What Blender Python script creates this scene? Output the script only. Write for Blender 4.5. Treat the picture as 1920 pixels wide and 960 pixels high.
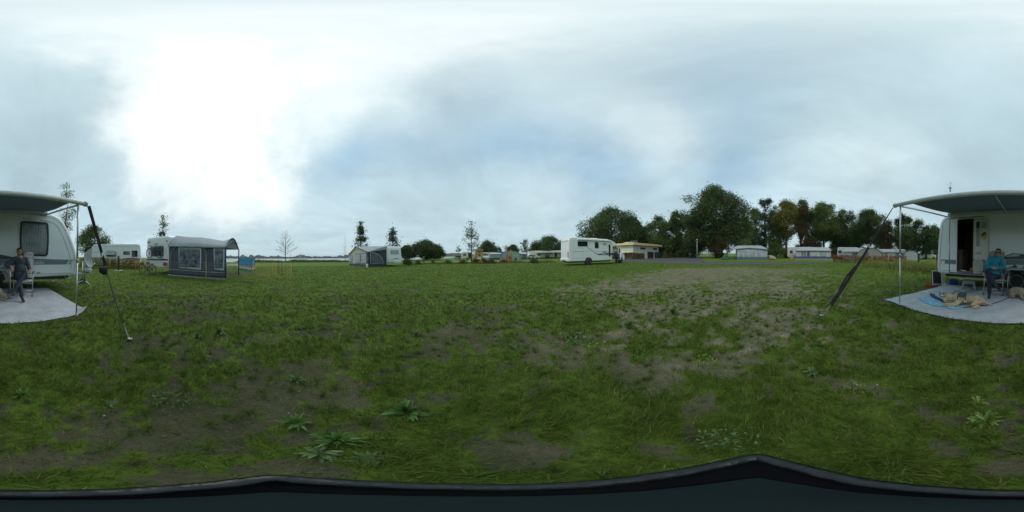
import bpy, bmesh, math, random
import numpy as np
from mathutils import Vector, Matrix, Euler
for o in list(bpy.data.objects): bpy.data.objects.remove(o)
R = math.radians
SC = bpy.context.scene
COL = SC.collection
random.seed(7)
# ------------------------------------------------------------------ camera
CH = 1.15                      # lens height above the grass
TH = R(-95.6)
ddir = Vector((math.sin(TH), math.cos(TH), 0))
TILT = Matrix.Rotation(R(0.84), 4, ddir.cross(Vector((0, 0, 1))))
cd = bpy.data.cameras.new('camera'); cam = bpy.data.objects.new('camera', cd); COL.objects.link(cam)
cd.type = 'PANO'; cd.panorama_type = 'EQUIRECTANGULAR'
cd.latitude_min = -math.pi / 2; cd.latitude_max = math.pi / 2
cd.longitude_min = -math.pi; cd.longitude_max = math.pi
cd.clip_start = 0.005; cd.clip_end = 12000
cam.matrix_world = Matrix.Translation((0, 0, CH)) @ TILT @ Matrix.Rotation(R(90), 4, 'X')
SC.camera = cam
SC.render.engine = 'CYCLES'

def pdir(x, y):
    lo = (x / 1920 - .5) * 2 * math.pi; la = (480 - y) / 960 * math.pi
    return TILT.to_3x3() @ Vector((math.sin(lo) * math.cos(la), math.cos(lo) * math.cos(la), math.sin(la)))
def G(x, y, z=0.0):            # where the sight line meets height z
    v = pdir(x, y); t = (z - CH) / v.z
    return Vector((v.x * t, v.y * t, z))
def AT(x, r):                  # point on the ground r metres away in a compass direction
    v = pdir(x, 480); k = r / math.hypot(v.x, v.y)
    return Vector((v.x * k, v.y * k, 0))
def ZT(x, y, r):               # height seen at distance r
    v = pdir(x, y); return CH + v.z * r / math.hypot(v.x, v.y)
def FACE(p, off=0.0):          # turn so that local -y looks back along the sight line
    return -math.atan2(p[0], p[1]) + R(off)

# ------------------------------------------------------------------ sky and sun
SUN_AZ, SUN_EL = R(-110), R(46)
w = bpy.data.worlds.new('World'); SC.world = w; w.use_nodes = True
nt = w.node_tree; nt.nodes.clear()
def N(t, **k):
    n = nt.nodes.new(t)
    for a, b in k.items(): setattr(n, a, b)
    return n
L = lambda a, b: nt.links.new(a, b)
out = N('ShaderNodeOutputWorld'); bg = N('ShaderNodeBackground'); bg.inputs[1].default_value = 0.1
L(bg.outputs[0], out.inputs[0])
sky = N('ShaderNodeTexSky', sky_type='NISHITA'); sky.sun_disc = False
sky.sun_elevation = SUN_EL; sky.sun_rotation = SUN_AZ
tc = N('ShaderNodeTexCoord')
def MATH(op, a, b=None, c=None, clamp=False):
    n = N('ShaderNodeMath', operation=op); n.use_clamp = clamp
    for i, q in enumerate((a, b, c)):
        if q is None: continue
        if isinstance(q, (int, float)): n.inputs[i].default_value = q
        else: L(q, n.inputs[i])
    return n.outputs[0]
def NOISE(vec, scale, detail=4, rough=.55, dist=0.0):
    n = N('ShaderNodeTexNoise'); L(vec, n.inputs['Vector']); n.inputs['Scale'].default_value = scale
    n.inputs['Detail'].default_value = detail; n.inputs['Roughness'].default_value = rough; n.inputs['Distortion'].default_value = dist
    return n
def MAPV(vec, sc):
    m = N('ShaderNodeMapping'); L(vec, m.inputs[0]); m.inputs['Scale'].default_value = sc; return m.outputs[0]
gen = tc.outputs['Generated']
# cloud deck coordinates: direction projected on a flat layer
sep = N('ShaderNodeSeparateXYZ'); L(gen, sep.inputs[0])
zz = MATH('ADD', MATH('MAXIMUM', sep.outputs[2], 0.0), 0.16)
cmb = N('ShaderNodeCombineXYZ')
L(MATH('DIVIDE', sep.outputs[0], zz), cmb.inputs[0]); L(MATH('DIVIDE', sep.outputs[1], zz), cmb.inputs[1])
deck = cmb.outputs[0]
n1 = NOISE(deck, .85, 7, .56, .5); n2 = NOISE(MAPV(deck, (1.0, .55, 1)), 2.6, 6, .6, .8)
warp = NOISE(gen, 2.2, 5, .6)
wv = N('ShaderNodeVectorMath', operation='SUBTRACT'); L(warp.outputs['Color'], wv.inputs[0]); wv.inputs[1].default_value = (.5, .5, .5)
ws = N('ShaderNodeVectorMath', operation='SCALE'); L(wv.outputs[0], ws.inputs[0]); ws.inputs['Scale'].default_value = .42
wa = N('ShaderNodeVectorMath', operation='ADD'); L(gen, wa.inputs[0]); L(ws.outputs[0], wa.inputs[1])
wn = N('ShaderNodeVectorMath', operation='NORMALIZE'); L(wa.outputs[0], wn.inputs[0])
def lobes(lst):
    acc = None
    for x, y, wdeg, amp in lst:
        d = pdir(x, y); n = N('ShaderNodeVectorMath', operation='DOT_PRODUCT')
        L(wn.outputs[0], n.inputs[0]); n.inputs[1].default_value = d
        k = 1 / (1 - math.cos(R(wdeg)))
        e = MATH('MULTIPLY', MATH('EXPONENT', MATH('MULTIPLY', MATH('SUBTRACT', n.outputs['Value'], 1.0), k)), amp)
        acc = e if acc is None else MATH('ADD', acc, e)
    return acc
white = lobes([(370, 120, 14, .9), (360, 200, 14, 1.2), (400, 270, 15, 1.2), (430, 350, 13, 1.3), (320, 340, 12, 1.0), (250, 380, 8, .5),
               (470, 160, 12, .8), (600, 110, 17, .75), (700, 60, 18, .35), (560, 230, 9, .25), (500, 370, 8, .5), (330, 405, 7, .5), (500, 300, 9, .7), (300, 250, 12, .9), (540, 400, 7, .3), (640, 180, 8, .18)])
SKY_BRIGHT = lobes([(1225, 255, 12, .34), (960, 40, 26, .16), (1120, 200, 12, .14), (620, 230, 9, .25), (660, 120, 12, .2), (480, 40, 16, .3), (1000, 400, 10, .1), (760, 220, 10, .10), (900, 100, 22, .14), (1660, 300, 15, .22), (1560, 290, 12, .15), (1030, 350, 10, .14), (1450, 380, 12, .14),
                (700, 170, 10, .10), (620, 400, 12, .08), (1850, 60, 30, .05), (560, 260, 5, .2)])
BLUE = lobes([(840, 270, 12, .35), (660, 300, 10, .8), (760, 280, 8, .4), (990, 265, 13, .8), (1130, 305, 12, .9), (1370, 320, 14, .8), (1390, 180, 14, .45), (880, 215, 12, .35),
              (1250, 120, 18, .25), (560, 330, 6, .3)])
GREY = lobes([(50, 270, 17, .5), (130, 200, 12, .2), (1840, 300, 16, .35), (1790, 345, 10, .25), (400, 412, 6, .75), (285, 365, 4, .8), (480, 428, 8, .5), (900, 195, 12, .35), (1700, 180, 22, .25),
              (60, 340, 9, .3), (240, 400, 5, .35)])
def RGB(c):
    n = N('ShaderNodeRGB'); n.outputs[0].default_value = (*c, 1); return n.outputs[0]
def MIX(f, a, b, mode='MIX'):
    n = N('ShaderNodeMix', data_type='RGBA', blend_type=mode); n.clamp_factor = True
    if isinstance(f, (int, float)): n.inputs[0].default_value = f
    else: L(f, n.inputs[0])
    L(a, n.inputs[6]); L(b, n.inputs[7]); return n.outputs[2]
base = RGB((5.4, 7.15, 7.8))
c = MIX(MATH('MULTIPLY', BLUE, .78, clamp=True), base, RGB((3.05, 5.1, 7.2)))
c = MIX(MATH('MULTIPLY', GREY, .9, clamp=True), c, RGB((4.1, 5.6, 6.2)))
c = MIX(MATH('MULTIPLY', SKY_BRIGHT, 2.0, clamp=True), c, RGB((7.7, 9.2, 9.6)))
# streaks and puffs
s1 = N('ShaderNodeMapRange'); L(n1.outputs[0], s1.inputs[0]); s1.inputs[1].default_value = .3; s1.inputs[2].default_value = .72; s1.inputs[3].default_value = .90; s1.inputs[4].default_value = 1.14
s2 = N('ShaderNodeMapRange'); L(n2.outputs[0], s2.inputs[0]); s2.inputs[1].default_value = .3; s2.inputs[2].default_value = .72; s2.inputs[3].default_value = .93; s2.inputs[4].default_value = 1.07
m = MATH('MULTIPLY', s1.outputs[0], s2.outputs[0])
vs = N('ShaderNodeVectorMath', operation='SCALE'); L(c, vs.inputs[0]); L(m, vs.inputs['Scale'])
# brightening towards the low horizon and the hidden sun
hz = MATH('MULTIPLY', MATH('EXPONENT', MATH('MULTIPLY', MATH('MAXIMUM', sep.outputs[2], 0), -7.0)), .35)
c2 = MIX(hz, vs.outputs[0], RGB((6.5, 8.0, 8.6)))
s3 = N('ShaderNodeMapRange'); n3 = NOISE(gen, 3.2, 8, .62, .4); L(n3.outputs[0], s3.inputs[0]); s3.inputs[1].default_value = .34; s3.inputs[2].default_value = .66; s3.inputs[3].default_value = .55; s3.inputs[4].default_value = 1.45
wmul = MATH('MULTIPLY', MATH('MULTIPLY', white, s3.outputs[0]), MATH('MULTIPLY', s1.outputs[0], s1.outputs[0]))
wr = N('ShaderNodeMapRange', interpolation_type='SMOOTHSTEP'); L(wmul, wr.inputs[0]); wr.inputs[1].default_value = .10; wr.inputs[2].default_value = 3.2
c3 = MIX(wr.outputs[0], c2, RGB((19, 19.3, 19.5)))
wr2 = N('ShaderNodeMapRange', interpolation_type='SMOOTHSTEP'); L(wmul, wr2.inputs[0]); wr2.inputs[1].default_value = 0.0; wr2.inputs[2].default_value = 1.1
wr2.inputs[4].default_value = .85
c4 = MIX(wr2.outputs[0], c3, RGB((9.6, 10.4, 10.4)))
c5 = MIX(wr.outputs[0], c4, c3)
c6 = MIX(.06, c5, sky.outputs[0])
L(c6, bg.inputs[0])
sd = bpy.data.lights.new('sun', 'SUN'); sun = bpy.data.objects.new('sun', sd); COL.objects.link(sun)
sd.energy = 0.9; sd.angle = R(35); sd.color = (1, .96, .9)
sv = Vector((math.sin(SUN_AZ) * math.cos(SUN_EL), math.cos(SUN_AZ) * math.cos(SUN_EL), math.sin(SUN_EL)))
sun.rotation_euler = sv.to_track_quat('Z', 'Y').to_euler(); sun.location = sv * 50
SC.view_settings.view_transform = 'Standard'; SC.view_settings.look = 'None'
SC.view_settings.exposure = 0.0; SC.view_settings.gamma = 1; SC.view_settings.use_curve_mapping = False
SC.cycles.use_denoising = True
SC.cycles.transparent_max_bounces = 12; SC.cycles.max_bounces = 6

# ------------------------------------------------------------------ materials
MC = {}
def mat(name, col, rough=.6, metal=0.0, var=.12, scale=8.0, bump=0.0, bscale=60.0, spec=.5, col2=None, trans=0.0, coat=0.0, stretch=None):
    if name in MC: return MC[name]
    m = bpy.data.materials.new(name); m.use_nodes = True; t = m.node_tree; b = t.nodes['Principled BSDF']
    tcn = t.nodes.new('ShaderNodeTexCoord'); src = tcn.outputs['Object']
    if stretch:
        mp = t.nodes.new('ShaderNodeMapping'); mp.inputs['Scale'].default_value = stretch; t.links.new(src, mp.inputs[0]); src = mp.outputs[0]
    nz = t.nodes.new('ShaderNodeTexNoise'); nz.inputs['Scale'].default_value = scale; nz.inputs['Detail'].default_value = 6
    nz.inputs['Roughness'].default_value = .62
    t.links.new(src, nz.inputs['Vector'])
    rp = t.nodes.new('ShaderNodeValToRGB'); t.links.new(nz.outputs[0], rp.inputs[0])
    lo = [max(0, c * (1 - var)) for c in col]; hi = [min(1, c * (1 + var)) for c in (col2 or col)]
    rp.color_ramp.elements[0].position = .32; rp.color_ramp.elements[0].color = (*lo, 1)
    rp.color_ramp.elements[1].position = .68; rp.color_ramp.elements[1].color = (*hi, 1)
    t.links.new(rp.outputs[0], b.inputs['Base Color'])
    b.inputs['Roughness'].default_value = rough; b.inputs['Metallic'].default_value = metal
    b.inputs['Specular IOR Level'].default_value = spec; b.inputs['Coat Weight'].default_value = coat
    if bump:
        n2 = t.nodes.new('ShaderNodeTexNoise'); n2.inputs['Scale'].default_value = bscale; n2.inputs['Detail'].default_value = 5
        t.links.new(src, n2.inputs['Vector'])
        bp = t.nodes.new('ShaderNodeBump'); bp.inputs['Strength'].default_value = bump; bp.inputs['Distance'].default_value = .02
        t.links.new(n2.outputs[0], bp.inputs['Height']); t.links.new(bp.outputs[0], b.inputs['Normal'])
    if trans:
        tr = t.nodes.new('ShaderNodeBsdfTranslucent'); t.links.new(rp.outputs[0], tr.inputs[0])
        mx = t.nodes.new('ShaderNodeMixShader'); mx.inputs[0].default_value = trans
        t.links.new(b.outputs[0], mx.inputs[1]); t.links.new(tr.outputs[0], mx.inputs[2])
        t.links.new(mx.outputs[0], t.nodes['Material Output'].inputs[0])
    MC[name] = m; return m
def glassy(name, tint, alpha=.5, rough=.06):
    if name in MC: return MC[name]
    m = bpy.data.materials.new(name); m.use_nodes = True; t = m.node_tree; b = t.nodes['Principled BSDF']
    b.inputs['Base Color'].default_value = (*tint, 1); b.inputs['Roughness'].default_value = rough
    tr = t.nodes.new('ShaderNodeBsdfTransparent'); mx = t.nodes.new('ShaderNodeMixShader'); mx.inputs[0].default_value = alpha
    nz = t.nodes.new('ShaderNodeTexNoise'); nz.inputs['Scale'].default_value = 3
    bp = t.nodes.new('ShaderNodeBump'); bp.inputs['Strength'].default_value = .12; bp.inputs['Distance'].default_value = .03
    t.links.new(nz.outputs[0], bp.inputs['Height']); t.links.new(bp.outputs[0], b.inputs['Normal'])
    t.links.new(tr.outputs[0], mx.inputs[1]); t.links.new(b.outputs[0], mx.inputs[2]); t.links.new(mx.outputs[0], t.nodes['Material Output'].inputs[0])
    MC[name] = m; return m
def leafmat(name, c1, c2, scale=.7, trans=.35):
    if name in MC: return MC[name]
    m = bpy.data.materials.new(name); m.use_nodes = True; t = m.node_tree; b = t.nodes['Principled BSDF']
    at = t.nodes.new('ShaderNodeAttribute'); at.attribute_name = 'tint'
    rp = t.nodes.new('ShaderNodeValToRGB'); rp.color_ramp.elements[0].color = (*c1, 1); rp.color_ramp.elements[1].color = (*c2, 1)
    t.links.new(at.outputs['Fac'], rp.inputs[0]); t.links.new(rp.outputs[0], b.inputs['Base Color'])
    b.inputs['Roughness'].default_value = .6; b.inputs['Specular IOR Level'].default_value = .25
    tr = t.nodes.new('ShaderNodeBsdfTranslucent'); t.links.new(rp.outputs[0], tr.inputs[0])
    mx = t.nodes.new('ShaderNodeMixShader'); mx.inputs[0].default_value = trans
    t.links.new(b.outputs[0], mx.inputs[1]); t.links.new(tr.outputs[0], mx.inputs[2]); t.links.new(mx.outputs[0], t.nodes['Material Output'].inputs[0])
    MC[name] = m; return m

WHITE = mat('white_gelcoat', (.74, .77, .76), .32, var=.04, scale=1.3, coat=.3, bump=.02, bscale=5)
CREAM = mat('cream_gelcoat', (.62, .58, .47), .4, var=.05, scale=1.3)
CREAMP = mat('cream_plastic', (.60, .58, .50), .45, var=.06)
TRIM = mat('grey_trim', (.36, .38, .38), .45, var=.08)
STRIPE = mat('grey_stripe', (.16, .19, .20), .4, var=.06)
DSTRIPE = mat('dark_stripe', (.05, .06, .065), .4, var=.06)
ALU = mat('brushed_aluminium', (.55, .57, .58), .35, .85, var=.08, scale=20)
ALUP = mat('grey_painted_metal', (.50, .53, .53), .4, .2, var=.06)
RUB = mat('black_rubber', (.018, .018, .02), .8, var=.2, bump=.3)
BLACK = mat('black_plastic', (.02, .022, .025), .5, var=.15)
BLACKF = mat('black_webbing', (.008, .008, .011), .9, var=.2, bump=.4, bscale=200)
GLASSD = mat('dark_window_glass', (.02, .025, .028), .08, var=.3, scale=1.5, spec=.8)
GLASSW = glassy('tinted_window', (.012, .015, .017), .22)
FOIL = mat('clear_tent_foil', (.33, .37, .40), .16, var=.35, scale=3.5, bump=.4, bscale=7, spec=.7)
RED = mat('red_lens', (.42, .03, .03), .25, var=.1)
AMBER = mat('amber_lens', (.6, .22, .04), .3, var=.1)
GREYT = mat('grey_groundsheet', (.35, .38, .41), .9, var=.17, scale=2.5, bump=.6, bscale=22)
NAVY = mat('navy_tent_fabric', (.045, .06, .085), .85, var=.15, scale=3, bump=.2, bscale=14)
CHAR = mat('charcoal_tent_fabric', (.07, .08, .10), .85, var=.15, scale=3, bump=.3, bscale=10)
PALET = mat('pale_tent_fabric', (.42, .45, .44), .8, var=.06, scale=2, trans=.15, bump=.15, bscale=5)
GREYF = mat('light_grey_tent_fabric', (.34, .38, .395), .8, var=.06, scale=2, trans=.12, bump=.2, bscale=5)
CREAMF = mat('cream_tent_fabric', (.50, .48, .40), .8, var=.06, scale=2, trans=.15, bump=.2, bscale=5)
SKYB = mat('sky_blue_cloth', (.07, .33, .55), .85, var=.1, scale=4, trans=.2)
CONC = mat('concrete', (.34, .33, .30), .9, var=.2, scale=12, bump=.4)
WOOD = mat('pale_wood', (.42, .28, .14), .8, var=.25, scale=6, stretch=(1, 1, .2))
DWOOD = mat('dark_weathered_wood', (.05, .04, .032), .9, var=.25, scale=8)
BARK = mat('tree_bark', (.07, .06, .048), .95, var=.35, scale=6, bump=.6, bscale=25, stretch=(1, 1, .3))
YELP = mat('yellow_plastic', (.50, .36, .08), .6, var=.15)
ORNET = mat('orange_netting', (.55, .18, .04), .7, var=.2)

SPLIT = {'clip', 'latch', 'collar', 'crossbar', 'hub', 'dark_stripe', 'door_surround', 'drawbar', 'stringer', 'side_wall', 'roof', 'valance', 'gable_edge', 'tripod_leg', 'strap', 'panel', 'kitchen_cabinet', 'apron', 'window_edging', 'porch_frame', 'frame', 'door_trim', 'saddle', 'crank', 'awning_cassette', 'sticker_print', 'swoosh', 'wheel_arch', 'bike_rack', 'camera_body', 'base', 'door_frame', 'carrier', 'white_cloth', 'jockey_post', 'bracket'}
# ------------------------------------------------------------------ mesh builder
class MB:
    def __init__(s, M=None): s.v = []; s.f = []; s.sm = []; s.M = M or Matrix.Identity(4)
    def add(s, vs, fs, smooth=False, orient=False, M=None):
        if orient:
            cen = sum((Vector(p) for p in vs), Vector()) / len(vs); g = []
            for f in fs:
                p = [Vector(vs[i]) for i in f]; n = (p[1] - p[0]).cross(p[2] - p[0]); fc = sum(p, Vector()) / len(p)
                g.append(tuple(reversed(f)) if n.dot(fc - cen) < 0 else tuple(f))
            fs = g
        b = len(s.v); T = s.M @ M if M is not None else s.M
        s.v += [tuple(T @ Vector(p)) for p in vs]; s.f += [tuple(i + b for i in f) for f in fs]; s.sm += [smooth] * len(fs)
        return s
    def box(s, c, size, bev=0.0, M=None):
        h = [q / 2 for q in size]; c = Vector(c)
        if bev <= 0:
            vs = [c + Vector((x * h[0], y * h[1], z * h[2])) for x in (-1, 1) for y in (-1, 1) for z in (-1, 1)]
            return s.add(vs, [(0, 1, 3, 2), (4, 6, 7, 5), (0, 4, 5, 1), (2, 3, 7, 6), (0, 2, 6, 4), (1, 5, 7, 3)], orient=True, M=M)
        bev = min(bev, min(h) * .9); ix = {}; vs = []
        for sx in (-1, 1):
            for sy in (-1, 1):
                for sz in (-1, 1):
                    for a in range(3):
                        q = [(hh - (0 if k == a else bev)) * sg for k, (hh, sg) in enumerate(zip(h, (sx, sy, sz)))]
                        ix[(sx, sy, sz, a)] = len(vs); vs.append(c + Vector(q))
        fs = []
        for a in range(3):
            o1, o2 = [k for k in range(3) if k != a]
            for sg in (-1, 1):
                f = []
                for p, q in ((-1, -1), (1, -1), (1, 1), (-1, 1)):
                    k = [0, 0, 0]; k[a] = sg; k[o1] = p; k[o2] = q; f.append(ix[(*k, a)])
                fs.append(f)
            for p in (-1, 1):
                for q in (-1, 1):
                    k1 = [0, 0, 0]; k1[a] = -1; k1[o1] = p; k1[o2] = q; k2 = list(k1); k2[a] = 1
                    fs.append([ix[(*k1, o1)], ix[(*k2, o1)], ix[(*k2, o2)], ix[(*k1, o2)]])
        for sx in (-1, 1):
            for sy in (-1, 1):
                for sz in (-1, 1): fs.append([ix[(sx, sy, sz, a)] for a in range(3)])
        return s.add(vs, fs, orient=True, M=M)
    def bar(s, p, q, wd, dp=None, bev=0.0, up=(0, 0, 1)):
        p = Vector(p); q = Vector(q); d = (q - p); ln = d.length; d.normalize()
        u = Vector(up)
        if abs(d.dot(u)) > .95: u = Vector((0, 1, 0))
        sx = d.cross(u).normalized(); uz = sx.cross(d)
        M = Matrix((sx, d, uz)).transposed().to_4x4(); M.translation = (p + q) / 2
        return s.box((0, 0, 0), (wd, ln, dp or wd), bev, M=M)
    def tube(s, pts, r, n=8, caps=True, closed=False):
        pts = [Vector(p) for p in pts]; k = len(pts)
        rr = r if isinstance(r, (list, tuple)) else [r] * k
        vs = []; nrm = None
        for i, p in enumerate(pts):
            if closed: d = pts[(i + 1) % k] - pts[i - 1]
            else: d = pts[min(i + 1, k - 1)] - pts[max(i - 1, 0)]
            d.normalize()
            if nrm is None:
                a = Vector((0, 0, 1)) if abs(d.z) < .9 else Vector((1, 0, 0)); nrm = d.cross(a).normalized()
            else:
                nrm = (nrm - d * nrm.dot(d)); nrm = nrm.normalized() if nrm.length > 1e-6 else d.orthogonal().normalized()
            b = d.cross(nrm)
            for j in range(n):
                t = 2 * math.pi * j / n; vs.append(p + (nrm * math.cos(t) + b * math.sin(t)) * rr[i])
        fs = []
        for i in range(k if closed else k - 1):
            for j in range(n):
                a = i * n + j; b2 = i * n + (j + 1) % n; c2 = ((i + 1) % k) * n
                fs.append((a, b2, c2 + (j + 1) % n, c2 + j))
        s.add(vs, fs, smooth=True)
        if caps and not closed:
            b = len(s.v) - len(vs)
            s.f += [tuple(b + j for j in reversed(range(n))), tuple(b + (k - 1) * n + j for j in range(n))]; s.sm += [False] * 2
        return s
    def lathe(s, prof, n=24, M=None, smooth=True):
        vs = []; fs = []
        for r, z in prof:
            for j in range(n): vs.append((r * math.cos(2 * math.pi * j / n), r * math.sin(2 * math.pi * j / n), z))
        for i in range(len(prof) - 1):
            for j in range(n): fs.append((i * n + j, i * n + (j + 1) % n, (i + 1) * n + (j + 1) % n, (i + 1) * n + j))
        fs.append(tuple(reversed(range(n)))); fs.append(tuple((len(prof) - 1) * n + j for j in range(n)))
        return s.add(vs, fs, smooth=smooth, M=M)
    def ell(s, c, r, n=14, m=9, M=None):
        c = Vector(c); r = (r, r, r) if isinstance(r, (int, float)) else r; vs = [c + Vector((0, 0, r[2]))]; fs = []
        for i in range(1, m):
            t = math.pi * i / m
            for j in range(n):
                u = 2 * math.pi * j / n; vs.append(c + Vector((r[0] * math.sin(t) * math.cos(u), r[1] * math.sin(t) * math.sin(u), r[2] * math.cos(t))))
        vs.append(c - Vector((0, 0, r[2]))); e = len(vs) - 1
        for j in range(n):
            fs.append((0, 1 + j, 1 + (j + 1) % n)); fs.append((e, e - n + (j + 1) % n, e - n + j))
        for i in range(m - 2):
            for j in range(n):
                a = 1 + i * n; fs.append((a + j, a + n + j, a + n + (j + 1) % n, a + (j + 1) % n))
        return s.add(vs, fs, smooth=True, M=M)
    def slab(s, poly, y0, y1):                       # polygon in x,z pulled from y0 to y1
        n = len(poly); a = sum(poly[i][0] * poly[(i + 1) % n][1] - poly[(i + 1) % n][0] * poly[i][1] for i in range(n))
        if a < 0: poly = list(reversed(poly))
        if y0 > y1: y0, y1 = y1, y0
        vs = [(x, y0, z) for x, z in poly] + [(x, y1, z) for x, z in poly]
        fs = [tuple(range(n)), tuple(reversed(range(n, 2 * n)))] + [(i, n + i, n + (i + 1) % n, (i + 1) % n) for i in range(n)]
        return s.add(vs, fs)
    def plate(s, poly, z0, z1):                      # polygon in x,y pulled from z0 to z1
        n = len(poly); a = sum(poly[i][0] * poly[(i + 1) % n][1] - poly[(i + 1) % n][0] * poly[i][1] for i in range(n))
        if a < 0: poly = list(reversed(poly))
        vs = [(x, y, z0) for x, y in poly] + [(x, y, z1) for x, y in poly]
        fs = [tuple(reversed(range(n))), tuple(range(n, 2 * n))] + [(i, (i + 1) % n, n + (i + 1) % n, n + i) for i in range(n)]
        return s.add(vs, fs)
    def grid(s, fn, nu, nv, thick=0.0, smooth=True):
        P = [[Vector(fn(i / nu, j / nv)) for j in range(nv + 1)] for i in range(nu + 1)]
        vs = [p for row in P for p in row]; fs = []
        for i in range(nu):
            for j in range(nv):
                a = i * (nv + 1) + j; fs.append((a, a + nv + 1, a + nv + 2, a + 1))
        if thick:
            nn = len(vs); t = Vector(thick) if not isinstance(thick, (int, float)) else Vector((0, 0, -thick))
            vs += [p + t for p in vs[:nn]]; f2 = [tuple(nn + q for q in reversed(f)) for f in fs]
            edge = [i * (nv + 1) for i in range(nu + 1)] + [nu * (nv + 1) + j for j in range(1, nv + 1)] + [i * (nv + 1) + nv for i in range(nu - 1, -1, -1)] + [j for j in range(nv - 1, 0, -1)]
            fs += f2 + [(edge[i], nn + edge[i], nn + edge[(i + 1) % len(edge)], edge[(i + 1) % len(edge)]) for i in range(len(edge))]
        return s.add(vs, fs, smooth=smooth)
    def islands(s):
        p = list(range(len(s.v)))
        def fd(a):
            while p[a] != a: p[a] = p[p[a]]; a = p[a]
            return a
        for f in s.f:
            r = fd(f[0])
            for q in f[1:]: p[fd(q)] = r
        g = {}
        for k, f in enumerate(s.f): g.setdefault(fd(f[0]), []).append(k)
        return list(g.values())
    def build(s, name, m, parent=None, label=None, loc=None, kind=None):
        if kind is None and name in SPLIT:
            gr = s.islands()
            if 1 < len(gr) <= 12:
                for fs in gr:
                    ix = sorted({v for k in fs for v in s.f[k]}); mp = {v: i for i, v in enumerate(ix)}; q = MB(); q.v = [s.v[v] for v in ix]; q.f = [tuple(mp[v] for v in s.f[k]) for k in fs]; q.sm = [s.sm[k] for k in fs]
                    o = q.build(name, m, parent, label, loc, '')
                return o
        me = bpy.data.meshes.new(name); me.from_pydata(s.v, [], s.f); me.update()
        me.polygons.foreach_set('use_smooth', s.sm)
        if m: me.materials.append(m)
        return link(name, me, parent, label, loc, kind)
def link(name, me, parent=None, label=None, loc=None, kind=None):
    o = bpy.data.objects.new(name, me); COL.objects.link(o)
    if parent: o.parent = parent
    if loc is not None: o.location = loc
    if label: o['label'] = label
    if kind: o['kind'] = kind
    return o
def tag(o, label, cat, group=None):
    o['label'] = label; o['category'] = cat
    if group: o['group'] = group
    return o
def thing(name, label, cat, loc=(0, 0, 0), rz=0.0, group=None):
    o = bpy.data.objects.new(name, None); COL.objects.link(o); o.location = loc; o.rotation_euler = (0, 0, rz)
    o.empty_display_size = .2
    return tag(o, label, cat, group)
def copy_tree(o, parent=None, label=None, loc=None, rz=None):
    c = o.copy(); COL.objects.link(c)
    if parent: c.parent = parent
    if label: c['label'] = label
    if loc is not None: c.location = loc
    if rz is not None: c.rotation_euler = (0, 0, rz)
    for ch in KIDS(o): copy_tree(ch, c)
    return c
def KIDS(o): return [q for q in bpy.data.objects if q.parent == o]
def rrect(x0, x1, z0, z1, r, n=4):
    P = []
    for cx, cz, a0 in ((x1 - r, z1 - r, 0), (x0 + r, z1 - r, 90), (x0 + r, z0 + r, 180), (x1 - r, z0 + r, 270)):
        for i in range(n + 1): a = R(a0 + 90 * i / n); P.append((cx + r * math.cos(a), cz + r * math.sin(a)))
    return P
def inset(poly, d):
    n = len(poly); a = sum(poly[i][0] * poly[(i + 1) % n][1] - poly[(i + 1) % n][0] * poly[i][1] for i in range(n)); sg = 1 if a > 0 else -1
    q = []
    for i in range(n):
        p0, p1, p2 = (Vector(poly[i - 1]), Vector(poly[i]), Vector(poly[(i + 1) % n]))
        e1 = (p1 - p0).normalized(); e2 = (p2 - p1).normalized()
        b = (Vector((-e1.y, e1.x)) + Vector((-e2.y, e2.x))); b = b.normalized() if b.length > 1e-6 else Vector((-e1.y, e1.x))
        k = max(.5, b.dot(Vector((-e1.y, e1.x)))); q.append(tuple(p1 + b * (d * sg / k)))
    return q
def clipx(poly, x, keep):                            # keep = 'lt' or 'gt'
    o = []; ins = (lambda p: p[0] <= x) if keep == 'lt' else (lambda p: p[0] >= x)
    for i in range(len(poly)):
        a = poly[i]; b = poly[(i + 1) % len(poly)]
        if ins(a): o.append(a)
        if ins(a) != ins(b):
            t = (x - a[0]) / (b[0] - a[0]); o.append((x, a[1] + t * (b[1] - a[1])))
    return o
def clipz(poly, z, keep):
    return [(b, a) for a, b in clipx([(q, p) for p, q in poly], z, keep)]
def shell(mb, prof, wd, r, near=True):
    steps = [(0, r), (.12 * r, .55 * r), (.4 * r, .2 * r), (r, 0)]
    rings = [(y, inset(prof, i)) for y, i in steps] + [(wd - y, inset(prof, i)) for y, i in reversed(steps)]
    n = len(prof); vs = []; fs = []
    for y, P in rings: vs += [(x, y, z) for x, z in P]
    for k in range(len(rings) - 1):
        for i in range(n): fs.append((k * n + i, (k + 1) * n + i, (k + 1) * n + (i + 1) % n, k * n + (i + 1) % n))
    if near: fs.append(tuple(range(n)))
    fs.append(tuple(reversed(range(len(vs) - n, len(vs)))))
    mb.add(vs, fs, smooth=False)
def window(parent, x0, x1, z0, z1, y=0.0, r=.06, m=None, fm=None, d=.03, name='window', far=False):
    f = MB(); P = rrect(x0, x1, z0, z1, r); Q = inset(P, .035 if not far else .05); n = len(P)
    vs = [(a, y, b) for a, b in P] + [(a, y - d, b) for a, b in P] + [(a, y - d, b) for a, b in Q] + [(a, y - .006, b) for a, b in Q]
    fs = []
    for k in range(3):
        for i in range(n): fs.append((k * n + i, k * n + (i + 1) % n, (k + 1) * n + (i + 1) % n, (k + 1) * n + i))
    f.add(vs, fs); fo = f.build(name, fm or BLACK, parent)
    MB().slab(Q, y - d * .6, y - d * .35).build('pane', m or GLASSD, fo)
    return fo
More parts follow.
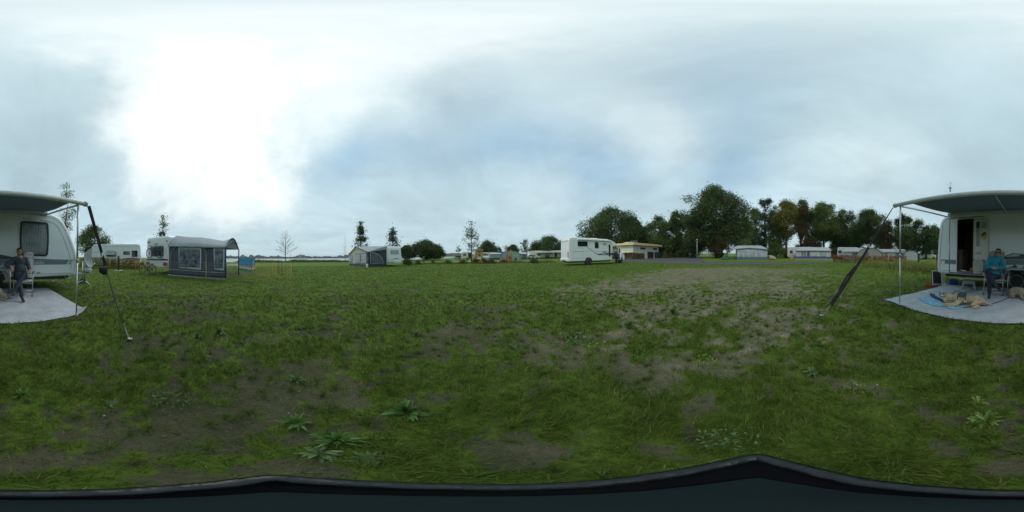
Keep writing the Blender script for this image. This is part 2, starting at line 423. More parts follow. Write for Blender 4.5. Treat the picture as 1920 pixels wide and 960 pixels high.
def wheel(parent, x, y, z, r, wd=.2, rimm=None):
    M = Matrix.Translation((x, y, z)) @ Matrix.Rotation(R(90), 4, 'X')
    t = MB(M).lathe([(r * .62, -wd / 2), (r * .9, -wd / 2), (r, -wd * .3), (r, wd * .3), (r * .9, wd / 2), (r * .62, wd / 2)], 24).build('wheel', RUB, parent)
    rm = MB(M)
    rm.lathe([(r * .1, wd * .42), (r * .16, wd * .44), (r * .3, wd * .3), (r * .6, wd * .36), (r * .64, wd * .52), (r * .66, wd * .5), (r * .66, -wd * .4)], 24)
    for k in range(8):
        a = 2 * math.pi * k / 8; rm.box((r * .44 * math.cos(a), r * .44 * math.sin(a), wd * .36), (r * .09, r * .09, .02))
    rm.build('rim', rimm or ALUP, t)
    return t
def textmesh(name, s, size, m, parent, M, depth=.003):
    cu = bpy.data.curves.new(name, 'FONT'); cu.body = s; cu.size = size; cu.extrude = depth; cu.offset = size * .015
    tmp = bpy.data.objects.new('t', cu); COL.objects.link(tmp); dg = bpy.context.evaluated_depsgraph_get(); dg.update()
    me = bpy.data.meshes.new_from_object(tmp.evaluated_get(dg)); bpy.data.objects.remove(tmp); me.transform(M); me.materials.clear(); me.materials.append(m)
    return link(name, me, parent)
# one continuous organic surface out of tapered limbs and rounded masses
def blob(name, prims, vox, m, parent, smooth=4, label=None):
    b = MB()
    for p in prims:
        if p[0] == 'c':
            _, a, c_, r0, r1 = p; a = Vector(a); c_ = Vector(c_); pts = []; rr = []
            d = (c_ - a)
            for i in range(5): t = i / 4; pts.append(a + d * t); rr.append(r0 + (r1 - r0) * t)
            b.tube(pts, rr, 12); b.ell(a, r0 * .995, 12, 8); b.ell(c_, r1 * .995, 12, 8)
        else:
            _, c_, r = p[:3]; M = Matrix.Translation(c_)
            if len(p) > 3: M = M @ Euler([R(q) for q in p[3]]).to_matrix().to_4x4()
            b.ell((0, 0, 0), r, 18, 12, M=M)
    me = bpy.data.meshes.new(name); me.from_pydata(b.v, [], b.f)
    tmp = bpy.data.objects.new('t', me); COL.objects.link(tmp)
    md = tmp.modifiers.new('r', 'REMESH'); md.mode = 'VOXEL'; md.voxel_size = vox; md.use_smooth_shade = True
    sm = tmp.modifiers.new('s', 'SMOOTH'); sm.factor = .5; sm.iterations = smooth
    dg = bpy.context.evaluated_depsgraph_get(); dg.update(); m2 = bpy.data.meshes.new_from_object(tmp.evaluated_get(dg)); bpy.data.objects.remove(tmp); bpy.data.meshes.remove(me)
    m2.name = name; m2.materials.clear(); m2.materials.append(m)
    return link(name, m2, parent, label)
# fast arrays -> mesh
def npmesh(name, V, sizes, idx, m, tint=None, smooth=False):
    me = bpy.data.meshes.new(name); nv = len(V); me.vertices.add(nv); me.vertices.foreach_set('co', V.astype(np.float32).ravel())
    me.loops.add(len(idx)); me.loops.foreach_set('vertex_index', idx.astype(np.int32))
    me.polygons.add(len(sizes)); st = np.concatenate(([0], np.cumsum(sizes)[:-1])).astype(np.int32)
    me.polygons.foreach_set('loop_start', st); me.polygons.foreach_set('loop_total', sizes.astype(np.int32))
    if smooth: me.polygons.foreach_set('use_smooth', np.ones(len(sizes), bool))
    if tint is not None:
        a = me.attributes.new('tint', 'FLOAT', 'POINT'); a.data.foreach_set('value', tint.astype(np.float32))
    me.update(calc_edges=True)
    if m: me.materials.append(m)
    return me
def leafcloud(name, C, size, m, rng, tint, flat=.5, aspect=.6):
    """small folded leaf faces round the centres C (n,3)"""
    n = len(C); s = size * rng.uniform(.6, 1.3, n)[:, None]
    nr = rng.normal(size=(n, 3)); nr[:, 2] = np.abs(nr[:, 2]) * (1 + flat); nr /= np.linalg.norm(nr, axis=1)[:, None]
    a = rng.normal(size=(n, 3)); u = np.cross(nr, a); u /= np.linalg.norm(u, axis=1)[:, None]; v = np.cross(nr, u)
    P = np.stack([C - u * s * .5, C + v * s * aspect * .5 + nr * s * .12, C + u * s * .5, C - v * s * aspect * .5 + nr * s * .12], 1)
    V = P.reshape(-1, 3); i = np.arange(n)[:, None] * 4
    idx = np.concatenate([i, i + 1, i + 2, i, i + 2, i + 3], 1).ravel()
    return npmesh(name, V, np.full(2 * n, 3), idx, m, np.repeat(tint, 4))

# ------------------------------------------------------------------ ground
RNG = np.random.default_rng(11)
_H = np.random.default_rng(5).random((64, 64, 6))
def vnoise(x, y, k=0):
    xi = np.floor(x).astype(int); yi = np.floor(y).astype(int); fx = x - xi; fy = y - yi
    fx = fx * fx * (3 - 2 * fx); fy = fy * fy * (3 - 2 * fy); h = _H[:, :, k]
    g = lambda a, b: h[a % 64, b % 64]
    return (g(xi, yi) * (1 - fx) + g(xi + 1, yi) * fx) * (1 - fy) + (g(xi, yi + 1) * (1 - fx) + g(xi + 1, yi + 1) * fx) * fy
def fbm(x, y, s, k=0, o=4):
    t = 0; a = .5; tot = 0
    for i in range(o):
        t = t + a * vnoise(x * s * 2 ** i + 17.3 * i, y * s * 2 ** i + 5.1 * i, (k + i) % 6); tot += a; a *= .55
    return t / tot
def inpoly(x, y, P):
    r = np.zeros(np.shape(x), bool); n = len(P)
    for i in range(n):
        x0, y0 = P[i]; x1, y1 = P[(i + 1) % n]
        c = ((y0 > y) != (y1 > y)) & (x < (x1 - x0) * (y - y0) / ((y1 - y0) + 1e-12) + x0); r ^= c
    return r
# bare earth: image point, radius in metres, strength
DIRT = [(1130, 540, 1.3, .55), (1240, 535, 1.8, .6), (1350, 530, 2.2, .6), (1430, 525, 2.4, .6), (1300, 512, 3.2, .6), (1400, 508, 3.6, .6), (1200, 525, 1.6, .6), (1490, 545, 1.2, .6), (1420, 560, 1.0, .55), (1280, 565, .8, .5), (1500, 510, 2.2, .45), (1440, 590, .6, .5), (1340, 575, .7, .45),
        (1150, 535, .8, .8), (1185, 560, .55, .9), (1225, 545, .8, .9), (1215, 530, 1.1, .9), (1270, 525, 1.4, .8), (1330, 520, 1.8, .7), (1400, 515, 1.8, .7), (1290, 507, 2.2, .75), (1230, 517, 1.4, .7),
        (1380, 504, 2.5, .55), (1460, 510, 1.9, .55), (1480, 530, 1.1, .6), (1440, 545, 1.0, .6), (1350, 550, .9, .6), (1500, 560, .7, .7), (1520, 585, .4, .9), (1470, 600, .4, .8), (1150, 590, .35, .8),
        (1120, 610, .3, .7), (1255, 585, .3, .7), (1330, 590, .4, .5), (1400, 590, .5, .5), (1425, 660, .26, .95), (1440, 620, .35, .8), (1460, 690, .26, .8), (1380, 670, .2, .6), (1430, 740, .25, .8),
        (1180, 690, .14, .7), (1220, 700, .16, .9), (1260, 670, .15, .7), (1270, 775, .14, .9), (1290, 810, .12, .8), (1230, 830, .09, .8), (1340, 760, .1, .6),
        (255, 650, .4, .9), (300, 640, .4, .8), (220, 690, .25, .7), (330, 690, .4, .85), (370, 600, .35, .7), (430, 590, .4, .5), (440, 670, .35, .8), (480, 720, .3, .8), (330, 760, .2, .5), (60, 700, .2, .5), (30, 705, .12, .7),
        (200, 790, .22, .85), (140, 760, .2, .7), (60, 790, .14, .8), (250, 830, .2, .9), (330, 800, .2, .9), (390, 760, .25, .9), (440, 800, .25, .9), (480, 780, .22, .9), (100, 830, .15, .8), (20, 880, .07, .9), (180, 870, .08, .6),
        (450, 850, .2, .9), (520, 870, .12, .9), (560, 760, .25, .9), (530, 740, .2, .8), (620, 745, .24, .9), (680, 745, .2, .9), (660, 790, .14, .8), (560, 690, .2, .6), (650, 880, .06, .9), (700, 840, .1, .8), (590, 885, .07, .9),
        (720, 770, .12, .5), (960, 750, .1, .5), (975, 740, .12, .6), (970, 860, .09, .9), (930, 850, .08, .7), (700, 655, .2, .5), (830, 640, .35, .35), (860, 610, .5, .35), (940, 625, .3, .5), (1010, 650, .2, .7), (1020, 670, .15, .5),
        (1590, 725, .2, .8), (1560, 745, .2, .9), (1640, 745, .16, .9), (1680, 760, .15, .9), (1520, 730, .2, .7), (1600, 690, .15, .7), (1710, 660, .18, .4), (1800, 740, .18, .9), (1840, 725, .2, .9), (1760, 790, .12, .8), (1720, 810, .12, .8),
        (1900, 690, .25, .6), (1600, 780, .1, .6), (1680, 820, .08, .8), (1740, 830, .1, .7), (1880, 800, .1, .8), (1910, 830, .1, .8), (1900, 885, .07, .95), (1870, 880, .06, .8), (1540, 800, .12, .5), (1480, 800, .12, .5),
        (930, 504, 1.3, .55), (905, 503, 1.0, .4), (970, 504, 1.1, .4), (1510, 504, 1.6, .55), (1550, 505, 1.2, .4), (180, 545, .5, .6), (160, 560, .4, .5), (215, 575, .4, .5), (450, 512, 2.0, .9), (475, 514, 1.0, .6), (300, 512, 1.5, .4),
        (700, 545, 1.0, .25), (560, 560, .6, .3), (820, 560, .5, .3), (870, 575, .5, .35), (1090, 560, .6, .3), (1540, 552, .5, .45), (1590, 560, .4, .2), (1120, 545, .8, .4)]
DW = [(G(x, y), r * (.88 if (x < 530 and y > 620) else 1), a * (.56 if (x < 530 and y > 620) else 1)) for x, y, r, a in DIRT]
SHEET_FRONT = [(3.02, -2.66), (2.62, -2.62), (2.21, -2.54), (1.43, -2.51), (.76, -2.55), (-.02, -2.59), (-.45, -2.62), (-1.03, -2.69), (-1.42, -2.76), (-1.74, -2.90)]
SHEET_BACK = [(2.86, -5.5), (2.4, -5.62), (2.0, -5.65), (1.4, -5.66), (.7, -5.66), (0, -5.68), (-.45, -5.7), (-.95, -5.72), (-1.4, -5.7), (-1.72, -5.62)]
NOGRASS = [SHEET_FRONT + SHEET_BACK[::-1]]
def density(x, y):
    """1 = closed turf, 0 = bare soil"""
    b = np.zeros_like(x)
    for p, r, a in DW:
        d2 = ((x - p.x) ** 2 + (y - p.y) ** 2) / (r * r); b = 1 - (1 - b) * (1 - a * .92 * np.exp(-d2 * 1.25))
    r = np.hypot(x, y)
    big = fbm(x, y, .55, 0); mid = fbm(x, y, 2.3, 2); fine = fbm(x, y, 9.0, 1, 3)
    near = np.clip(1.5 - r / 9, 0.25, 1)
    v = .90 + (mid - .5) * 2.3 * near + (big - .5) * .7 * near + (fine - .5) * 2.0 * near - b * .80
    return np.clip(v, 0, 1) ** 1.15
def shore(az):                                        # distance of the lake shore per compass direction (degrees)
    k = [(-180, 5000), (-135, 5000), (-122, 160), (-110, 70), (-98, 49), (-55, 49), (-40, 62), (-30, 95), (-22, 118), (-16, 300), (-12, 5000), (180, 5000)]
    return np.interp(az, [a for a, _ in k], [b for _, b in k])
NR, NA = 400, 600
rad = np.concatenate(([0.0], .08 * (4500 / .08) ** np.linspace(0, 1, NR)))
azs = np.linspace(-math.pi, math.pi, NA, endpoint=False)
RR, AA = np.meshgrid(rad[1:], azs, indexing='ij')
X = RR * np.sin(AA); Y = RR * np.cos(AA)
SH = shore(np.degrees(AA)) + 3 * (fbm(X, Y, .05) - .5) * 2
lake = np.clip((RR - SH) / 5, 0, 1) * np.clip((1300 + 260 * fbm(AA * 40 + 90, AA * 0, .35) - RR) / 60, 0, 1)
Z = -2.2 * lake + np.where(RR > 1200, 3.0, 0) * (1 - lake)
hill = 36 * np.exp(-((np.degrees(AA) + 20) / 8.0) ** 2) * np.clip((RR - 1650) / 400, 0, 1) * np.clip((2900 - RR) / 500, 0, 1)
Z = Z + hill
DN = density(X.ravel(), Y.ravel()).reshape(X.shape)
Z = Z + np.where(RR < 30, (DN - .5) * .012 + (fbm(X, Y, 5, 3) - .5) * .02 * np.clip(RR / 2, 0, 1), 0) * 1.0
for P in NOGRASS: Z = np.where(inpoly(X, Y, P), -.012, Z)
V = np.concatenate(([[0, 0, 0]], np.stack([X.ravel(), Y.ravel(), Z.ravel()], 1)))
i = np.arange(NR - 1)[:, None] * NA; j = np.arange(NA)[None, :]; jn = (j + 1) % NA
Q = np.stack([1 + i + j, 1 + i + NA + j, 1 + i + NA + jn, 1 + i + jn], -1).reshape(-1, 4)[:, ::-1]
T3 = np.stack([np.zeros(NA, int), 1 + np.arange(NA), 1 + (np.arange(NA) + 1) % NA], 1)[:, ::-1]
gm = bpy.data.materials.new('turf_and_soil'); gm.use_nodes = True; t = gm.node_tree; b = t.nodes['Principled BSDF']; lk = t.links.new
def tn(src, sc, det=6, rg=.6):
    n = t.nodes.new('ShaderNodeTexNoise'); n.inputs['Scale'].default_value = sc; n.inputs['Detail'].default_value = det; n.inputs['Roughness'].default_value = rg; lk(src, n.inputs['Vector']); return n.outputs[0]
def ramp(f, els):
    r = t.nodes.new('ShaderNodeValToRGB'); e = r.color_ramp.elements
    while len(e) < len(els): e.new(.5)
    for q, (p, c_) in zip(e, els): q.position = p; q.color = (*c_, 1)
    lk(f, r.inputs[0]); return r.outputs[0]
def tmix(f, a, b_):
    n = t.nodes.new('ShaderNodeMix'); n.data_type = 'RGBA'; lk(f, n.inputs[0]); lk(a, n.inputs[6]); lk(b_, n.inputs[7]); return n.outputs[2]
def tm(op, a, b_=None, clamp=False):
    n = t.nodes.new('ShaderNodeMath'); n.operation = op; n.use_clamp = clamp
    for k, q in enumerate((a, b_)):
        if q is None: continue
        if isinstance(q, (int, float)): n.inputs[k].default_value = q
        else: lk(q, n.inputs[k])
    return n.outputs[0]
tcg = t.nodes.new('ShaderNodeTexCoord').outputs['Object']
at_ = t.nodes.new('ShaderNodeAttribute'); at_.attribute_name = 'grass'
soil = ramp(tn(tcg, 1.1, 8), [(.3, (.036, .035, .020)), (.5, (.070, .064, .040)), (.72, (.13, .115, .075))])
sandy = t.nodes.new('ShaderNodeAttribute'); sandy.attribute_name = 'sand'
soil = tmix(sandy.outputs['Fac'], soil, ramp(tn(tcg, 3, 8), [(.3, (.15, .135, .088)), (.7, (.33, .295, .20))]))
soil = tmix(tm('MULTIPLY', tm('GREATER_THAN', tn(tcg, 55, 3), .70), .55), soil, ramp(tn(tcg, 20), [(.3, (.16, .14, .10)), (.7, (.30, .28, .22))]))
moss = ramp(tn(tcg, 14, 6), [(.3, (.034, .048, .012)), (.55, (.050, .070, .017)), (.75, (.09, .095, .035))])
soil = tmix(tm('MULTIPLY', tm('SUBTRACT', tn(tcg, 4.5, 7), .30), 4, True), soil, tmix(tm('ADD', tn(tcg, 30, 4), 0), soil, moss))
turf = tmix(tm('MULTIPLY', tm('SUBTRACT', tn(tcg, .35, 5), .38), 3.2, True), ramp(tn(tcg, 9, 8, .7), [(.3, (.050, .092, .010)), (.5, (.090, .148, .018)), (.72, (.135, .19, .032))]),
            ramp(tn(tcg, 7, 8, .7), [(.3, (.068, .115, .013)), (.5, (.112, .172, .022)), (.74, (.165, .215, .038))]))
gf = t.nodes.new('ShaderNodeMapRange'); gf.interpolation_type = 'SMOOTHSTEP'; lk(tm('ADD', at_.outputs['Fac'], tm('MULTIPLY', tm('SUBTRACT', tn(tcg, 12, 6, .7), .5), .9)), gf.inputs[0])
gf.inputs[1].default_value = .28; gf.inputs[2].default_value = .72
lk(tmix(gf.outputs[0], soil, turf), b.inputs['Base Color']); b.inputs['Roughness'].default_value = .95; b.inputs['Specular IOR Level'].default_value = .15
bp = t.nodes.new('ShaderNodeBump'); bp.inputs['Strength'].default_value = 1.0; bp.inputs['Distance'].default_value = .06
lk(tm('ADD', tn(tcg, 22, 8, .7), tn(tcg, 3, 4)), bp.inputs['Height']); lk(bp.outputs[0], b.inputs['Normal'])
gme = npmesh('ground', V, np.concatenate([np.full(NA, 3), np.full(len(Q), 4)]), np.concatenate([T3.ravel(), Q.ravel()]), gm, smooth=True)
a = gme.attributes.new('grass', 'FLOAT', 'POINT'); a.data.foreach_set('value', np.concatenate(([.5], DN.ravel())).astype(np.float32))
sp = [G(1250, 520), G(1400, 512), G(1190, 545), G(1330, 545), G(1480, 530)]
sd_ = np.clip(sum(np.exp(-((X - p.x) ** 2 + (Y - p.y) ** 2) / (q * q)) for p, q in zip(sp, (5, 7, 2.0, 3, 3.2))) * 1.1, 0, 1)
a = gme.attributes.new('sand', 'FLOAT', 'POINT'); a.data.foreach_set('value', np.concatenate(([0], sd_.ravel())).astype(np.float32))
link('ground', gme, kind='structure')
# asphalt road
near_ = [(1150, 489.5), (1172, 491.5), (1220, 493), (1280, 494.8), (1330, 496.3), (1400, 496.6), (1470, 496), (1520, 494.2), (1565, 492.6), (1610, 490)]
far_ = [(1610, 489.0), (1565, 491), (1520, 491.4), (1470, 492), (1400, 492), (1340, 491.2), (1325, 490), (1316, 486.4), (1312, 483.8), (1300, 482.6), (1280, 482.9), (1240, 484.2), (1200, 485.3), (1172, 486), (1150, 486.5)]
asph = mat('asphalt', (.085, .085, .085), .9, var=.25, scale=2, bump=.3, bscale=60, spec=.2)
P = [G(x, y) for x, y in near_ + far_]
MB().plate([(p.x, p.y) for p in P], -.05, .03).build('road', asph, kind='structure')
NOGRASS.append([(p.x, p.y) for p in P])
gravel = mat('pale_gravel', (.30, .26, .19), .95, var=.25, scale=3, bump=.4)
for k, pts in enumerate([[(848, 490.2), (885, 489.5), (886, 493.2), (852, 493.6)], [(905, 489), (945, 489.3), (945, 492.6), (903, 492.8)], [(970, 489.3), (1047, 489), (1040, 491.2), (970, 492)]]):
    P = [G(x, y) for x, y in pts]; MB().plate([(p.x, p.y) for p in P], -.03, .02).build('path', gravel, kind='structure')
# lake
wm = bpy.data.materials.new('lake_water'); wm.use_nodes = True; t2 = wm.node_tree; b2 = t2.nodes['Principled BSDF']
b2.inputs['Base Color'].default_value = (.05, .07, .075, 1); b2.inputs['Roughness'].default_value = .12
n_ = t2.nodes.new('ShaderNodeTexNoise'); n_.inputs['Scale'].default_value = .8; n_.inputs['Detail'].default_value = 4
t2.links.new(t2.nodes.new('ShaderNodeTexCoord').outputs['Object'], n_.inputs['Vector'])
bb = t2.nodes.new('ShaderNodeBump'); bb.inputs['Strength'].default_value = .25; bb.inputs['Distance'].default_value = .1; t2.links.new(n_.outputs[0], bb.inputs['Height']); t2.links.new(bb.outputs[0], b2.inputs['Normal'])
wa_ = MB(); K = 40
an = [R(-140 + 130 * k / K) for k in range(K + 1)]
vs = [(math.sin(a) * r, math.cos(a) * r, -.45) for r in (45, 300, 1750) for a in an]
wa_.add(vs, [(i * (K + 1) + k + 1, i * (K + 1) + k, (i + 1) * (K + 1) + k, (i + 1) * (K + 1) + k + 1) for i in range(2) for k in range(K)])
wa_.build('lake', wm, kind='structure')

# ------------------------------------------------------------------ grass blades
GRM = leafmat('grass_blade', (.046, .082, .010), (.165, .21, .042), trans=.38)
t = GRM.node_tree; rp = [n for n in t.nodes if n.type == 'VALTORGB'][0]
e = rp.color_ramp.elements.new(.55); e.color = (.086, .136, .018, 1); e = rp.color_ramp.elements.new(.96); e.color = (.11, .165, .035, 1); rp.color_ramp.elements[-1].color = (.24, .21, .09, 1)
def blades(P, h, wd, lean, rng, tint, az=None):
    n = len(P); az = rng.uniform(0, 2 * math.pi, n) if az is None else az
    d = np.stack([np.cos(az), np.sin(az), np.zeros(n)], 1); s = np.stack([-np.sin(az), np.cos(az), np.zeros(n)], 1)
    up = np.array([0, 0, 1.0]); B = np.column_stack([P, np.full(n, -.004)]) if P.shape[1] == 2 else P
    w2 = (wd / 2)[:, None] * s; hh = h[:, None]; ln = lean[:, None]
    M1 = B + hh * (.55 * up * np.cos(ln * .6) + .55 * d * np.sin(ln * .6)); TP = M1 + hh * .5 * (up * np.cos(ln * 1.5) + d * np.sin(ln * 1.5))
    VV = np.stack([B - w2, B + w2, M1 + w2 * .8, M1 - w2 * .8, TP], 1).reshape(-1, 3)
    i = np.arange(n)[:, None] * 5
    idx = np.concatenate([i, i + 1, i + 2, i + 3, i + 3, i + 2, i + 4], 1).ravel()
    sizes = np.tile([4, 3], n)
    return VV, sizes, idx, np.repeat(tint, 5)
acc = [[], [], [], []]; off = 0
RK = [.12, 1.2, 2.2, 4, 7, 12, 24]; DK = [8000, 7000, 3600, 1500, 700, 260, 45]; WK = [.0036, .0044, .0062, .0095, .015, .026, .055]; HK = [.064, .062, .058, .050, .045, .045, .045]
rg = np.linspace(.12, 24, 4000); dg = np.exp(np.interp(rg, RK, np.log(DK))); cdf = np.cumsum(2 * math.pi * rg * dg) * (rg[1] - rg[0]); n = int(cdf[-1])
rr = np.interp(RNG.random(n) * cdf[-1], cdf, rg); aa = RNG.uniform(0, 2 * math.pi, n); x = rr * np.sin(aa); y = rr * np.cos(aa); D_ = density(x, y)
keep = RNG.random(n) < np.clip((D_ - .12) * 1.3, np.interp(rr, [0, 3, 6], [.17, .12, .015]), 1)
for P in NOGRASS: keep &= ~inpoly(x, y, P)
keep &= ~((y < -5.25) & (y > -7.6) & (x > -2.3) & (x < 3.0) & (RNG.random(n) < .8))
x = x[keep]; y = y[keep]; D_ = D_[keep]; rr = rr[keep]; n = len(x)
tuft = fbm(x, y, 4.5, 4, 3); h0 = np.interp(rr, RK, HK); w0 = np.interp(rr, RK, WK)
h = h0 * np.where(D_ < .35, .6, 1) * RNG.uniform(.45, 1.25, n) * (.45 + .75 * D_) * np.clip(.1 + tuft * 1.8, .35, 1.7); lean = np.abs(RNG.normal(.5, .38, n)) + .1
tn_ = np.clip(np.interp(rr, [2, 10], [0, .14]) + .5 * fbm(x, y, .8, 3) + .35 * tuft + RNG.normal(.02, .23, n), 0, .93); tn_ = np.where(RNG.random(n) < .045, 1.0, tn_)
az = fbm(x, y, 7, 2, 2) * 14 + RNG.normal(0, .9, n)
v, s_, ix, tt = blades(np.column_stack([x, y]), h, w0 * RNG.uniform(.6, 1.3, n), lean, RNG, tn_, az)
acc[0].append(v); acc[1].append(s_); acc[2].append(ix + off); acc[3].append(tt); off += len(v)
# taller tussocks with long arching blades
for k in range(2900):
    r = math.sqrt(RNG.uniform(.04, 24)) ; a_ = RNG.uniform(-math.pi, math.pi); cx, cy = r * math.sin(a_), r * math.cos(a_)
    if any(inpoly(np.array([cx]), np.array([cy]), P)[0] for P in NOGRASS): continue
    sc_ = RNG.uniform(.45, 1.0); n = int(RNG.integers(16, 48)); az = RNG.uniform(0, 2 * math.pi, n); q = np.abs(RNG.normal(0, .022, n)) * sc_
    v, s_, ix, tt = blades(np.column_stack([cx + q * np.cos(az), cy + q * np.sin(az)]), RNG.uniform(.05, .105, n) * sc_, RNG.uniform(.0025, .0050, n), RNG.uniform(.35, 1.15, n), RNG,
                           np.clip(RNG.normal(.42 + RNG.uniform(-.15, .2), .14, n), 0, 1), az)
    acc[0].append(v); acc[1].append(s_); acc[2].append(ix + off); acc[3].append(tt); off += len(v)
V = np.concatenate(acc[0])
gme = npmesh('grass', V, np.concatenate(acc[1]), np.concatenate(acc[2]), GRM, np.concatenate(acc[3]))
g = link('grass', gme, kind='stuff'); tag(g, 'short patchy green grass growing over the bare campsite soil', 'grass')
print('grass blades', len(V) // 5)
# dry straw and tiny seedlings on the bare soil, soil crumbs
n = 26000; rr = np.sqrt(RNG.uniform(.03, 20, n)); aa = RNG.uniform(0, 2 * math.pi, n); x = rr * np.sin(aa); y = rr * np.cos(aa); D_ = density(x, y); kp = (D_ < .55) & (RNG.random(n) < .8)
for P in NOGRASS: kp &= ~inpoly(x, y, P)
x = x[kp]; y = y[kp]; n = len(x)
v, s_, ix, tt = blades(np.column_stack([x, y]), RNG.uniform(.012, .035, n), RNG.uniform(.0015, .004, n), RNG.uniform(.8, 1.45, n), RNG, np.where(RNG.random(n) < .45, 1.0, RNG.uniform(.1, .9, n)))
o = link('dry_straw', npmesh('dry_straw', v, s_, ix, GRM, tt), kind='stuff'); tag(o, 'dry straw and tiny seedlings strewn over the bare soil', 'straw')
n = 15000; rr = np.sqrt(RNG.uniform(.03, 16, n)); aa = RNG.uniform(0, 2 * math.pi, n); x = rr * np.sin(aa); y = rr * np.cos(aa); D_ = density(x, y); kp = (D_ < .5)
for P in NOGRASS: kp &= ~inpoly(x, y, P)
x = x[kp]; y = y[kp]; n = len(x); q = RNG.uniform(.0025, .009, n)[:, None, None] * RNG.uniform(.5, 1.2, (n, 6, 1))
oc = np.array([[1, 0, 0], [0, 1, 0], [-1, 0, 0], [0, -1, 0], [0, 0, .8], [0, 0, -.8]]) ; V = (np.stack([x, y, np.full(n, .001)], 1)[:, None, :] + oc[None] * q).reshape(-1, 3)
T_ = np.array([[0, 1, 4], [1, 2, 4], [2, 3, 4], [3, 0, 4], [1, 0, 5], [2, 1, 5], [3, 2, 5], [0, 3, 5]]); idx = (np.arange(n)[:, None, None] * 6 + T_[None]).ravel()
o = link('soil_crumbs', npmesh('soil_crumbs', V, np.full(8 * n, 3), idx, mat('soil_crumb', (.075, .062, .042), .95, var=.5, scale=9)), kind='stuff'); tag(o, 'loose crumbs of dark soil on the bare patches', 'soil')
# small pale stones and litter on the soil
st = MB()
for k in range(170):
    r = math.sqrt(RNG.uniform(.1, 14)); a_ = RNG.uniform(-math.pi, math.pi); q = RNG.uniform(.002, .007)
    st.ell((r * math.sin(a_), r * math.cos(a_), q * .3), (q, q * .8, q * .6), 6, 4)
o = st.build('gravel', mat('pale_stone', (.45, .43, .38), .8, var=.3, scale=3), kind='stuff'); tag(o, 'scattered pale pebbles lying on the soil between the grass', 'pebbles')

# ------------------------------------------------------------------ broad leaved weeds (each leaf its own piece)
def weed_leaf(L_, W_, curl, jag, seed):
    rr = random.Random(seed); vs = []; n = 8
    for i in range(n + 1):
        u = i / n; wd = W_ * (math.sin(math.pi * min(1, u ** .75 * .98 + .02)) ** .8) * (.25 + .75 * min(1, u * 3)) * (1 + (jag if i % 2 else -jag) * .5)
        if i == n: wd = 0.001
        x = L_ * u * (1 - curl * .25 * u); z = L_ * (.30 * math.sin(u * 2.4) * (1 - curl) + .02)
        vs += [(x, -wd / 2, z + wd * .18), (x, 0, z - wd * .04), (x, wd / 2, z + wd * .18)]
    fs = []
    for i in range(n):
        a = i * 3; fs += [(a, a + 3, a + 4, a + 1), (a + 1, a + 4, a + 5, a + 2)]
    me = bpy.data.meshes.new('leaf'); me.from_pydata(vs, [], fs); me.polygons.foreach_set('use_smooth', [True] * len(fs)); me.update()
    return me
WM = [mat('weed_leaf_green', (.060, .135, .018), .5, var=.3, scale=9, trans=.25), mat('weed_leaf_blue_green', (.085, .15, .045), .5, var=.25, scale=9, trans=.25),
      mat('weed_leaf_yellow_green', (.14, .22, .035), .5, var=.25, scale=9, trans=.25)]
LM = {}
def weed(px, py, rad_, n, kind, label, mi=0, rise=.25, sd=0):
    p = G(px, py); t_ = thing('weed', label, 'weed', p, 0, 'broad leaved weeds in the grass'); rr = random.Random(sd + px)
    for k in range(int(n * (1.7 if kind != 'small' else 3.2))):
        key = (kind, k % 3, mi)
        if key not in LM:
            L0, W0, cu, jg = {'dock': (1, .17, .25, .0), 'rosette': (1, .22, .7, .35), 'plantain': (1, .25, .5, 0), 'small': (1, .34, .3, .1)}[kind]
            me = weed_leaf(L0, W0 * (1 + .15 * (k % 3 - 1)), cu, jg, k); me.materials.append(WM[mi]); LM[key] = me
        o = bpy.data.objects.new('leaf', LM[key]); COL.objects.link(o); o.parent = t_
        s = rad_ * rr.uniform(.42, 1.05); o.scale = (s, s * rr.uniform(.8, 1.2), s)
        o.rotation_euler = (rr.uniform(-.6, .6), -rr.uniform(-.15, rise * 2.6) * (1 if k % 3 else 1.6), 2.39996 * k + rr.uniform(-.6, .6)); o.location = (rr.uniform(-1, 1) * rad_ * .08, rr.uniform(-1, 1) * rad_ * .08, .005)
        if kind == 'small':
            q = rad_ * math.sqrt(rr.random()); a_ = rr.uniform(0, 6.28); o.location = (q * math.cos(a_), q * math.sin(a_), rr.uniform(.005, .03) + .03 * (1 - q / rad_)); o.scale = [v * .34 for v in o.scale]
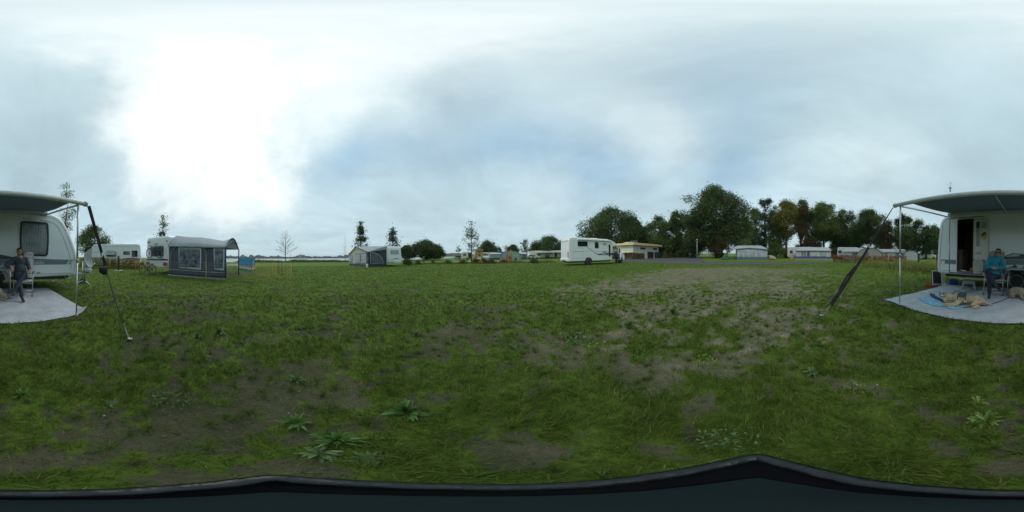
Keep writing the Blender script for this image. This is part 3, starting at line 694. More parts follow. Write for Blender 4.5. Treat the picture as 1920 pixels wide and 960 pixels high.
for a in [(208, 757, .075, 15, 'rosette', 'flat pale green weed rosette with jagged leaves alone on the dark soil', 1, .08),
          (555, 712, .10, 16, 'rosette', 'compact dark green weed rosette at the edge of the bare soil patch', 0, .2),
          (558, 795, .11, 24, 'dock', 'narrow-leaved dock plant, left in the weed cluster by the camera foot', 0, .25),
          (632, 828, .12, 26, 'dock', 'broad bright dock plant, middle of the weed cluster by the camera foot', 0, .3),
          (600, 850, .09, 12, 'plantain', 'low plantain tucked in front of the bright dock plant', 1, .15),
          (700, 862, .09, 12, 'rosette', 'flat trailing weed to the right of the dock cluster', 1, .12),
          (762, 775, .15, 22, 'plantain', 'tall many-leaved weed with blunt leaves standing beside thick grass', 0, .4),
          (1522, 700, .11, 13, 'plantain', 'blue green plantain rosette on thin turf right of the big bare patch', 1, .3),
          (1850, 790, .13, 16, 'rosette', 'large yellow green dandelion rosette in front of the awning lawn', 2, .25),
          (1835, 755, .08, 10, 'rosette', 'smaller dandelion rosette just behind the large yellow green one', 2, .25),
          (1195, 668, .12, 26, 'small', 'bushy clump of small clover leaves beside a mossy bare spot', 0, .6),
          (1320, 680, .12, 26, 'small', 'bright clover clump with pale tips on the brown trampled strip', 2, .6),
          (1262, 588, .19, 26, 'dock', 'isolated dark green weed tuft in the middle of the sandy patch', 0, .45),
          (1180, 612, .16, 22, 'dock', 'weed clump on the left edge of the sandy patch', 0, .4),
          (370, 632, .11, 12, 'plantain', 'grey green plantain left of a greener clump on the bare left soil', 1, .3),
          (410, 626, .14, 18, 'plantain', 'greener leafy clump right beside the grey green plantain', 0, .45),
          (960, 652, .13, 16, 'rosette', 'spreading pale weed in the middle of the lawn', 1, .3),
          (430, 692, .11, 18, 'small', 'low spreading clover mat on the brown soil ahead of the left peg', 0, .35),
          (1160, 718, .09, 14, 'rosette', 'dark weed rosette half hidden in long grass below the clover clump', 0, .3),
          (320, 752, .13, 34, 'small', 'thick round clover mat beside the flat pale rosette', 0, .5),
          (40, 745, .11, 20, 'dock', 'narrow-leaved tuft near the left edge of the grey sheet lawn', 0, .5),
          (1370, 822, .11, 34, 'small', 'fine dense clover mat close to the camera foot', 1, .4),
          (1600, 732, .09, 22, 'small', 'pale clover mat on damp soil between two bare spots', 2, .4),
          (1540, 650, .12, 14, 'rosette', 'flat weed on the lawn in front of the right guy strap', 1, .3),
          (780, 628, .13, 14, 'rosette', 'small pale weed out on the open lawn', 1, .3),
          (1075, 637, .2, 30, 'small', 'silvery green low weed beside scattered white litter', 1, .2),
          (1280, 570, .18, 14, 'small', 'tiny green tuft at the back of the sandy patch', 0, .4),
          (1340, 592, .16, 20, 'small', 'low clump on the right side of the sandy patch', 0, .4)]:
    weed(*a)

# ------------------------------------------------------------------ trees and bushes
LG = leafmat('leaves_dark_green', (0.025, 0.055, 0.017), (0.163, 0.231, 0.066))
LG2 = leafmat('leaves_mid_green', (0.046, 0.091, 0.025), (0.231, 0.312, 0.093))
LGB = leafmat('leaves_blue_green', (0.030, 0.064, 0.046), (0.136, 0.204, 0.136))
LOL = leafmat('leaves_olive', (0.091, 0.110, 0.021), (0.327, 0.315, 0.065))
LBR = leafmat('leaves_rusty', (.050, .042, .018), (.185, .135, .055))
LRD = leafmat('leaves_red', (0.078, 0.023, 0.016), (0.263, 0.072, 0.042))
LLT = leafmat('leaves_light_green', (0.070, 0.114, 0.032), (0.225, 0.290, 0.097))
LPL = leafmat('leaves_planting', (.05, .075, .02), (.20, .22, .07)); LPR = leafmat('leaves_planting_red', (.10, .035, .02), (.36, .12, .06))
LFA = leafmat('leaves_faraway', (0.035, 0.056, 0.035), (0.089, 0.113, 0.072))
def tree(name, label, px, r, ytop, hw, ybot, lm, n, ls, seed, cat='tree', group=None, shape='round', tr=None, lobes_n=None, off=0.0, gap=0.0, yb=None):
    """px,r: direction and distance; ytop, ybot: top and bottom of the crown, hw: half width, all as seen"""
    rng = np.random.default_rng(seed); p = AT(px, r); base = p.copy()
    zt = ZT(px, ytop, r); zb = max(.15, ZT(px, ybot, r)); cw = r * math.tan(R(hw * .1875)); h = zt
    t_ = thing(name, label, cat, base, 0, group)
    tr = tr or .018 * h + .03
    # trunk and limbs
    tk = MB(); bend = [rng.uniform(-.02, .02) * h for _ in range(4)]
    pts = [(0, 0, -.1), (bend[0] * .4, bend[1] * .4, h * .25), (bend[0], bend[1], h * .5), (bend[2], bend[3], h * .72), (bend[2] * 1.2, bend[3], h * .93)]
    tk.tube(pts, [tr * 1.25, tr, tr * .75, tr * .45, tr * .12], 8)
    K = lobes_n or int(20 + hw * .5)
    cs = []
    for k in range(K * 6):
        if len(cs) >= K: break
        u = ((len(cs) * .618 + rng.uniform(0, .25)) % 1); a = rng.uniform(0, 2 * math.pi)
        if shape == 'round': prof = math.sqrt(max(0.02, 1 - (2 * u - 1) ** 2)) * (1 if u < .5 else .95)
        elif shape == 'cone': prof = (1 - u) ** .8 * .95 + .12
        elif shape == 'bush': prof = math.sqrt(max(.02, 1 - u ** 2.2))
        else: prof = .6 + .4 * math.sin(math.pi * u)
        q = 1.04 * prof * math.sqrt(rng.uniform(.05, 1)); lr = cw * (.36 if lobes_n is None else .50) * rng.uniform(.42, 1.2) * (1 - .3 * u)
        rr_ = max(0, q * cw - lr * .5)
        c_ = np.array([rr_ * math.cos(a), rr_ * math.sin(a), zb + lr * .5 + u * max(.1, zt - zb - lr * 1.2)])
        if gap and rng.random() < gap: continue
        cs.append((c_, lr))
    for c_, lr in cs:
        z0 = max(h * .15, min(h * .75, c_[2] - np.hypot(c_[0], c_[1]) * rng.uniform(.5, 1.0))); s_ = np.array([0, 0, z0])
        m_ = (s_ + c_) / 2 + np.array([0, 0, -.05 * h * rng.random()]); tk.tube([s_, m_, c_], [tr * .38, tr * .22, tr * .06], 5)
    tk.build('trunk', BARK, t_)
    w_ = np.array([lr ** 2 for _, lr in cs]); w_ /= w_.sum(); pick = rng.choice(len(cs), n, p=w_); lobe_t = rng.normal(0, .13, len(cs))
    C0 = np.array([c_ for c_, _ in cs])[pick]; LR = np.array([lr for _, lr in cs])[pick]
    d = rng.normal(size=(n, 3)); d /= np.linalg.norm(d, axis=1)[:, None]; rad_ = LR * rng.uniform(.25, 1.02, n) ** .55
    # twig clumps: pull leaves into small groups
    cl = rng.normal(size=(max(8, n // 14), 3)); 
    C = C0 + d * rad_[:, None] * np.array([1, 1, .8]); 
    g_ = rng.integers(0, n, n // 9 + 1); ga = rng.integers(0, len(g_), n); C = np.where((rng.random(n) < .5)[:, None], C[g_][ga] + rng.normal(size=(n, 3)) * ls * 1.3, C)
    if lobes_n is None:                              # loose inner foliage that closes the crown
        fl = rng.random(n) < .16; uu = rng.random(n); pr_ = np.sqrt(np.clip(1 - (2 * uu - 1) ** 2, .03, 1)) if shape != 'bush' else np.sqrt(np.clip(1 - uu ** 2.2, .02, 1))
        qa = rng.uniform(0, 2 * math.pi, n); qr = pr_ * cw * .70 * np.sqrt(rng.random(n)); C = np.where(fl[:, None], np.stack([qr * np.cos(qa), qr * np.sin(qa), zb + uu * (zt - zb) * .93], 1), C)
    lt = np.clip(.33 + lobe_t[pick] + rng.normal(0, .14, n) + .35 * fbm(C[:, 0] + seed, C[:, 2] + C[:, 1], 1.6 / max(1, cw * .25), seed % 6, 3) - .12, 0, 1)
    me = leafcloud('crown', C, ls, lm, rng, lt); link('crown', me, t_)
    return t_
TG = 'trees along the edge of the campsite'
big = [ # label, px, r, ytop, hw, ybot, mat, n, ls, seed, shape
 ('big dark rounded tree rising directly behind the white motorhome', 1148, 52, 387, 52, 478, LG, 15000, .52, 1, 'round', 1),
 ('smaller dark tree touching the right side of the one behind the motorhome', 1190, 50, 403, 20, 478, LG, 5000, .48, 2, 'round', 1),
 ('dark tree behind the flat building, left of the tallest tree', 1236, 54, 403, 28, 480, LG2, 7000, .5, 3, 'round', 1),
 ('dense dark tree between the building and the tallest tree', 1268, 52, 396, 22, 482, LG, 6000, .5, 4, 'round', 1),
 ('tallest broad dark tree of the whole wood edge', 1343, 45, 350, 60, 462, LG, 20000, .46, 5, 'round', 1),
 ('lower spreading tree under the left flank of the tallest one', 1302, 46, 392, 26, 478, LG, 6500, .45, 6, 'round', 1),
 ('open leafy tree just right of the tallest one with sky showing through', 1392, 46, 385, 22, 470, LG2, 3600, .42, 7, 'tall', .6),
 ('slender blue green tree behind the cream awning tent', 1436, 46, 369, 17, 476, LGB, 4600, .42, 8, 'tall', 1),
 ('lower dark tree filling in beside the slender blue green one', 1450, 44, 420, 16, 482, LG, 2600, .4, 9, 'round', .9),
 ('olive yellow tree with bare lower trunk', 1474, 45, 374, 30, 440, LOL, 7500, .42, 10, 'round', 1),
 ('rusty brown tree standing over the purple and white awning', 1510, 44, 385, 18, 468, LBR, 4200, .4, 11, 'tall', 1),
 ('dark tree top showing between the olive and the rusty tree', 1502, 52, 373, 19, 430, LG, 3800, .45, 12, 'round', 1),
 ('broad green tree right of the rusty one with a forked trunk', 1545, 46, 378, 32, 447, LG2, 9500, .43, 13, 'round', 1),
 ('dark tree with ragged top right of the fork trunked tree', 1582, 48, 390, 22, 462, LG, 6000, .42, 14, 'round', 1),
 ('dark round tree with gaps below the crown behind the guy strap', 1628, 44, 392, 32, 452, LG, 8000, .42, 15, 'round', 1),
 ('small low tree with a thin stem behind the long tents', 1606, 46, 432, 16, 480, LG, 2000, .4, 16, 'round', .5),
 ('reddish brown thinning tree behind the long tents', 1664, 43, 412, 17, 468, LBR, 3000, .38, 17, 'round', .8),
 ('dark tree seen right behind the awning leg', 1692, 42, 399, 19, 466, LG, 5200, .4, 18, 'round', 1),
 ('dark tree with a notched top right of the awning leg', 1716, 43, 412, 15, 468, LG2, 3600, .4, 19, 'tall', 1),
 ('dark green tree second from the caravan rear edge', 1737, 42, 422, 13, 470, LG, 3400, .4, 20, 'tall', 1),
 ('green tree partly hidden by the rear edge of the near caravan', 1757, 42, 423, 14, 470, LG2, 3400, .4, 21, 'tall', 1),
 ('lone dark tree behind the caravan with the roof awning', 1031, 62, 441, 27, 480, LG, 6500, .5, 22, 'round', 1),
 ('small dark tree left of the caravan with the roof awning', 1006, 66, 455, 13, 482, LG, 2600, .5, 23, 'round', 1),
 ('pale thin tree rising behind the blue grey tents', 984, 60, 449, 8, 482, LLT, 900, .45, 24, 'tall', .6),
 ('dark round tree beyond the wooden play panels', 962, 66, 457, 13, 480, LG, 2600, .5, 25, 'round', 1),
 ('dark tree behind the playground tower', 913, 62, 451, 18, 480, LG, 4400, .5, 26, 'round', 1),
 ('small grey green tree between the tower tree and the swing post', 936, 68, 464, 6, 480, LGB, 800, .45, 27, 'round', .8),
 ('dark tree showing under the awning edge beside the leftmost caravan', 178, 25, 420, 27, 478, LG2, 5200, .24, 28, 'round', 1),
 ('broad dark round tree group in front of the far hill', 799, 55, 449, 27, 487, LG, 9500, .42, 29, 'round', 1),
 ('low dark tree against the right caravan end', 763, 52, 458, 15, 488, LG, 3800, .4, 30, 'round', 1),
 ('low dark tree sloping down towards the lake view', 821, 56, 466, 11, 488, LG, 2600, .4, 31, 'bush', 1),
]
for lb, px, r, yt, hw, yb_, lm, n, ls, sd, sh, f in big:
    tree('broadleaf_tree', lb, px, r, yt, hw * 1.26, min(yb_ + 6, 485), lm, int(n * 3.1 * f), ls * .80, sd, group=TG, shape=sh)
SR = 'second row of trees at the back of the wood edge'
for lb, px, yt, hw, lm in (('dark tree filling the gap between motorhome tree and building tree', 1212, 422, 26, LG), ('dim tree behind the left flank of the tallest tree', 1290, 405, 24, LG), ('dim tree behind the right flank of the tallest tree', 1400, 408, 26, LG2), ('dim tree filling the gap between the tallest and the blue green tree', 1417, 388, 22, LG2), ('dim tree behind the blue green and olive trees', 1455, 402, 28, LG),
                     ('dim tree in the gap between the rusty and the fork trunked tree', 1527, 402, 22, LG2), ('dim tree behind the ragged topped tree', 1570, 408, 24, LG), ('dim tree in the gap before the round tree with the strap in front', 1600, 414, 22, LG2), ('dim tree behind the reddish thinning tree', 1655, 420, 24, LG), ('dim tree behind the awning leg', 1700, 422, 24, LG2), ('dim tree nearest to the caravan rear edge', 1745, 432, 20, LG)):
    tree('broadleaf_tree', lb, px, 62, yt, hw, 474, lm, 8500, .5, px, group=SR, lobes_n=None)
YG = 'young planted trees on the pitches'
tree('young_tree', 'tall thin young tree rising above the awning behind the near caravan', 124, 13.5, 332, 19, 436, LG2, 1500, .12, 41, group=YG, shape='tall', tr=.06, lobes_n=24)
tree('young_tree', 'sparse young tree behind the caravan with the bicycles', 305, 24, 403, 16, 452, LG, 620, .20, 42, group=YG, shape='cone', tr=.07, lobes_n=20)
tree('young_tree', 'narrow leafy young tree behind the left part of the navy awning', 677, 34, 411, 14, 470, LG, 1900, .30, 43, group=YG, shape='cone', tr=.1, lobes_n=26)
tree('young_tree', 'open conical young tree behind the right caravan end', 737, 36, 426, 16, 472, LGB, 1700, .30, 44, group=YG, shape='cone', tr=.1, lobes_n=26)
tree('young_tree', 'slim airy young tree standing on the sand by the play area', 884, 26.3, 414, 15, 474, LG2, 1050, .22, 45, group=YG, shape='tall', tr=.08, lobes_n=22)
tree('young_tree', 'tiny light green sapling left of the airy tree', 859, 48, 459, 5, 475, LLT, 420, .22, 46, group=YG, shape='tall', tr=.04, lobes_n=6)
# leafless trees
def bare_tree(label, px, r, ytop, hw, seed, nb=46, tr=.13):
    rng = random.Random(seed); p = AT(px, r); h = ZT(px, ytop, r); cw = r * math.tan(R(hw * .1875))
    t_ = thing('bare_tree', label, 'bare tree', p, 0, 'leafless young trees'); tk = MB(); tk.tube([(0, 0, -.1), (.03, 0, h * .3), (0, .03, h * .6), (0, 0, h)], [tr, tr * .8, tr * .5, .012], 7); tk.build('trunk', BARK, t_)
    b_ = MB()
    for k in range(nb):
        u = .18 + .75 * k / nb; a = k * 2.4 + rng.uniform(-.3, .3); ln = cw * (1.12 - u) * rng.uniform(.75, 1.1); s_ = Vector((0, 0, u * h))
        d = Vector((math.cos(a), math.sin(a), rng.uniform(.25, .6))); m_ = s_ + d * ln * .5; e_ = s_ + Vector((d.x * ln, d.y * ln, d.z * ln * 1.25)); rr = tr * .36 * (1.1 - u)
        b_.tube([s_, m_, e_], [rr, rr * .6, .016], 4)
        for q in range(10):
            t0 = rng.uniform(.25, .95); f_ = s_ + (e_ - s_) * t0; dd = (d + Vector((rng.uniform(-.8, .8), rng.uniform(-.8, .8), rng.uniform(-.1, .7)))).normalized()
            b_.tube([f_, f_ + dd * ln * .32 * rng.uniform(.5, 1.1)], [rr * .4, .012], 3)
    b_.build('branch', BARK, t_, kind='stuff')
bare_tree('leafless rounded tree alone in front of the lake', 535, 50, 429, 25, 1)
bare_tree('thin leafless sapling left of the navy and cream awning tent', 647, 40, 438, 8, 2, 14, .045)
bare_tree('very thin bare stem showing above the roofline behind the guy strap', 1659, 42, 396, 7, 3, 12, .05)
# bushes
for lb, px, r, yt, hw, yb_, lm, n, ls, sd in [
 ('brown tinged bush under the tallest tree', 1342, 40, 440, 26, 487, LBR, 5200, .3, 61), ('dark green bush left of the brown tinged one, behind the parked grey car', 1288, 50, 446, 22, 482, LG, 4200, .36, 62),
 ('dark bush between the containers and the grey car', 1256, 49, 448, 20, 484, LG, 3800, .36, 63), ('deep green bush right behind the cream awning tent', 1400, 38, 452, 24, 486, LG2, 4600, .3, 64),
 ('dark bush in the gap right of the cream awning tent', 1452, 38, 455, 14, 487, LG, 2600, .3, 65), ('low olive bush at the foot of the olive tree', 1470, 42, 464, 11, 486, LOL, 1600, .28, 66),
 ('dark bush left of the building roof', 1150, 46, 452, 24, 484, LG, 4200, .36, 67), ('dark bush directly behind the building', 1205, 60, 445, 30, 482, LG, 5200, .4, 68),
 ('low bush behind the left tent of the long row', 1568, 46, 462, 14, 486, LG, 2000, .3, 69), ('low bush between the purple awning and the long row', 1590, 48, 458, 14, 486, LG2, 2000, .3, 70),
 ('low round shrub beside the sandy path with a socket post in it', 1000, 22.6, 484.5, 9, 495, LPL, 1500, .12, 71), ('rusty shrub beside the slim airy tree', 893, 25.5, 485, 8, 495, LPR, 1100, .12, 72),
 ('red leaved shrub in front of the playground tower', 907, 25, 484.5, 6, 495, LPR, 700, .12, 73), ('green weedy shrub right of the red leaved one', 921, 25, 489, 8, 495, LPL, 800, .12, 74),
 ('grey green shrub left of the slim airy tree', 866, 25.5, 487, 8, 495, LPL, 800, .12, 75), ('low shrub in the middle of the front planting strip', 838, 25.5, 489, 7, 495, LPL, 600, .12, 76),
 ('small upright shrub right of the first lamp like socket post', 812, 25.5, 486, 3, 494, LPL, 350, .12, 77), ('weedy shrub left of the orange play panel', 944, 25.5, 489, 7, 495, LPR, 600, .12, 78),
 ('tangled shrub beside the right end of the navy awning caravan', 765, 23, 485, 9, 496, LPL, 1100, .13, 79), ('sparse shrub right of the tangled one', 783, 24, 488, 6, 496, LPL, 500, .13, 80)]:
    tree('bush', lb, px, r, yt, hw, yb_, lm, int(n * 1.3), ls, sd, 'bush', 'bushes round the campsite', 'bush', tr=.04, lobes_n=12)
HGR = leafmat('hedge_green', (.07, .10, .025), (.24, .26, .08))
HRU = leafmat('hedge_rust', (.15, .09, .03), (.42, .26, .09))
HRD = leafmat('hedge_red', (.15, .045, .03), (.50, .14, .09))
# clipped hedges
def hedge(label, pts, h, th, lm, n, ls, seed, lm2=None, group=None):
    rng = np.random.default_rng(seed); P = [Vector(p) for p in pts]; o_ = P[0]; t_ = thing('hedge', label, 'hedge', (o_.x, o_.y, 0), 0, group)
    seg = [(P[i + 1] - P[i]).length for i in range(len(P) - 1)]; s = rng.uniform(0, sum(seg), n); cum = np.cumsum([0] + seg)
    k = np.clip(np.searchsorted(cum, s) - 1, 0, len(seg) - 1); f = (s - cum[k]) / np.array(seg)[k]
    A = np.array([[p.x, p.y] for p in P]); D2 = A[k] + (A[k + 1] - A[k]) * f[:, None]; dr = (A[k + 1] - A[k]) / np.array(seg)[k][:, None]; nm = np.stack([-dr[:, 1], dr[:, 0]], 1)
    wdt = rng.uniform(-1, 1, n); hh = h * (.86 + .28 * fbm(s, s * 0, 1.3, 2)); z = rng.uniform(.03, 1, n) ** .75 * hh
    C = np.column_stack([D2 + nm * (wdt * th / 2)[:, None] - np.array([o_.x, o_.y]), z])
    lt = np.clip(.25 + .5 * fbm(s, z, 1.1, 4) + rng.normal(0, .15, n) - .05, 0, 1)
    if lm2 is None: link('foliage', leafcloud('foliage', C, ls, lm, rng, lt), t_)
    else:
        q = fbm(s, z, .6, 1) + rng.normal(0, .1, n) > .5
        link('foliage', leafcloud('foliage', C[q], ls, lm, rng, lt[q]), t_); link('foliage', leafcloud('foliage', C[~q], ls, lm2, rng, lt[~q]), t_)
    b_ = MB()
    for i in range(len(P) - 1):
        m_ = max(2, int(seg[i] / .5))
        for j in range(m_): q = P[i].lerp(P[i + 1], (j + .5) / m_) - Vector((o_.x, o_.y, 0)); b_.tube([(q.x, q.y, -.05), (q.x + .05, q.y, h * .8)], [.02, .008], 4)
    b_.build('stem', BARK, t_, kind='stuff'); return t_
hedge('autumn hedge with green and rusty leaves below the leftmost caravan', [AT(150, 19), AT(190, 18.2), AT(230, 17.6), AT(262, 16.8)], 1.12, .6, HGR, 7500, .10, 81, HRU)
hedge('clipped rusty beech hedge in front of the flat roofed building', [AT(1168, 35.5), AT(1208, 37)], 1.45, .7, HRU, 6500, .17, 82, HGR)
hedge('long low yellowing hedge right of the dark containers', [AT(1243, 47), AT(1282, 52)], 1.5, .8, HRU, 5000, .2, 83, HGR)
hedge('red leaved hedge running in front of the long row of tents', [AT(1562, 23), AT(1600, 21.5), AT(1650, 20.5), AT(1700, 21)], .95, .45, HRD, 7000, .11, 84, HRU)
hedge('dark low hedge in front of the static caravans far right', [AT(1560, 42), AT(1590, 40)], 1.0, .5, HRD, 1500, .15, 85)
# reeds along the lake and tall weeds on the strips
def stalks(name, label, cat, pts, n, h0, wd, seed, tints=(.2, .6), m=None, spread=2.0):
    rng = np.random.default_rng(seed); A = np.array([[p.x, p.y] for p in pts]); k = rng.integers(0, len(A) - 1, n); f = rng.random(n)
    C = A[k] + (A[k + 1] - A[k]) * f[:, None] + rng.normal(0, spread, (n, 2)) * .5; hm = fbm(C[:, 0], C[:, 1], .35, 2) * 1.5
    v, s_, ix, tt = blades(C, h0 * rng.uniform(.4, 1.2, n) * hm, np.full(n, wd) * rng.uniform(.6, 1.3, n), np.abs(rng.normal(.2, .15, n)), rng, np.clip(rng.uniform(*tints, n), 0, 1))
    o = link(name, npmesh(name, v, s_, ix, m or RD, tt), kind='stuff'); tag(o, label, cat); return o
RD = leafmat('reed_leaves', (.05, .08, .02), (.17, .20, .07))
WD = leafmat('tall_weed_leaves', (.06, .095, .02), (.28, .27, .08))
stalks('reeds', 'green reeds and rushes lining the lake shore behind the lawn', 'reeds', [AT(x, 48) for x in range(455, 665, 15)], 9000, .72, .12, 91, (.05, .8), spread=3)
stalks('weeds', 'strip of unmown grass and weeds before the play area', 'weeds', [AT(x, 25.5) for x in range(757, 1050, 15)], 9000, .45, .035, 92, (.1, 1), WD, .9)
stalks('weeds', 'rough grass along the foot of the left autumn hedge', 'weeds', [AT(x, 17) for x in range(165, 270, 12)], 2200, .35, .03, 93, (.1, .9), WD, .5)
wd_pts = [G(1640, 499), G(1670, 501), G(1700, 504), G(1725, 506), G(1760, 511)]
stalks('weeds', 'tall green and yellow weeds growing behind the right guy strap', 'weeds', wd_pts, 4200, .60, .022, 94, (.05, 1), WD, 1.8)
rng = np.random.default_rng(95); n = 17000; k = rng.integers(0, 4, n); f = rng.random(n); A = np.array([[p.x, p.y] for p in wd_pts]); C2 = A[k] + (A[k + 1] - A[k]) * f[:, None] + rng.normal(0, .55, (n, 2))
zt_ = .85 * fbm(C2[:, 0], C2[:, 1], .9, 1) ; C = np.column_stack([C2, rng.uniform(.02, 1, n) ** .8 * zt_ * 1.15])
o = link('weeds', leafcloud('weeds', C, .06, leafmat('weed_mix', (.08, .13, .025), (.38, .38, .10)), rng, np.clip(.2 + .6 * fbm(C2[:, 0], C2[:, 1], 1.2, 3) + rng.normal(0, .15, n), 0, 1)), kind='stuff'); tag(o, 'leafy undergrowth with yellow patches around the right socket post', 'undergrowth')
# far shore woods
rng = np.random.default_rng(97); n = 26000; az = np.radians(rng.uniform(-128, -12, n)); dd = 1290 + rng.uniform(0, 260, n) ; dgz = np.degrees(az)
hh = 8 + 22 * np.clip(fbm(dgz * .9 + 200, dgz * 0, .8, 3, 4) * 2.0 - .55, 0.08, 1) ; dd = np.where((dgz > -34), dd + 500, dd)
C = np.column_stack([np.sin(az) * dd, np.cos(az) * dd, 1.5 + rng.random(n) ** .8 * hh])
o = link('far_wood', leafcloud('far_wood', C, 7.5, LFA, rng, np.clip(rng.normal(.4, .2, n), 0, 1), aspect=.7), kind='stuff'); tag(o, 'distant line of woods on the far shore of the lake', 'woods')
n = 9000; az = np.radians(rng.normal(-20, 6, n)); dd = 1700 + rng.uniform(0, 450, n); hz_ = 36 * np.exp(-((np.degrees(az) + 20) / 8.0) ** 2) * np.clip((dd - 1650) / 400, 0, 1)
C = np.column_stack([np.sin(az) * dd, np.cos(az) * dd, hz_ + rng.random(n) * 8])
o = link('far_wood', leafcloud('far_wood', C, 11, LFA, rng, np.clip(rng.normal(.4, .2, n), 0, 1), aspect=.7), kind='stuff'); tag(o, 'wooded hill beyond the water left of the play area', 'woods')

# ------------------------------------------------------------------ the near caravan
cv = thing('caravan', 'near white touring caravan with open door and awning, people sitting in front', 'caravan', (0, -5.2, 0), math.pi)
PROF = [(-3.05, .47), (-3.09, .75), (-3.07, 1.3), (-3.03, 1.9), (-2.98, 2.3), (-2.92, 2.45), (-2.80, 2.57), (-2.6, 2.64), (-2.0, 2.67), (1.3, 2.67), (1.60, 2.655), (1.80, 2.61), (1.98, 2.53), (2.14, 2.39), (2.28, 2.17),
        (2.41, 1.93), (2.52, 1.67), (2.63, 1.39), (2.71, 1.05), (2.72, .85), (2.68, .62), (2.60, .50), (1.0, .47)][::-1]
PROF = PROF[::-1]
def ccw(P):
    a = sum(P[i][0] * P[(i + 1) % len(P)][1] - P[(i + 1) % len(P)][0] * P[i][1] for i in range(len(P))); return P if a > 0 else P[::-1]
PROF = ccw(PROF)
DX0, DX1, DZ0, DZ1 = -2.25, -1.67, .58, 2.39
b = MB(); shell(b, PROF, 2.35, .09, near=False); near = inset(PROF, .09)
for P in (clipx(near, DX0, 'lt'), clipx(near, DX1, 'gt'), clipz(clipx(clipx(near, DX0, 'gt'), DX1, 'lt'), DZ1, 'gt'), clipz(clipx(clipx(near, DX0, 'gt'), DX1, 'lt'), DZ0, 'lt')):
    b.add([(x, 0, z) for x, z in ccw(P)], [tuple(range(len(P)))])
b.build('body', WHITE, cv)
DARKI = mat('dark_interior_veneer', (.11, .070, .048), .6, var=.3, scale=4); LIGHTI = mat('interior_panel', (.34, .28, .22), .6, var=.1)
i_ = MB()
for c, s in (((-1.96, .75, .53), (1.2, 1.5, .04)), ((-1.96, 1.5, 1.5), (1.2, .04, 1.95)), ((-2.56, .75, 1.5), (.03, 1.5, 1.95)), ((-1.36, .75, 1.5), (.03, 1.5, 1.95)), ((-1.96, .75, 2.47), (1.2, 1.5, .03))): i_.box(c, s)
it = i_.build('interior', DARKI, cv)
q = MB(); q.box((-2.42, .9, .95), (.26, .8, .8), .02); q.box((-2.42, .9, 1.38), (.30, .84, .04), .01); q.build('kitchen_cabinet', LIGHTI, it)
q = MB(); q.box((-1.7, 1.2, 1.9), (.5, .35, .45), .02); q.build('wall_cupboard', DARKI, it)
q = MB(); q.box((-1.72, 1.1, .75), (.55, .5, .4), .06); q.build('seat', mat('brown_upholstery', (.14, .06, .03), .9, var=.3), it)
q = MB(); q.ell((-1.82, .35, .64), (.10, .08, .08)); q.build('orange_bag', mat('orange_bag', (.45, .16, .05), .8), it)
q = MB(); q.ell((-2.05, .15, .60), (.10, .07, .035)); q.ell((-2.15, .2, .60), (.05, .06, .04)); q.build('white_cloth', mat('white_cloth', (.6, .6, .58), .9), it)
# door frame, leaf folded back against the wall
f = MB(); 
for a_, b_ in (((DX0, DZ0), (DX0, DZ1)), ((DX1, DZ0), (DX1, DZ1)), ((DX0, DZ1), (DX1, DZ1)), ((DX0, DZ0), (DX1, DZ0))):
    f.bar((a_[0], -.004, a_[1]), (b_[0], -.004, b_[1]), .03, .03)
f.build('door_frame', BLACK, cv)
dl = MB(); dl.slab(rrect(-1.655, -1.14, .60, 2.38, .06), -.065, -.015); d = dl.build('door', CREAMP, cv)
q = MB(); q.slab(rrect(-1.60, -1.19, 1.36, 2.33, .03), -.072, -.065); q.slab(rrect(-1.60, -1.19, .66, 1.31, .03), -.072, -.065); q.build('panel', CREAMP, d)
q = MB(); q.slab(rrect(-1.575, -1.42, 1.42, 2.29, .035), -.085, -.073); q.build('window_frame', CREAMP, d)
q = MB(); q.slab(rrect(-1.56, -1.435, 1.44, 2.05, .03), -.089, -.0855); q.build('pane', mat('frosted_pane', (.30, .32, .30), .3, var=.1), d)
q = MB(); q.slab(rrect(-1.56, -1.435, 2.055, 2.275, .02), -.091, -.0855); q.build('blind', mat('dark_blind', (.05, .055, .05), .6), d)
q = MB(); q.slab(rrect(-1.39, -1.21, 2.04, 2.27, .02), -.079, -.073); q.build('notice_card', mat('beige_card', (.36, .34, .24), .8), d)
q = MB(); n_ = 20
q.add([(-1.30 + .10 * math.cos(2 * math.pi * k / n_), -.0745, 1.80 + .13 * math.sin(2 * math.pi * k / n_)) for k in range(n_)], [tuple(range(n_))]); q.build('sticker', mat('yellow_sticker', (.42, .30, .05), .7, var=.5, scale=14, col2=(.55, .38, .08)), d)
q = MB(); q.ell((-1.27, -.077, 1.88), (.055, .004, .05)); q.ell((-1.34, -.077, 1.83), (.05, .004, .03)); q.build('sticker_print', mat('brown_print', (.16, .07, .04), .7, var=.4, scale=20), d)
q = MB(); q.slab(rrect(-1.57, -1.38, 1.18, 1.27, .015), -.078, -.073); q.build('handle_plate', TRIM, d)
q = MB(); q.slab(rrect(-1.62, -1.27, .64, 1.02, .04), -.19, -.073); bn = q.build('door_bin', mat('beige_bin', (.40, .38, .32), .6), d)
q = MB(); q.box((-1.60, -.13, 1.00), (.06, .13, .05), .01); q.box((-1.29, -.13, 1.00), (.06, .13, .05), .01); q.build('clip', mat('blue_clip', (.03, .16, .32), .5), bn)
q = MB(); q.box((-1.40, -.08, 1.30), (.02, .03, .012)); q.build('hinge', TRIM, d)
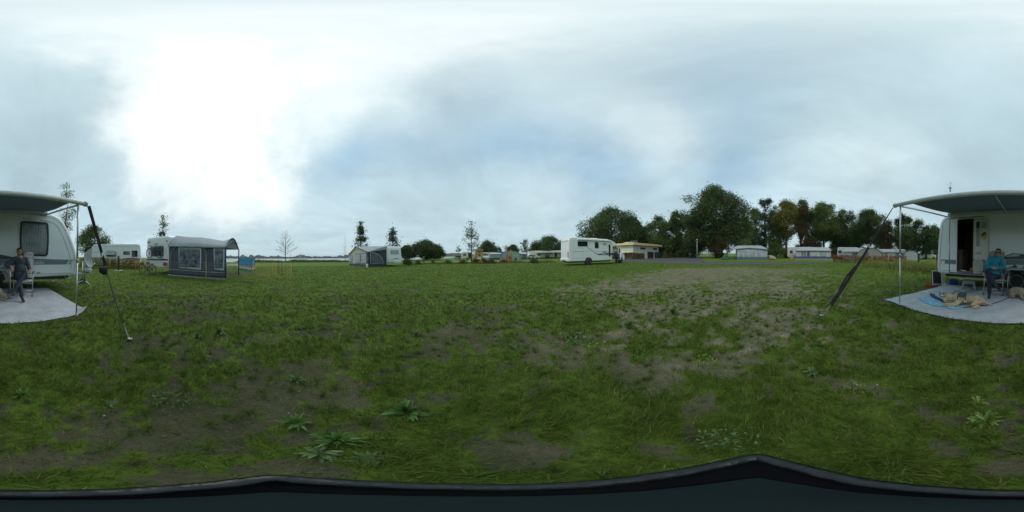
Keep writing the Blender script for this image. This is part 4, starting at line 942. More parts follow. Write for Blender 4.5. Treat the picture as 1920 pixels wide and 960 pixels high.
# big side window with curtains behind the tinted pane
def bowed(x0, x1, z0, z1, bow, r):
    P = rrect(x0, x1, z0, z1, r, 4); cx = (x0 + x1) / 2; cz = (z0 + z1) / 2; o = []
    for x, z in P:
        k = 1 - ((z - cz) / ((z1 - z0) / 2)) ** 2; o.append((x + math.copysign(bow * k, x - cx), z))
    r_ = []
    for i in range(len(o)):
        r_.append(o[i]); a = o[i]; c_ = o[(i + 1) % len(o)]
        if abs(a[1] - c_[1]) > .4:
            for t_ in (.2, .4, .6, .8):
                z = a[1] + (c_[1] - a[1]) * t_; k = 1 - ((z - cz) / ((z1 - z0) / 2)) ** 2; x = x0 if a[0] < cx else x1; r_.append((x + math.copysign(bow * k, x - cx), z))
    return r_
W0 = bowed(.66, 1.56, 1.17, 2.31, .035, .08)
fr = MB(); A = ccw(W0); B = inset(A, .055); n = len(A)
vs = [(x, 0, z) for x, z in A] + [(x, -.045, z) for x, z in inset(A, .006)] + [(x, -.05, z) for x, z in B] + [(x, -.002, z) for x, z in B]
fr.add(vs, [(k * n + i, k * n + (i + 1) % n, (k + 1) * n + (i + 1) % n, (k + 1) * n + i) for k in range(3) for i in range(n)])
wf = fr.build('window', BLACK, cv)
cu = mat('curtain_cloth', (.70, .80, .86), .9, var=.25, scale=3, bump=.2)
for x0, x1 in ((.68, .98), (.98, 1.24), (1.24, 1.55)):
    c_ = MB(); c_.grid(lambda u, v, x0=x0, x1=x1: (x0 + (x1 - x0) * u, -.012 - .009 * math.sin(u * 34 + math.sin(v * 5)), 1.2 + 1.08 * v), 40, 6, thick=(0, .004, 0)); c_.build('curtain', cu, wf)
p_ = MB(); p_.slab(B, -.046, -.042); p_.build('pane', GLASSW, wf)
# trim, stripes, lettering
s = MB(); s.slab([(-.58, .865), (2.25, .90), (2.34, 1.045), (-.58, 1.045)], -.004, -.0005); s.build('stripe', STRIPE, cv)
s = MB(); s.slab([(2.28, .90), (2.42, .90), (2.50, 1.045), (2.37, 1.045)], -.004, -.0005); s.build('stripe', TRIM, cv)
s = MB(); s.slab([(-2.90, .84), (-2.30, .84), (-2.30, .99), (-2.90, .99)], -.004, -.0005); s.build('stripe', STRIPE, cv)
s = MB(); s.slab([(-.62, 1.05), (-.62, 1.15), (-.35, 1.25), (-.05, 1.22), (.45, 1.12), (1.0, 1.085), (2.0, 1.065), (2.7, 1.06), (2.7, 1.05)], -.005, -.001); s.build('swoosh', DSTRIPE, cv)
s = MB(); s.slab([(-.60, 1.13), (-.32, 1.23), (-.12, 1.21), (-.16, 1.15), (-.55, 1.12)], -.012, -.005); s.build('vent', TRIM, cv)
MX = lambda x, z, y=-.005: Matrix.Translation((x, y, z)) @ Matrix.Rotation(R(90), 4, 'X')
textmesh('lettering', 'Hobby', .165, mat('silver_lettering', (.46, .50, .50), .4), cv, MX(1.00, .915))
textmesh('script', 'De Luxe', .075, mat('grey_script', (.30, .31, .27), .6), cv, MX(.72, 2.385))
s = MB(); s.ell((1.26, -.004, .62), (.075, .006, .033)); s.build('marker_badge', AMBER, cv)
s = MB(); s.bar((-2.9, -.006, .60), (2.5, -.006, .60), .012, .012); s.build('skirt_rail', TRIM, cv)
s = MB(); Q = [p for p in inset(PROF, .30) if p[1] > .62 and p[0] > 1.2]; Q.sort(key=lambda p: -p[1]); s.tube([(x, -.006, z) for x, z in Q], .007, 5); s.build('edge_moulding', TRIM, cv)
s = MB(); Q = [p for p in inset(PROF, .13) if p[1] > .56 and p[0] > 1.2]; Q.sort(key=lambda p: -p[1]); s.tube([(x, -.006, z) for x, z in Q], .010, 5); s.build('edge_moulding', ALUP, cv)
s = MB(); Q = [p for p in inset(PROF, .14) if p[1] > .56 and p[0] < -2.4]; Q.sort(key=lambda p: -p[1]); s.tube([(x, -.006, z) for x, z in Q], .012, 5); s.build('edge_moulding', ALUP, cv)
s = MB(); s.slab(rrect(-2.86, -2.73, .83, .95, .015), -.035, 0); s.build('socket_cover', mat('white_plastic', (.7, .7, .66), .5), cv)
s = MB(); s.slab(rrect(-3.13, -3.06, .75, 1.0, .02), .06, .26); s.build('rear_light', RED, cv)
s = MB(); s.ell((-3.0, -.0, 2.10), (.012, .012, .012)); s.ell((2.18, -.005, 2.10), (.02, .012, .02)); s.build('latch', TRIM, cv)
# wheel, arch
wheel(cv, -.22, .075, .335, .325, .2)
a = MB(); n = 18
vs = []; 
for k in range(n + 1):
    t_ = math.pi * k / n; c_, s_ = math.cos(t_), math.sin(t_)
    for r_ in (.395, .50): vs += [(-.22 + r_ * c_ * (1.12 if r_ > .45 else 1), -.018, .37 + r_ * s_ * (.95 if r_ > .45 else 1)), (-.22 + r_ * c_ * (1.12 if r_ > .45 else 1), -.001, .37 + r_ * s_ * (.95 if r_ > .45 else 1))]
fs = []
for k in range(n):
    i, j = 4 * k, 4 * (k + 1); fs += [(i, j, j + 2, i + 2), (i, i + 1, j + 1, j), (i + 2, j + 2, j + 3, i + 3)]
a.add(vs, fs); a.build('wheel_arch', TRIM, cv)
a = MB(); a.add([(-.22 + .40 * math.cos(math.pi * k / 16), -.003, .37 + .40 * math.sin(math.pi * k / 16)) for k in range(17)], [tuple(range(17))]); a.build('wheel_well_shade', BLACK, cv)  # flat black half disc stands in for the shaded wheel recess
a = MB(); a.box((-.2, 1.2, .42), (5.2, 2.0, .10)); a.box((-.22, 1.2, .33), (.12, 1.9, .10)); a.build('chassis', BLACK, cv)
for x, d_ in ((2.0, .42), (-2.75, -.12)):
    for y in (.35, 1.95): a = MB(); a.bar((x, y, .42), (x + d_, y, .03), .05, .03); a.box((x + d_, y, .02), (.12, .12, .02)); a.build('corner_steady', ALU, cv)
a = MB(); a.bar((2.4, .5, .42), (3.75, 1.17, .42), .06, .09); a.bar((2.4, 1.85, .42), (3.75, 1.17, .42), .06, .09); a.build('drawbar', ALU, cv)
a = MB(); a.box((3.72, 1.17, .50), (.34, .12, .12), .03); a.ell((3.9, 1.17, .52), (.09, .06, .07)); a.build('hitch', BLACK, cv)
a = MB(); a.tube([(3.45, 1.0, .12), (3.45, 1.0, .95)], .025); a.box((3.45, 1.0, .97), (.16, .03, .03)); a.build('jockey_post', ALU, cv)
wheel(cv, 3.45, 1.0, .11, .11, .07)
a = MB(); a.tube([(2.2, .05, .47), (2.28, .03, .40), (2.42, .03, .40), (2.48, .05, .47)], .01, 6); a.build('grab_handle', ALU, cv)

# mast on the roof
ws_ = thing('weather_mast', 'thin mast with sensor box and cup head above the caravan roof rear', 'weather station', AT(1780, 6.1) + Vector((0, 0, 2.66)))
m_ = MB(); m_.tube([(0, 0, 0), (0, 0, 1.3)], .014, 8); m_.build('mast', ALU, ws_)
m_ = MB(); m_.tube([(0, 0, 1.0), (0, 0, 1.12)], .03, 8); m_.tube([(0, 0, .55), (0, 0, .80)], .028, 8); m_.build('collar', TRIM, ws_)
m_ = MB(); m_.box((.11, .02, .74), (.15, .12, .24), .015); m_.build('sensor_box', mat('beige_sensor_box', (.42, .44, .36), .6), ws_)
m_ = MB(); m_.tube([(.0, 0, .6), (.10, .02, .55), (.11, .02, .62)], .012, 6); m_.build('bracket', TRIM, ws_)
m_ = MB(); m_.ell((0, 0, 1.16), (.06, .06, .035)); m_.tube([(0, 0, 1.2), (0, 0, 1.36)], .010, 6); m_.ell((.0, 0, 1.38), .02); m_.build('sensor_head', TRIM, ws_)

# ------------------------------------------------------------------ roll-out awning
aw = thing('awning', 'grey roll-out awning stretched out from the near caravan on two legs', 'awning', (.55, -5.1, 0)); o = Vector((.55, -5.1, 0))
def rel(*p): return Vector(p) - o
BR = Vector((2.68, -2.64, 2.315)); BL = Vector((-1.56, -2.72, 2.215))
m_ = MB(); m_.tube([rel(2.58, -5.12, 2.60), rel(-1.50, -5.12, 2.62)], .075, 10); m_.box(rel(.54, -5.15, 2.61), (4.1, .08, .15), .01); m_.build('cassette', TRIM, aw)
def can(u, v):
    f = BR.lerp(BL, .09 + .845 * u); bk = Vector((2.50 - 3.92 * u, -5.07, 2.63)); p = bk.lerp(f, v) - o; p.z += -.045 * math.sin(math.pi * v) - .012 * math.sin(math.pi * u * 2) ** 2 * math.sin(math.pi * v) + .01 + (0 if v < 1 else 0); return p
m_ = MB(); m_.grid(can, 24, 14, thick=(0, 0, .006)); m_.build('canopy', mat('grey_awning_cloth', (.17, .22, .27), .85, var=.06, scale=1, trans=.12, bump=.1, bscale=4), aw)
m_ = MB(); m_.bar(BR - o, BL - o, .075, .085, .02); m_.tube([BR - o, BL - o], .042, 10); m_.build('front_bar', mat('pale_front_bar', (.50, .53, .50), .4, .2), aw)
for e in (BR, BL): m_ = MB(); m_.tube([e - o - Vector((.03, 0, 0)), e - o + Vector((.03, 0, 0))], .055, 12); m_.build('end_cap', TRIM, aw)
m_ = MB(); m_.bar(rel(.50, -2.75, 2.23), rel(.56, -5.06, 2.55), .035, .03); m_.build('rafter', ALUP, aw)
m_ = MB(); m_.bar(rel(2.52, -2.70, 2.27), rel(2.57, -5.06, 2.50), .035, .035); m_.build('arm', ALU, aw)
m_ = MB(); m_.bar(rel(-1.40, -2.76, 2.17), rel(-1.46, -5.06, 2.54), .035, .035); m_.build('arm', ALU, aw)
for gx, gy, tx in ((1687, 570, 2.52), (143, 592, -1.40)):
    g_ = G(gx, gy); m_ = MB(); tp = BR.lerp(BL, (BR.x - tx) / (BR.x - BL.x)); tp.z -= .03
    m_.tube([g_ - o, g_.lerp(tp, .5) - o], .016, 8); m_.tube([g_.lerp(tp, .48) - o, tp - o], .021, 8); m_.box(g_ - o + Vector((0, 0, .01)), (.07, .05, .02)); l_ = m_.build('leg', ALU, aw)
    c_ = g_.lerp(tp, .5) - o; MB().tube([c_ - Vector((0, 0, .03)), c_ + Vector((0, 0, .03))], .026, 8).build('collar', TRIM, l_)

# storm straps
def strap(label, top, bot, wide, t_split, flip):
    t_ = thing('guy_strap', label, 'guy strap', bot, 0, 'storm straps of the awning'); d = top - bot; f = lambda k: d * k
    sag = lambda k: f(k) + Vector((0, 0, -.05 * math.sin(math.pi * k)))
    m_ = MB(); ks = [t_split + (1 - t_split) * i / 10 for i in range(11)]; sd_ = d.cross((top + bot) / 2 - Vector((0, 0, CH))).normalized()
    vs = []
    for k in ks:
        w_ = wide[0] + (wide[1] - wide[0]) * (k - t_split) / (1 - t_split)
        p = sag(k); vs += [p - sd_ * w_ / 2, p + sd_ * w_ / 2, p + sd_ * w_ / 2 + Vector((0, .006, .004)), p - sd_ * w_ / 2 + Vector((0, .006, .004))]
    fs = []
    for i in range(10):
        a = 4 * i; fs += [(a, a + 1, a + 5, a + 4), (a + 2, a + 3, a + 7, a + 6), (a + 1, a + 2, a + 6, a + 5), (a + 3, a, a + 4, a + 7)]
    m_.add(vs, fs); m_.build('webbing', BLACKF, t_)
    if t_split > .2:
        m_ = MB(); m_.tube([sag(t_split * i / 6) for i in range(1, 7)], .008, 6); m_.build('cord', mat('dark_green_cord', (.02, .035, .03), .8), t_)
    m_ = MB(); a0 = sag(.0); n = 60; e = sag(.09); hx = []
    for i in range(n + 1):
        k = i / n; p = f(.015 + .085 * k); a = i * 1.2; hx.append(p + Vector((math.cos(a) * .012, 0, math.sin(a) * .012)))
    m_.tube(hx, .0022, 4); m_.build('spring', ALU, t_)
    m_ = MB(); m_.tube([(0, -.01, -.1), (0, .0, .03), (0, .03, .05), (0, .05, .03)], .006, 6); m_.box((0, .0, .025), (.035, .05, .012)); m_.build('peg', ALU, t_)
    return t_, sag
tR, sR = strap('wide black storm strap running down from the awning end nearest the caravan door', BR + Vector((.02, .05, -.06)), G(1541, 594), (.072, .014), .10, False)
k = .60; p = sR(k); m_ = MB(); m_.box(p + Vector((0, .02, .01)), (.075, .02, .07), .004); m_.tube([p + Vector((-.035, .02, -.03)), p + Vector((.0, .03, .03)), p + Vector((.035, .02, -.01)), p + Vector((.05, .02, .05))], .006, 6); m_.build('ratchet', ALU, tR)
m_ = MB(); m_.grid(lambda u, v: sR(.20 + .22 * u) + Vector((.03 + (.075 * math.sin(math.pi * u)), .01, -.02 + .05 * v)), 8, 2, thick=(0, .004, 0)); m_.build('loose_end', BLACKF, tR)
tL, sL = strap('black storm strap ending in a thin cord, left end of the awning', BL + Vector((-.03, .07, -.06)), G(243, 638), (.040, .062), .50, True)
p = sL(.575); m_ = MB(); m_.box(p + Vector((0, .012, 0)), (.035, .012, .08), .003); m_.build('buckle', mat('white_plastic', (.7, .7, .66), .5), tL)
p = sL(.46) ; pc = thing('pouch', 'black cloth pouch hanging from the left storm strap', 'pouch', G(243, 638) + p)
blob('bag', [('e', (.045, -.02, .01), (.085, .035, .055)), ('e', (.075, -.02, .035), (.05, .03, .03)), ('e', (.02, -.02, -.02), (.06, .03, .04), (0, 20, 0))], .006, BLACKF, pc)
m_ = MB(); m_.tube([(.0, -.0, .05), (-.012, -.01, -.05), (-.01, -.02, -.09), (.02, -.02, -.07)], .005, 6); m_.build('loop', BLACKF, pc)

# ------------------------------------------------------------------ groundsheet
def interp(P, u):
    k = u * (len(P) - 1); i = min(int(k), len(P) - 2); f = k - i; return (P[i][0] * (1 - f) + P[i + 1][0] * f, P[i][1] * (1 - f) + P[i + 1][1] * f)
def gs(u, v):
    a = interp(SHEET_FRONT, u); b = interp(SHEET_BACK, u); x = a[0] + (b[0] - a[0]) * v; y = a[1] + (b[1] - a[1]) * v
    w_ = float(fbm(np.array([x]), np.array([y]), 2.2, 2)[0] - .5) * .020 + float(fbm(np.array([x * .5]), np.array([y * 2]), 3, 4)[0] - .5) * .012
    lift = .10 * max(0, 1 - math.hypot(x + 1.74, y + 2.9) / .28) ** 1.5
    edge = .012 * math.sin(u * 55) * max(0, 1 - v * 12)
    return (x, y + edge, .016 + w_ + lift)
m_ = MB(); m_.grid(gs, 110, 60, thick=.004); gsh = m_.build('groundsheet', GREYT); tag(gsh, 'large grey carpet-like groundsheet spread on the grass under the awning', 'groundsheet')
GZ = .022

# ------------------------------------------------------------------ chairs
STR = mat('striped_chair_cushion', (.62, .62, .60), .85, var=.3, scale=60, stretch=(6, .1, .1), bump=.2); BEI = mat('beige_chair_cushion', (.38, .33, .28), .85, var=.15, scale=12, bump=.2)
def camp_chair(label, loc, cush, rz=0):
    t_ = thing('folding_chair', label, 'folding chair', loc, rz, 'folding camping chairs under the awning')
    # local: sitter looks towards +y
    for sx in (-1, 1):
        m_ = MB(); m_.tube([(sx * .27, .22, 0), (sx * .27, .10, .44), (sx * .27, -.02, .66)], .012, 6); l_ = m_.build('leg', ALU, t_); MB().tube([(sx * .27, .222, -.005), (sx * .27, .21, .03)], .018, 6).build('foot', RUB, l_)
        m_ = MB(); m_.tube([(sx * .24, -.30, 0), (sx * .24, .0, .44), (sx * .255, .12, .62)], .012, 6); l_ = m_.build('leg', ALU, t_); MB().tube([(sx * .24, -.303, -.005), (sx * .24, -.28, .03)], .018, 6).build('foot', RUB, l_)
        m_ = MB(); m_.box((sx * .28, .02, .675), (.055, .44, .03), .012); m_.build('armrest', BLACK, t_)
        m_ = MB(); m_.tube([(sx * .24, .20, .44), (sx * .24, -.22, .42), (sx * .235, -.44, 1.24)], .012, 6); m_.build('side_rail', ALU, t_)
    m_ = MB(); m_.tube([(-.27, .20, .07), (.27, .20, .07)], .011, 6); m_.tube([(-.27, .17, .17), (.27, .17, .17)], .009, 6); m_.tube([(-.24, -.28, .05), (.24, -.28, .05)], .011, 6); m_.tube([(-.27, .12, .36), (.27, .12, .36)], .009, 6); m_.build('crossbar', ALU, t_)
    m_ = MB(); m_.grid(lambda u, v: (-.22 + .44 * u, .24 - .44 * v, .455 - .02 * v + .022 * abs(math.sin(v * math.pi * 4)) ** .5 * (1 - (2 * u - 1) ** 4) + (-.03 * math.sin(math.pi * u))), 10, 28, thick=.035); m_.build('seat', cush, t_)
    m_ = MB(); m_.grid(lambda u, v: (-.22 + .44 * u + 0, -.22 - .24 * v + .03 * abs(math.sin(v * math.pi * 7)) ** .5 * (1 - (2 * u - 1) ** 4), .48 + .80 * v - .03 * (2 * u - 1) ** 6 * (v > .93)), 10, 48, thick=(0, -.03, .0)); m_.build('backrest', cush, t_)
    return t_
MANP = Vector((-.60, -4.72, GZ)); WOMP = Vector((.86, -4.72, GZ))
camp_chair('folding chair with grey striped cushion, the man in grey sits in it', MANP + Vector((-.11, -.02, 0)), STR, R(-17))
camp_chair('folding chair with beige cushion, the woman in turquoise sits in it', WOMP, BEI)

# ------------------------------------------------------------------ people
SKIN = mat('skin', (.42, .23, .16), .55, var=.12, scale=14, spec=.4); HAIRB = mat('dark_brown_hair', (.035, .022, .015), .7, var=.4, scale=60, bump=.5, bscale=120)
def head(c, tilt=0, wd=.074):
    c = Vector(c)
    P = [('e', c + Vector((0, -.012, .028)), (wd, .094, .088)), ('e', c + Vector((0, .018, -.045)), (wd * .78, .068, .062)), ('e', c + Vector((0, .052, -.088)), (.030, .024, .022)),
         ('c', c + Vector((0, .083, .012)), c + Vector((0, .103, -.024)), .009, .013), ('e', c + Vector((0, .084, -.052)), (.024, .010, .006)), ('e', c + Vector((0, .081, -.064)), (.020, .010, .006)),
         ('e', c + Vector((wd, -.008, -.008)), (.010, .020, .032)), ('e', c + Vector((-wd, -.008, -.008)), (.010, .020, .032)), ('e', c + Vector((0, .074, .035)), (.055, .016, .012)),
         ('c', c + Vector((0, -.02, -.05)), c + Vector((0, -.045, -.15)), .052, .058)]
    return P
def hand(w_, dirv, palmn, s=1, curl=.6):
    """palm from wrist w_ along dirv, five separate fingers curling towards palmn; s = side of the thumb"""
    w_ = Vector(w_); d = Vector(dirv).normalized(); n = Vector(palmn).normalized(); n = (n - d * n.dot(d)).normalized(); a = d.cross(n) * s
    P = [('e', w_ + d * .045, (.046, .046, .046))]
    P = [('c', w_ + a * (-.018), w_ + d * .082 - a * .026, .019, .014), ('c', w_ + a * .012, w_ + d * .086 + a * .022, .020, .014), ('c', w_, w_ + d * .085, .020, .014)]
    for i, (o_, l_) in enumerate(((.030, .068), (.010, .078), (-.010, .072), (-.029, .056))):
        b0 = w_ + d * .084 + a * o_; k1 = (d + n * curl * (.5 + .12 * i)).normalized(); k2 = (d * .6 + n * (curl * 1.6)).normalized(); m0 = b0 + k1 * l_ * .5; P += [('c', b0, m0, .0092, .0085), ('c', m0, m0 + k2 * l_ * .5, .0085, .0070)]
    t0 = w_ + d * .02 + a * .024; t1 = t0 + (d * .55 + a * .75 + n * .35).normalized() * .042; P += [('c', t0, t1, .014, .011), ('c', t1, t1 + (d * .85 + a * .25 + n * .4).normalized() * .034, .0105, .0085)]
    return P
def person(nm, label, loc, spec, mats, hz):
    t_ = thing('person', label, 'person', loc)
    sh = spec; J, TR, SH_ = mats
    hc = sh['head']; body = head(hc)
    body += [('c', (0, -.14, .92), (0, -.13, 1.10), .10, .09), ('c', (0, .0, .54), (0, -.12, .80), .11, .10)]
    for s in ('R', 'L'):
        sp, el, wr = sh['arm' + s]; body += [('c', sp, el, .036, .031), ('c', el, wr, .031, .021)] + hand(*sh['hand' + s])
        hp, kn, an, to = sh['leg' + s]; body += [('c', hp, kn, .062, .047), ('c', kn, an, .044, .032), ('c', an, to, .028, .022)]
        body += [('c', (0, -.13, 1.06), sp, .07, .04), ('c', (0, .0, .53), hp, .08, .07)]
    blob('body', body, .0058, SKIN, t_, 3)
    jk = [('e', (0, -.135, .96), (.182, .125, .17)), ('e', (0, -.06, .73), (.190, .145, .19), (12, 0, 0)), ('e', (0, -.01, .60), (.205, .155, .11)), ('c', (-.12, -.13, 1.075), (.12, -.13, 1.075), .062, .062), ('c', (0, -.125, 1.09), (0, -.115, 1.145), .070, .060)]
    for s in ('R', 'L'):
        sp, el, wr = [Vector(q) for q in sh['arm' + s]]; jk += [('c', sp, el, .068, .060), ('c', el, el.lerp(wr, .88), .060, .042), ('e', sp, (.074, .072, .074)), ('e', el.lerp(wr, .25), (.064, .060, .056)), ('e', sp.lerp(el, .55), (.070, .067, .062)), ('e', el.lerp(wr, .6), (.054, .05, .048))]
    jo = blob('jacket', jk, .010, J, t_, 2)
    tr = [('e', (0, -.01, .535), (.17, .15, .10))]
    for s in ('R', 'L'):
        hp, kn, an, to = [Vector(q) for q in sh['leg' + s]]; tr += [('c', hp, kn, .105, .078), ('c', kn, kn.lerp(an, .93), .076, .056), ('e', kn.lerp(an, .88), (.056, .056, .04)), ('e', kn + Vector((0, 0, .01)), (.07, .072, .068))]
    blob('trousers', tr, .010, TR, t_, 2)
    for s in ('R', 'L'):
        hp, kn, an, to = [Vector(q) for q in sh['leg' + s]]; d = (to - an); fl = Vector((d.x, d.y, 0)).normalized()
        sh_ = [('c', an - d * .15 - Vector((0, 0, .02)), to, .040, .034), ('e', to + d.normalized() * .01, (.045, .045, .030)), ('c', an, an + Vector((0, 0, .03)), .042, .042)]
        blob('shoe', sh_, .008, SH_, t_, 2)
    return t_
GREYJ = mat('grey_fleece', (.060, .078, .088), .9, var=.25, scale=6, bump=.5, bscale=18); DKT = mat('dark_slate_trousers', (.032, .044, .058), .9, var=.25, scale=5, bump=.4, bscale=14); SHB = mat('dark_shoe', (.018, .016, .016), .7, var=.3, scale=30)
CYJ = mat('turquoise_jacket', (.010, .235, .32), .7, var=.2, scale=6, bump=.5, bscale=16); NVT = mat('navy_trousers', (.020, .026, .045), .9, var=.25, scale=5, bump=.4, bscale=14)
man = person('person', 'seated man in grey fleece and dark trousers, one arm resting on the table', MANP,
    dict(head=(0.03, -.085, 1.262), armR=((.185, -.13, 1.045), (.42, .0, .86), (.30, .20, .835)), handR=((.295, .21, .84), (-.45, .65, -.55), (0, -.3, -1), 1, .7),
         armL=((-.185, -.13, 1.045), (-.27, -.02, .78), (-.25, .20, .76)), handL=((-.25, .205, .765), (.10, .60, -.75), (.1, -.8, -.3), -1, .5),
         legR=((.12, .0, .53), (.10, .43, .57), (.045, .72, .115), (.03, .87, .045)), legL=((-.12, .0, .54), (-.06, .44, .69), (.20, .70, .33), (.37, .80, .25))), (GREYJ, DKT, SHB), 0)
hp_ = Vector((.03, -.085, 1.262))
hr = [('e', hp_ + Vector((0, -.022, .058)), (.080, .094, .072)), ('e', hp_ + Vector((0, -.075, .01)), (.066, .045, .075))]
blob('hair', hr, .007, HAIRB, man, 2)
for sx in (-.028, .028): MB().ell(hp_ + Vector((sx, .080, .015)), (.011, .007, .007), 10, 6).build('eye', mat('eye_dark', (.03, .022, .018), .2), man)
blob('stubble', [('e', hp_ + Vector((0, .020, -.064)), (.058, .066, .045))], .006, mat('stubble', (.16, .095, .07), .8, var=.3, scale=80), man, 2)
MB().bar(MANP * 0 + Vector((0, -.002, .62)), (0, -.015, 1.12), .008, .006).build('zip', BLACK, man)
MB().box((0, .128, .60), (.02, .01, .02)).build('zip_pull', BLACK, man)
wom = person('person', 'seated woman in turquoise jacket and sunglasses with crossed legs and folded hands', WOMP,
    dict(head=(-.09, -.085, 1.225), armR=((.17, -.13, 1.02), (.25, .0, .76), (.04, .20, .80)), handR=((.04, .205, .80), (-.85, .30, -.15), (-.1, -.5, -.6), 1, .8),
         armL=((-.19, -.13, 1.02), (-.30, .0, .78), (-.10, .19, .775)), handL=((-.11, .20, .775), (.85, .25, .05), (0, -.3, -.8), -1, .8),
         legR=((.11, .0, .53), (.12, .42, .68), (-.15, .60, .36), (-.27, .72, .27)), legL=((-.09, .0, .52), (.06, .44, .55), (.03, .52, .12), (.01, .66, .045))), (CYJ, NVT, SHB), 0)
hq = Vector((-.09, -.085, 1.225))
blob('hair', [('e', hq + Vector((0, -.026, .060)), (.083, .096, .072)), ('e', hq + Vector((0, -.082, .0)), (.074, .046, .09)), ('e', hq + Vector((.068, -.02, .0)), (.018, .05, .06)), ('e', hq + Vector((-.068, -.02, .0)), (.018, .05, .06))], .007, mat('brown_hair', (.06, .035, .022), .7, var=.4, scale=60, bump=.5, bscale=120), wom, 2)
sg = MB()
for sx in (-.033, .033): sg.ell(hq + Vector((sx, .088, .012)), (.029, .009, .019), 12, 6)
sg.bar(hq + Vector((-.012, .096, .016)), hq + Vector((.012, .096, .016)), .006)
for sx in (-1, 1): sg.bar(hq + Vector((sx * .060, .082, .016)), hq + Vector((sx * .078, .0, .01)), .006)
sg.build('sunglasses', mat('red_brown_sunglasses', (.05, .008, .008), .1), wom)
# collar of the jacket
blob('collar', [('c', (-.07, -.07, 1.115), (.03, -.055, 1.10), .030, .030), ('c', (-.12, -.11, 1.11), (-.07, -.07, 1.115), .028, .03), ('c', (.03, -.055, 1.10), (.05, -.11, 1.12), .03, .028)], .008, CYJ, wom, 2)

# ------------------------------------------------------------------ table with things on it
tb = thing('camping_table', 'grey folding camping table on thin metal legs between the two people', 'table', (.07, -4.85, GZ), 0)
TZ = .755; m_ = MB(); m_.box((0, 0, TZ), (.80, .58, .022), .006); m_.build('tabletop', mat('blue_grey_tabletop', (.17, .22, .24), .5, var=.1), tb)
m_ = MB(); m_.box((0, 0, TZ - .008), (.82, .60, .022), .004); m_.build('edge_rim', ALU, tb)
for sx in (-1, 1):
    for sy in (-1, 1): m_ = MB(); m_.tube([(sx * .36, sy * .24, TZ - .02), (sx * .385, sy * .33, 0)], .012, 6); m_.build('leg', ALU, tb)
T0 = Vector((.07, -4.85, GZ + TZ + .012))
t_ = thing('camera', 'small black camera lying on the camping table', 'camera', T0 + Vector((.20, .02, 0))); m_ = MB(); m_.box((0, 0, .04), (.13, .05, .08), .012); m_.box((0, 0, .09), (.05, .04, .025), .008); m_.build('camera_body', BLACK, t_); MB(Matrix.Translation((-.01, .03, .04)) @ Matrix.Rotation(R(-90), 4, 'X')).lathe([(.032, 0), (.032, .04), (.026, .045)], 16).build('lens', BLACK, t_); m_ = MB(); m_.tube([(.065, 0, .05), (.12, .03, .01), (.17, .0, .008), (.13, -.05, .008), (.07, -.02, .02)], .006, 5); m_.build('neck_strap', BLACKF, t_)
t_ = thing('magazine', 'blue and white magazine lying open near the woman on the table', 'magazine', T0 + Vector((.28, .16, 0)), .15)
m_ = MB(); m_.box((0, 0, .006), (.22, .15, .010), .002); m_.build('cover', mat('blue_magazine', (.06, .16, .42), .4, var=.5, scale=18), t_); m_ = MB(); m_.box((-.05, 0, .014), (.12, .14, .004)); m_.build('page', mat('white_page', (.6, .62, .62), .6), t_)
t_ = thing('towel', 'crumpled white paper towel on the camping table beside the camera', 'cloth', T0 + Vector((.06, .10, 0)))
blob('cloth', [('e', (0, 0, .018), (.085, .055, .018)), ('e', (.04, .01, .03), (.04, .035, .02)), ('e', (-.05, -.01, .028), (.035, .04, .018))], .007, mat('white_cloth', (.6, .6, .58), .9), t_)
t_ = thing('glass', 'clear drinking glass on the camping table, nearest the middle', 'glass', T0 + Vector((-.06, .05, 0))); MB().lathe([(.028, 0), (.034, .11), (.031, .11), (.026, .006)], 16).build('cup', glassy('clear_glass', (.5, .6, .65), .25), t_)
t_ = thing('bottle', 'small blue capped bottle on the table beside the drinking glass', 'bottle', T0 + Vector((-.16, -.04, 0))); MB().lathe([(.03, 0), (.032, .02), (.032, .12), (.014, .15), (.014, .17)], 14).build('bottle_body', mat('pale_blue_plastic', (.25, .42, .55), .3), t_); MB().lathe([(.016, .165), (.016, .19)], 12).build('cap', SKYB, t_)

# ------------------------------------------------------------------ dogs
FUR = mat('cream_fur', (.50, .38, .23), .95, var=.25, scale=18, bump=1.0, bscale=70); FUR2 = mat('pale_wheat_fur', (.40, .33, .22), .95, var=.25, scale=18, bump=1.0, bscale=70)
def place_dog(name, label, H_, T_, prims, fur, extra=None):
    d = (T_ - H_); rz = math.atan2(d.y, d.x); t_ = thing('dog', label, 'dog', (H_.x, H_.y, GZ), rz); blob('body', prims, .0085, fur, t_, 2); return t_
# dog lying stretched on its side: local +x from head to rump; +y = away from the camera when rump is image right
Hd = G(1781, 566, .06); Tl = G(1836, 568, .06)
Ld = (Tl - Hd).length
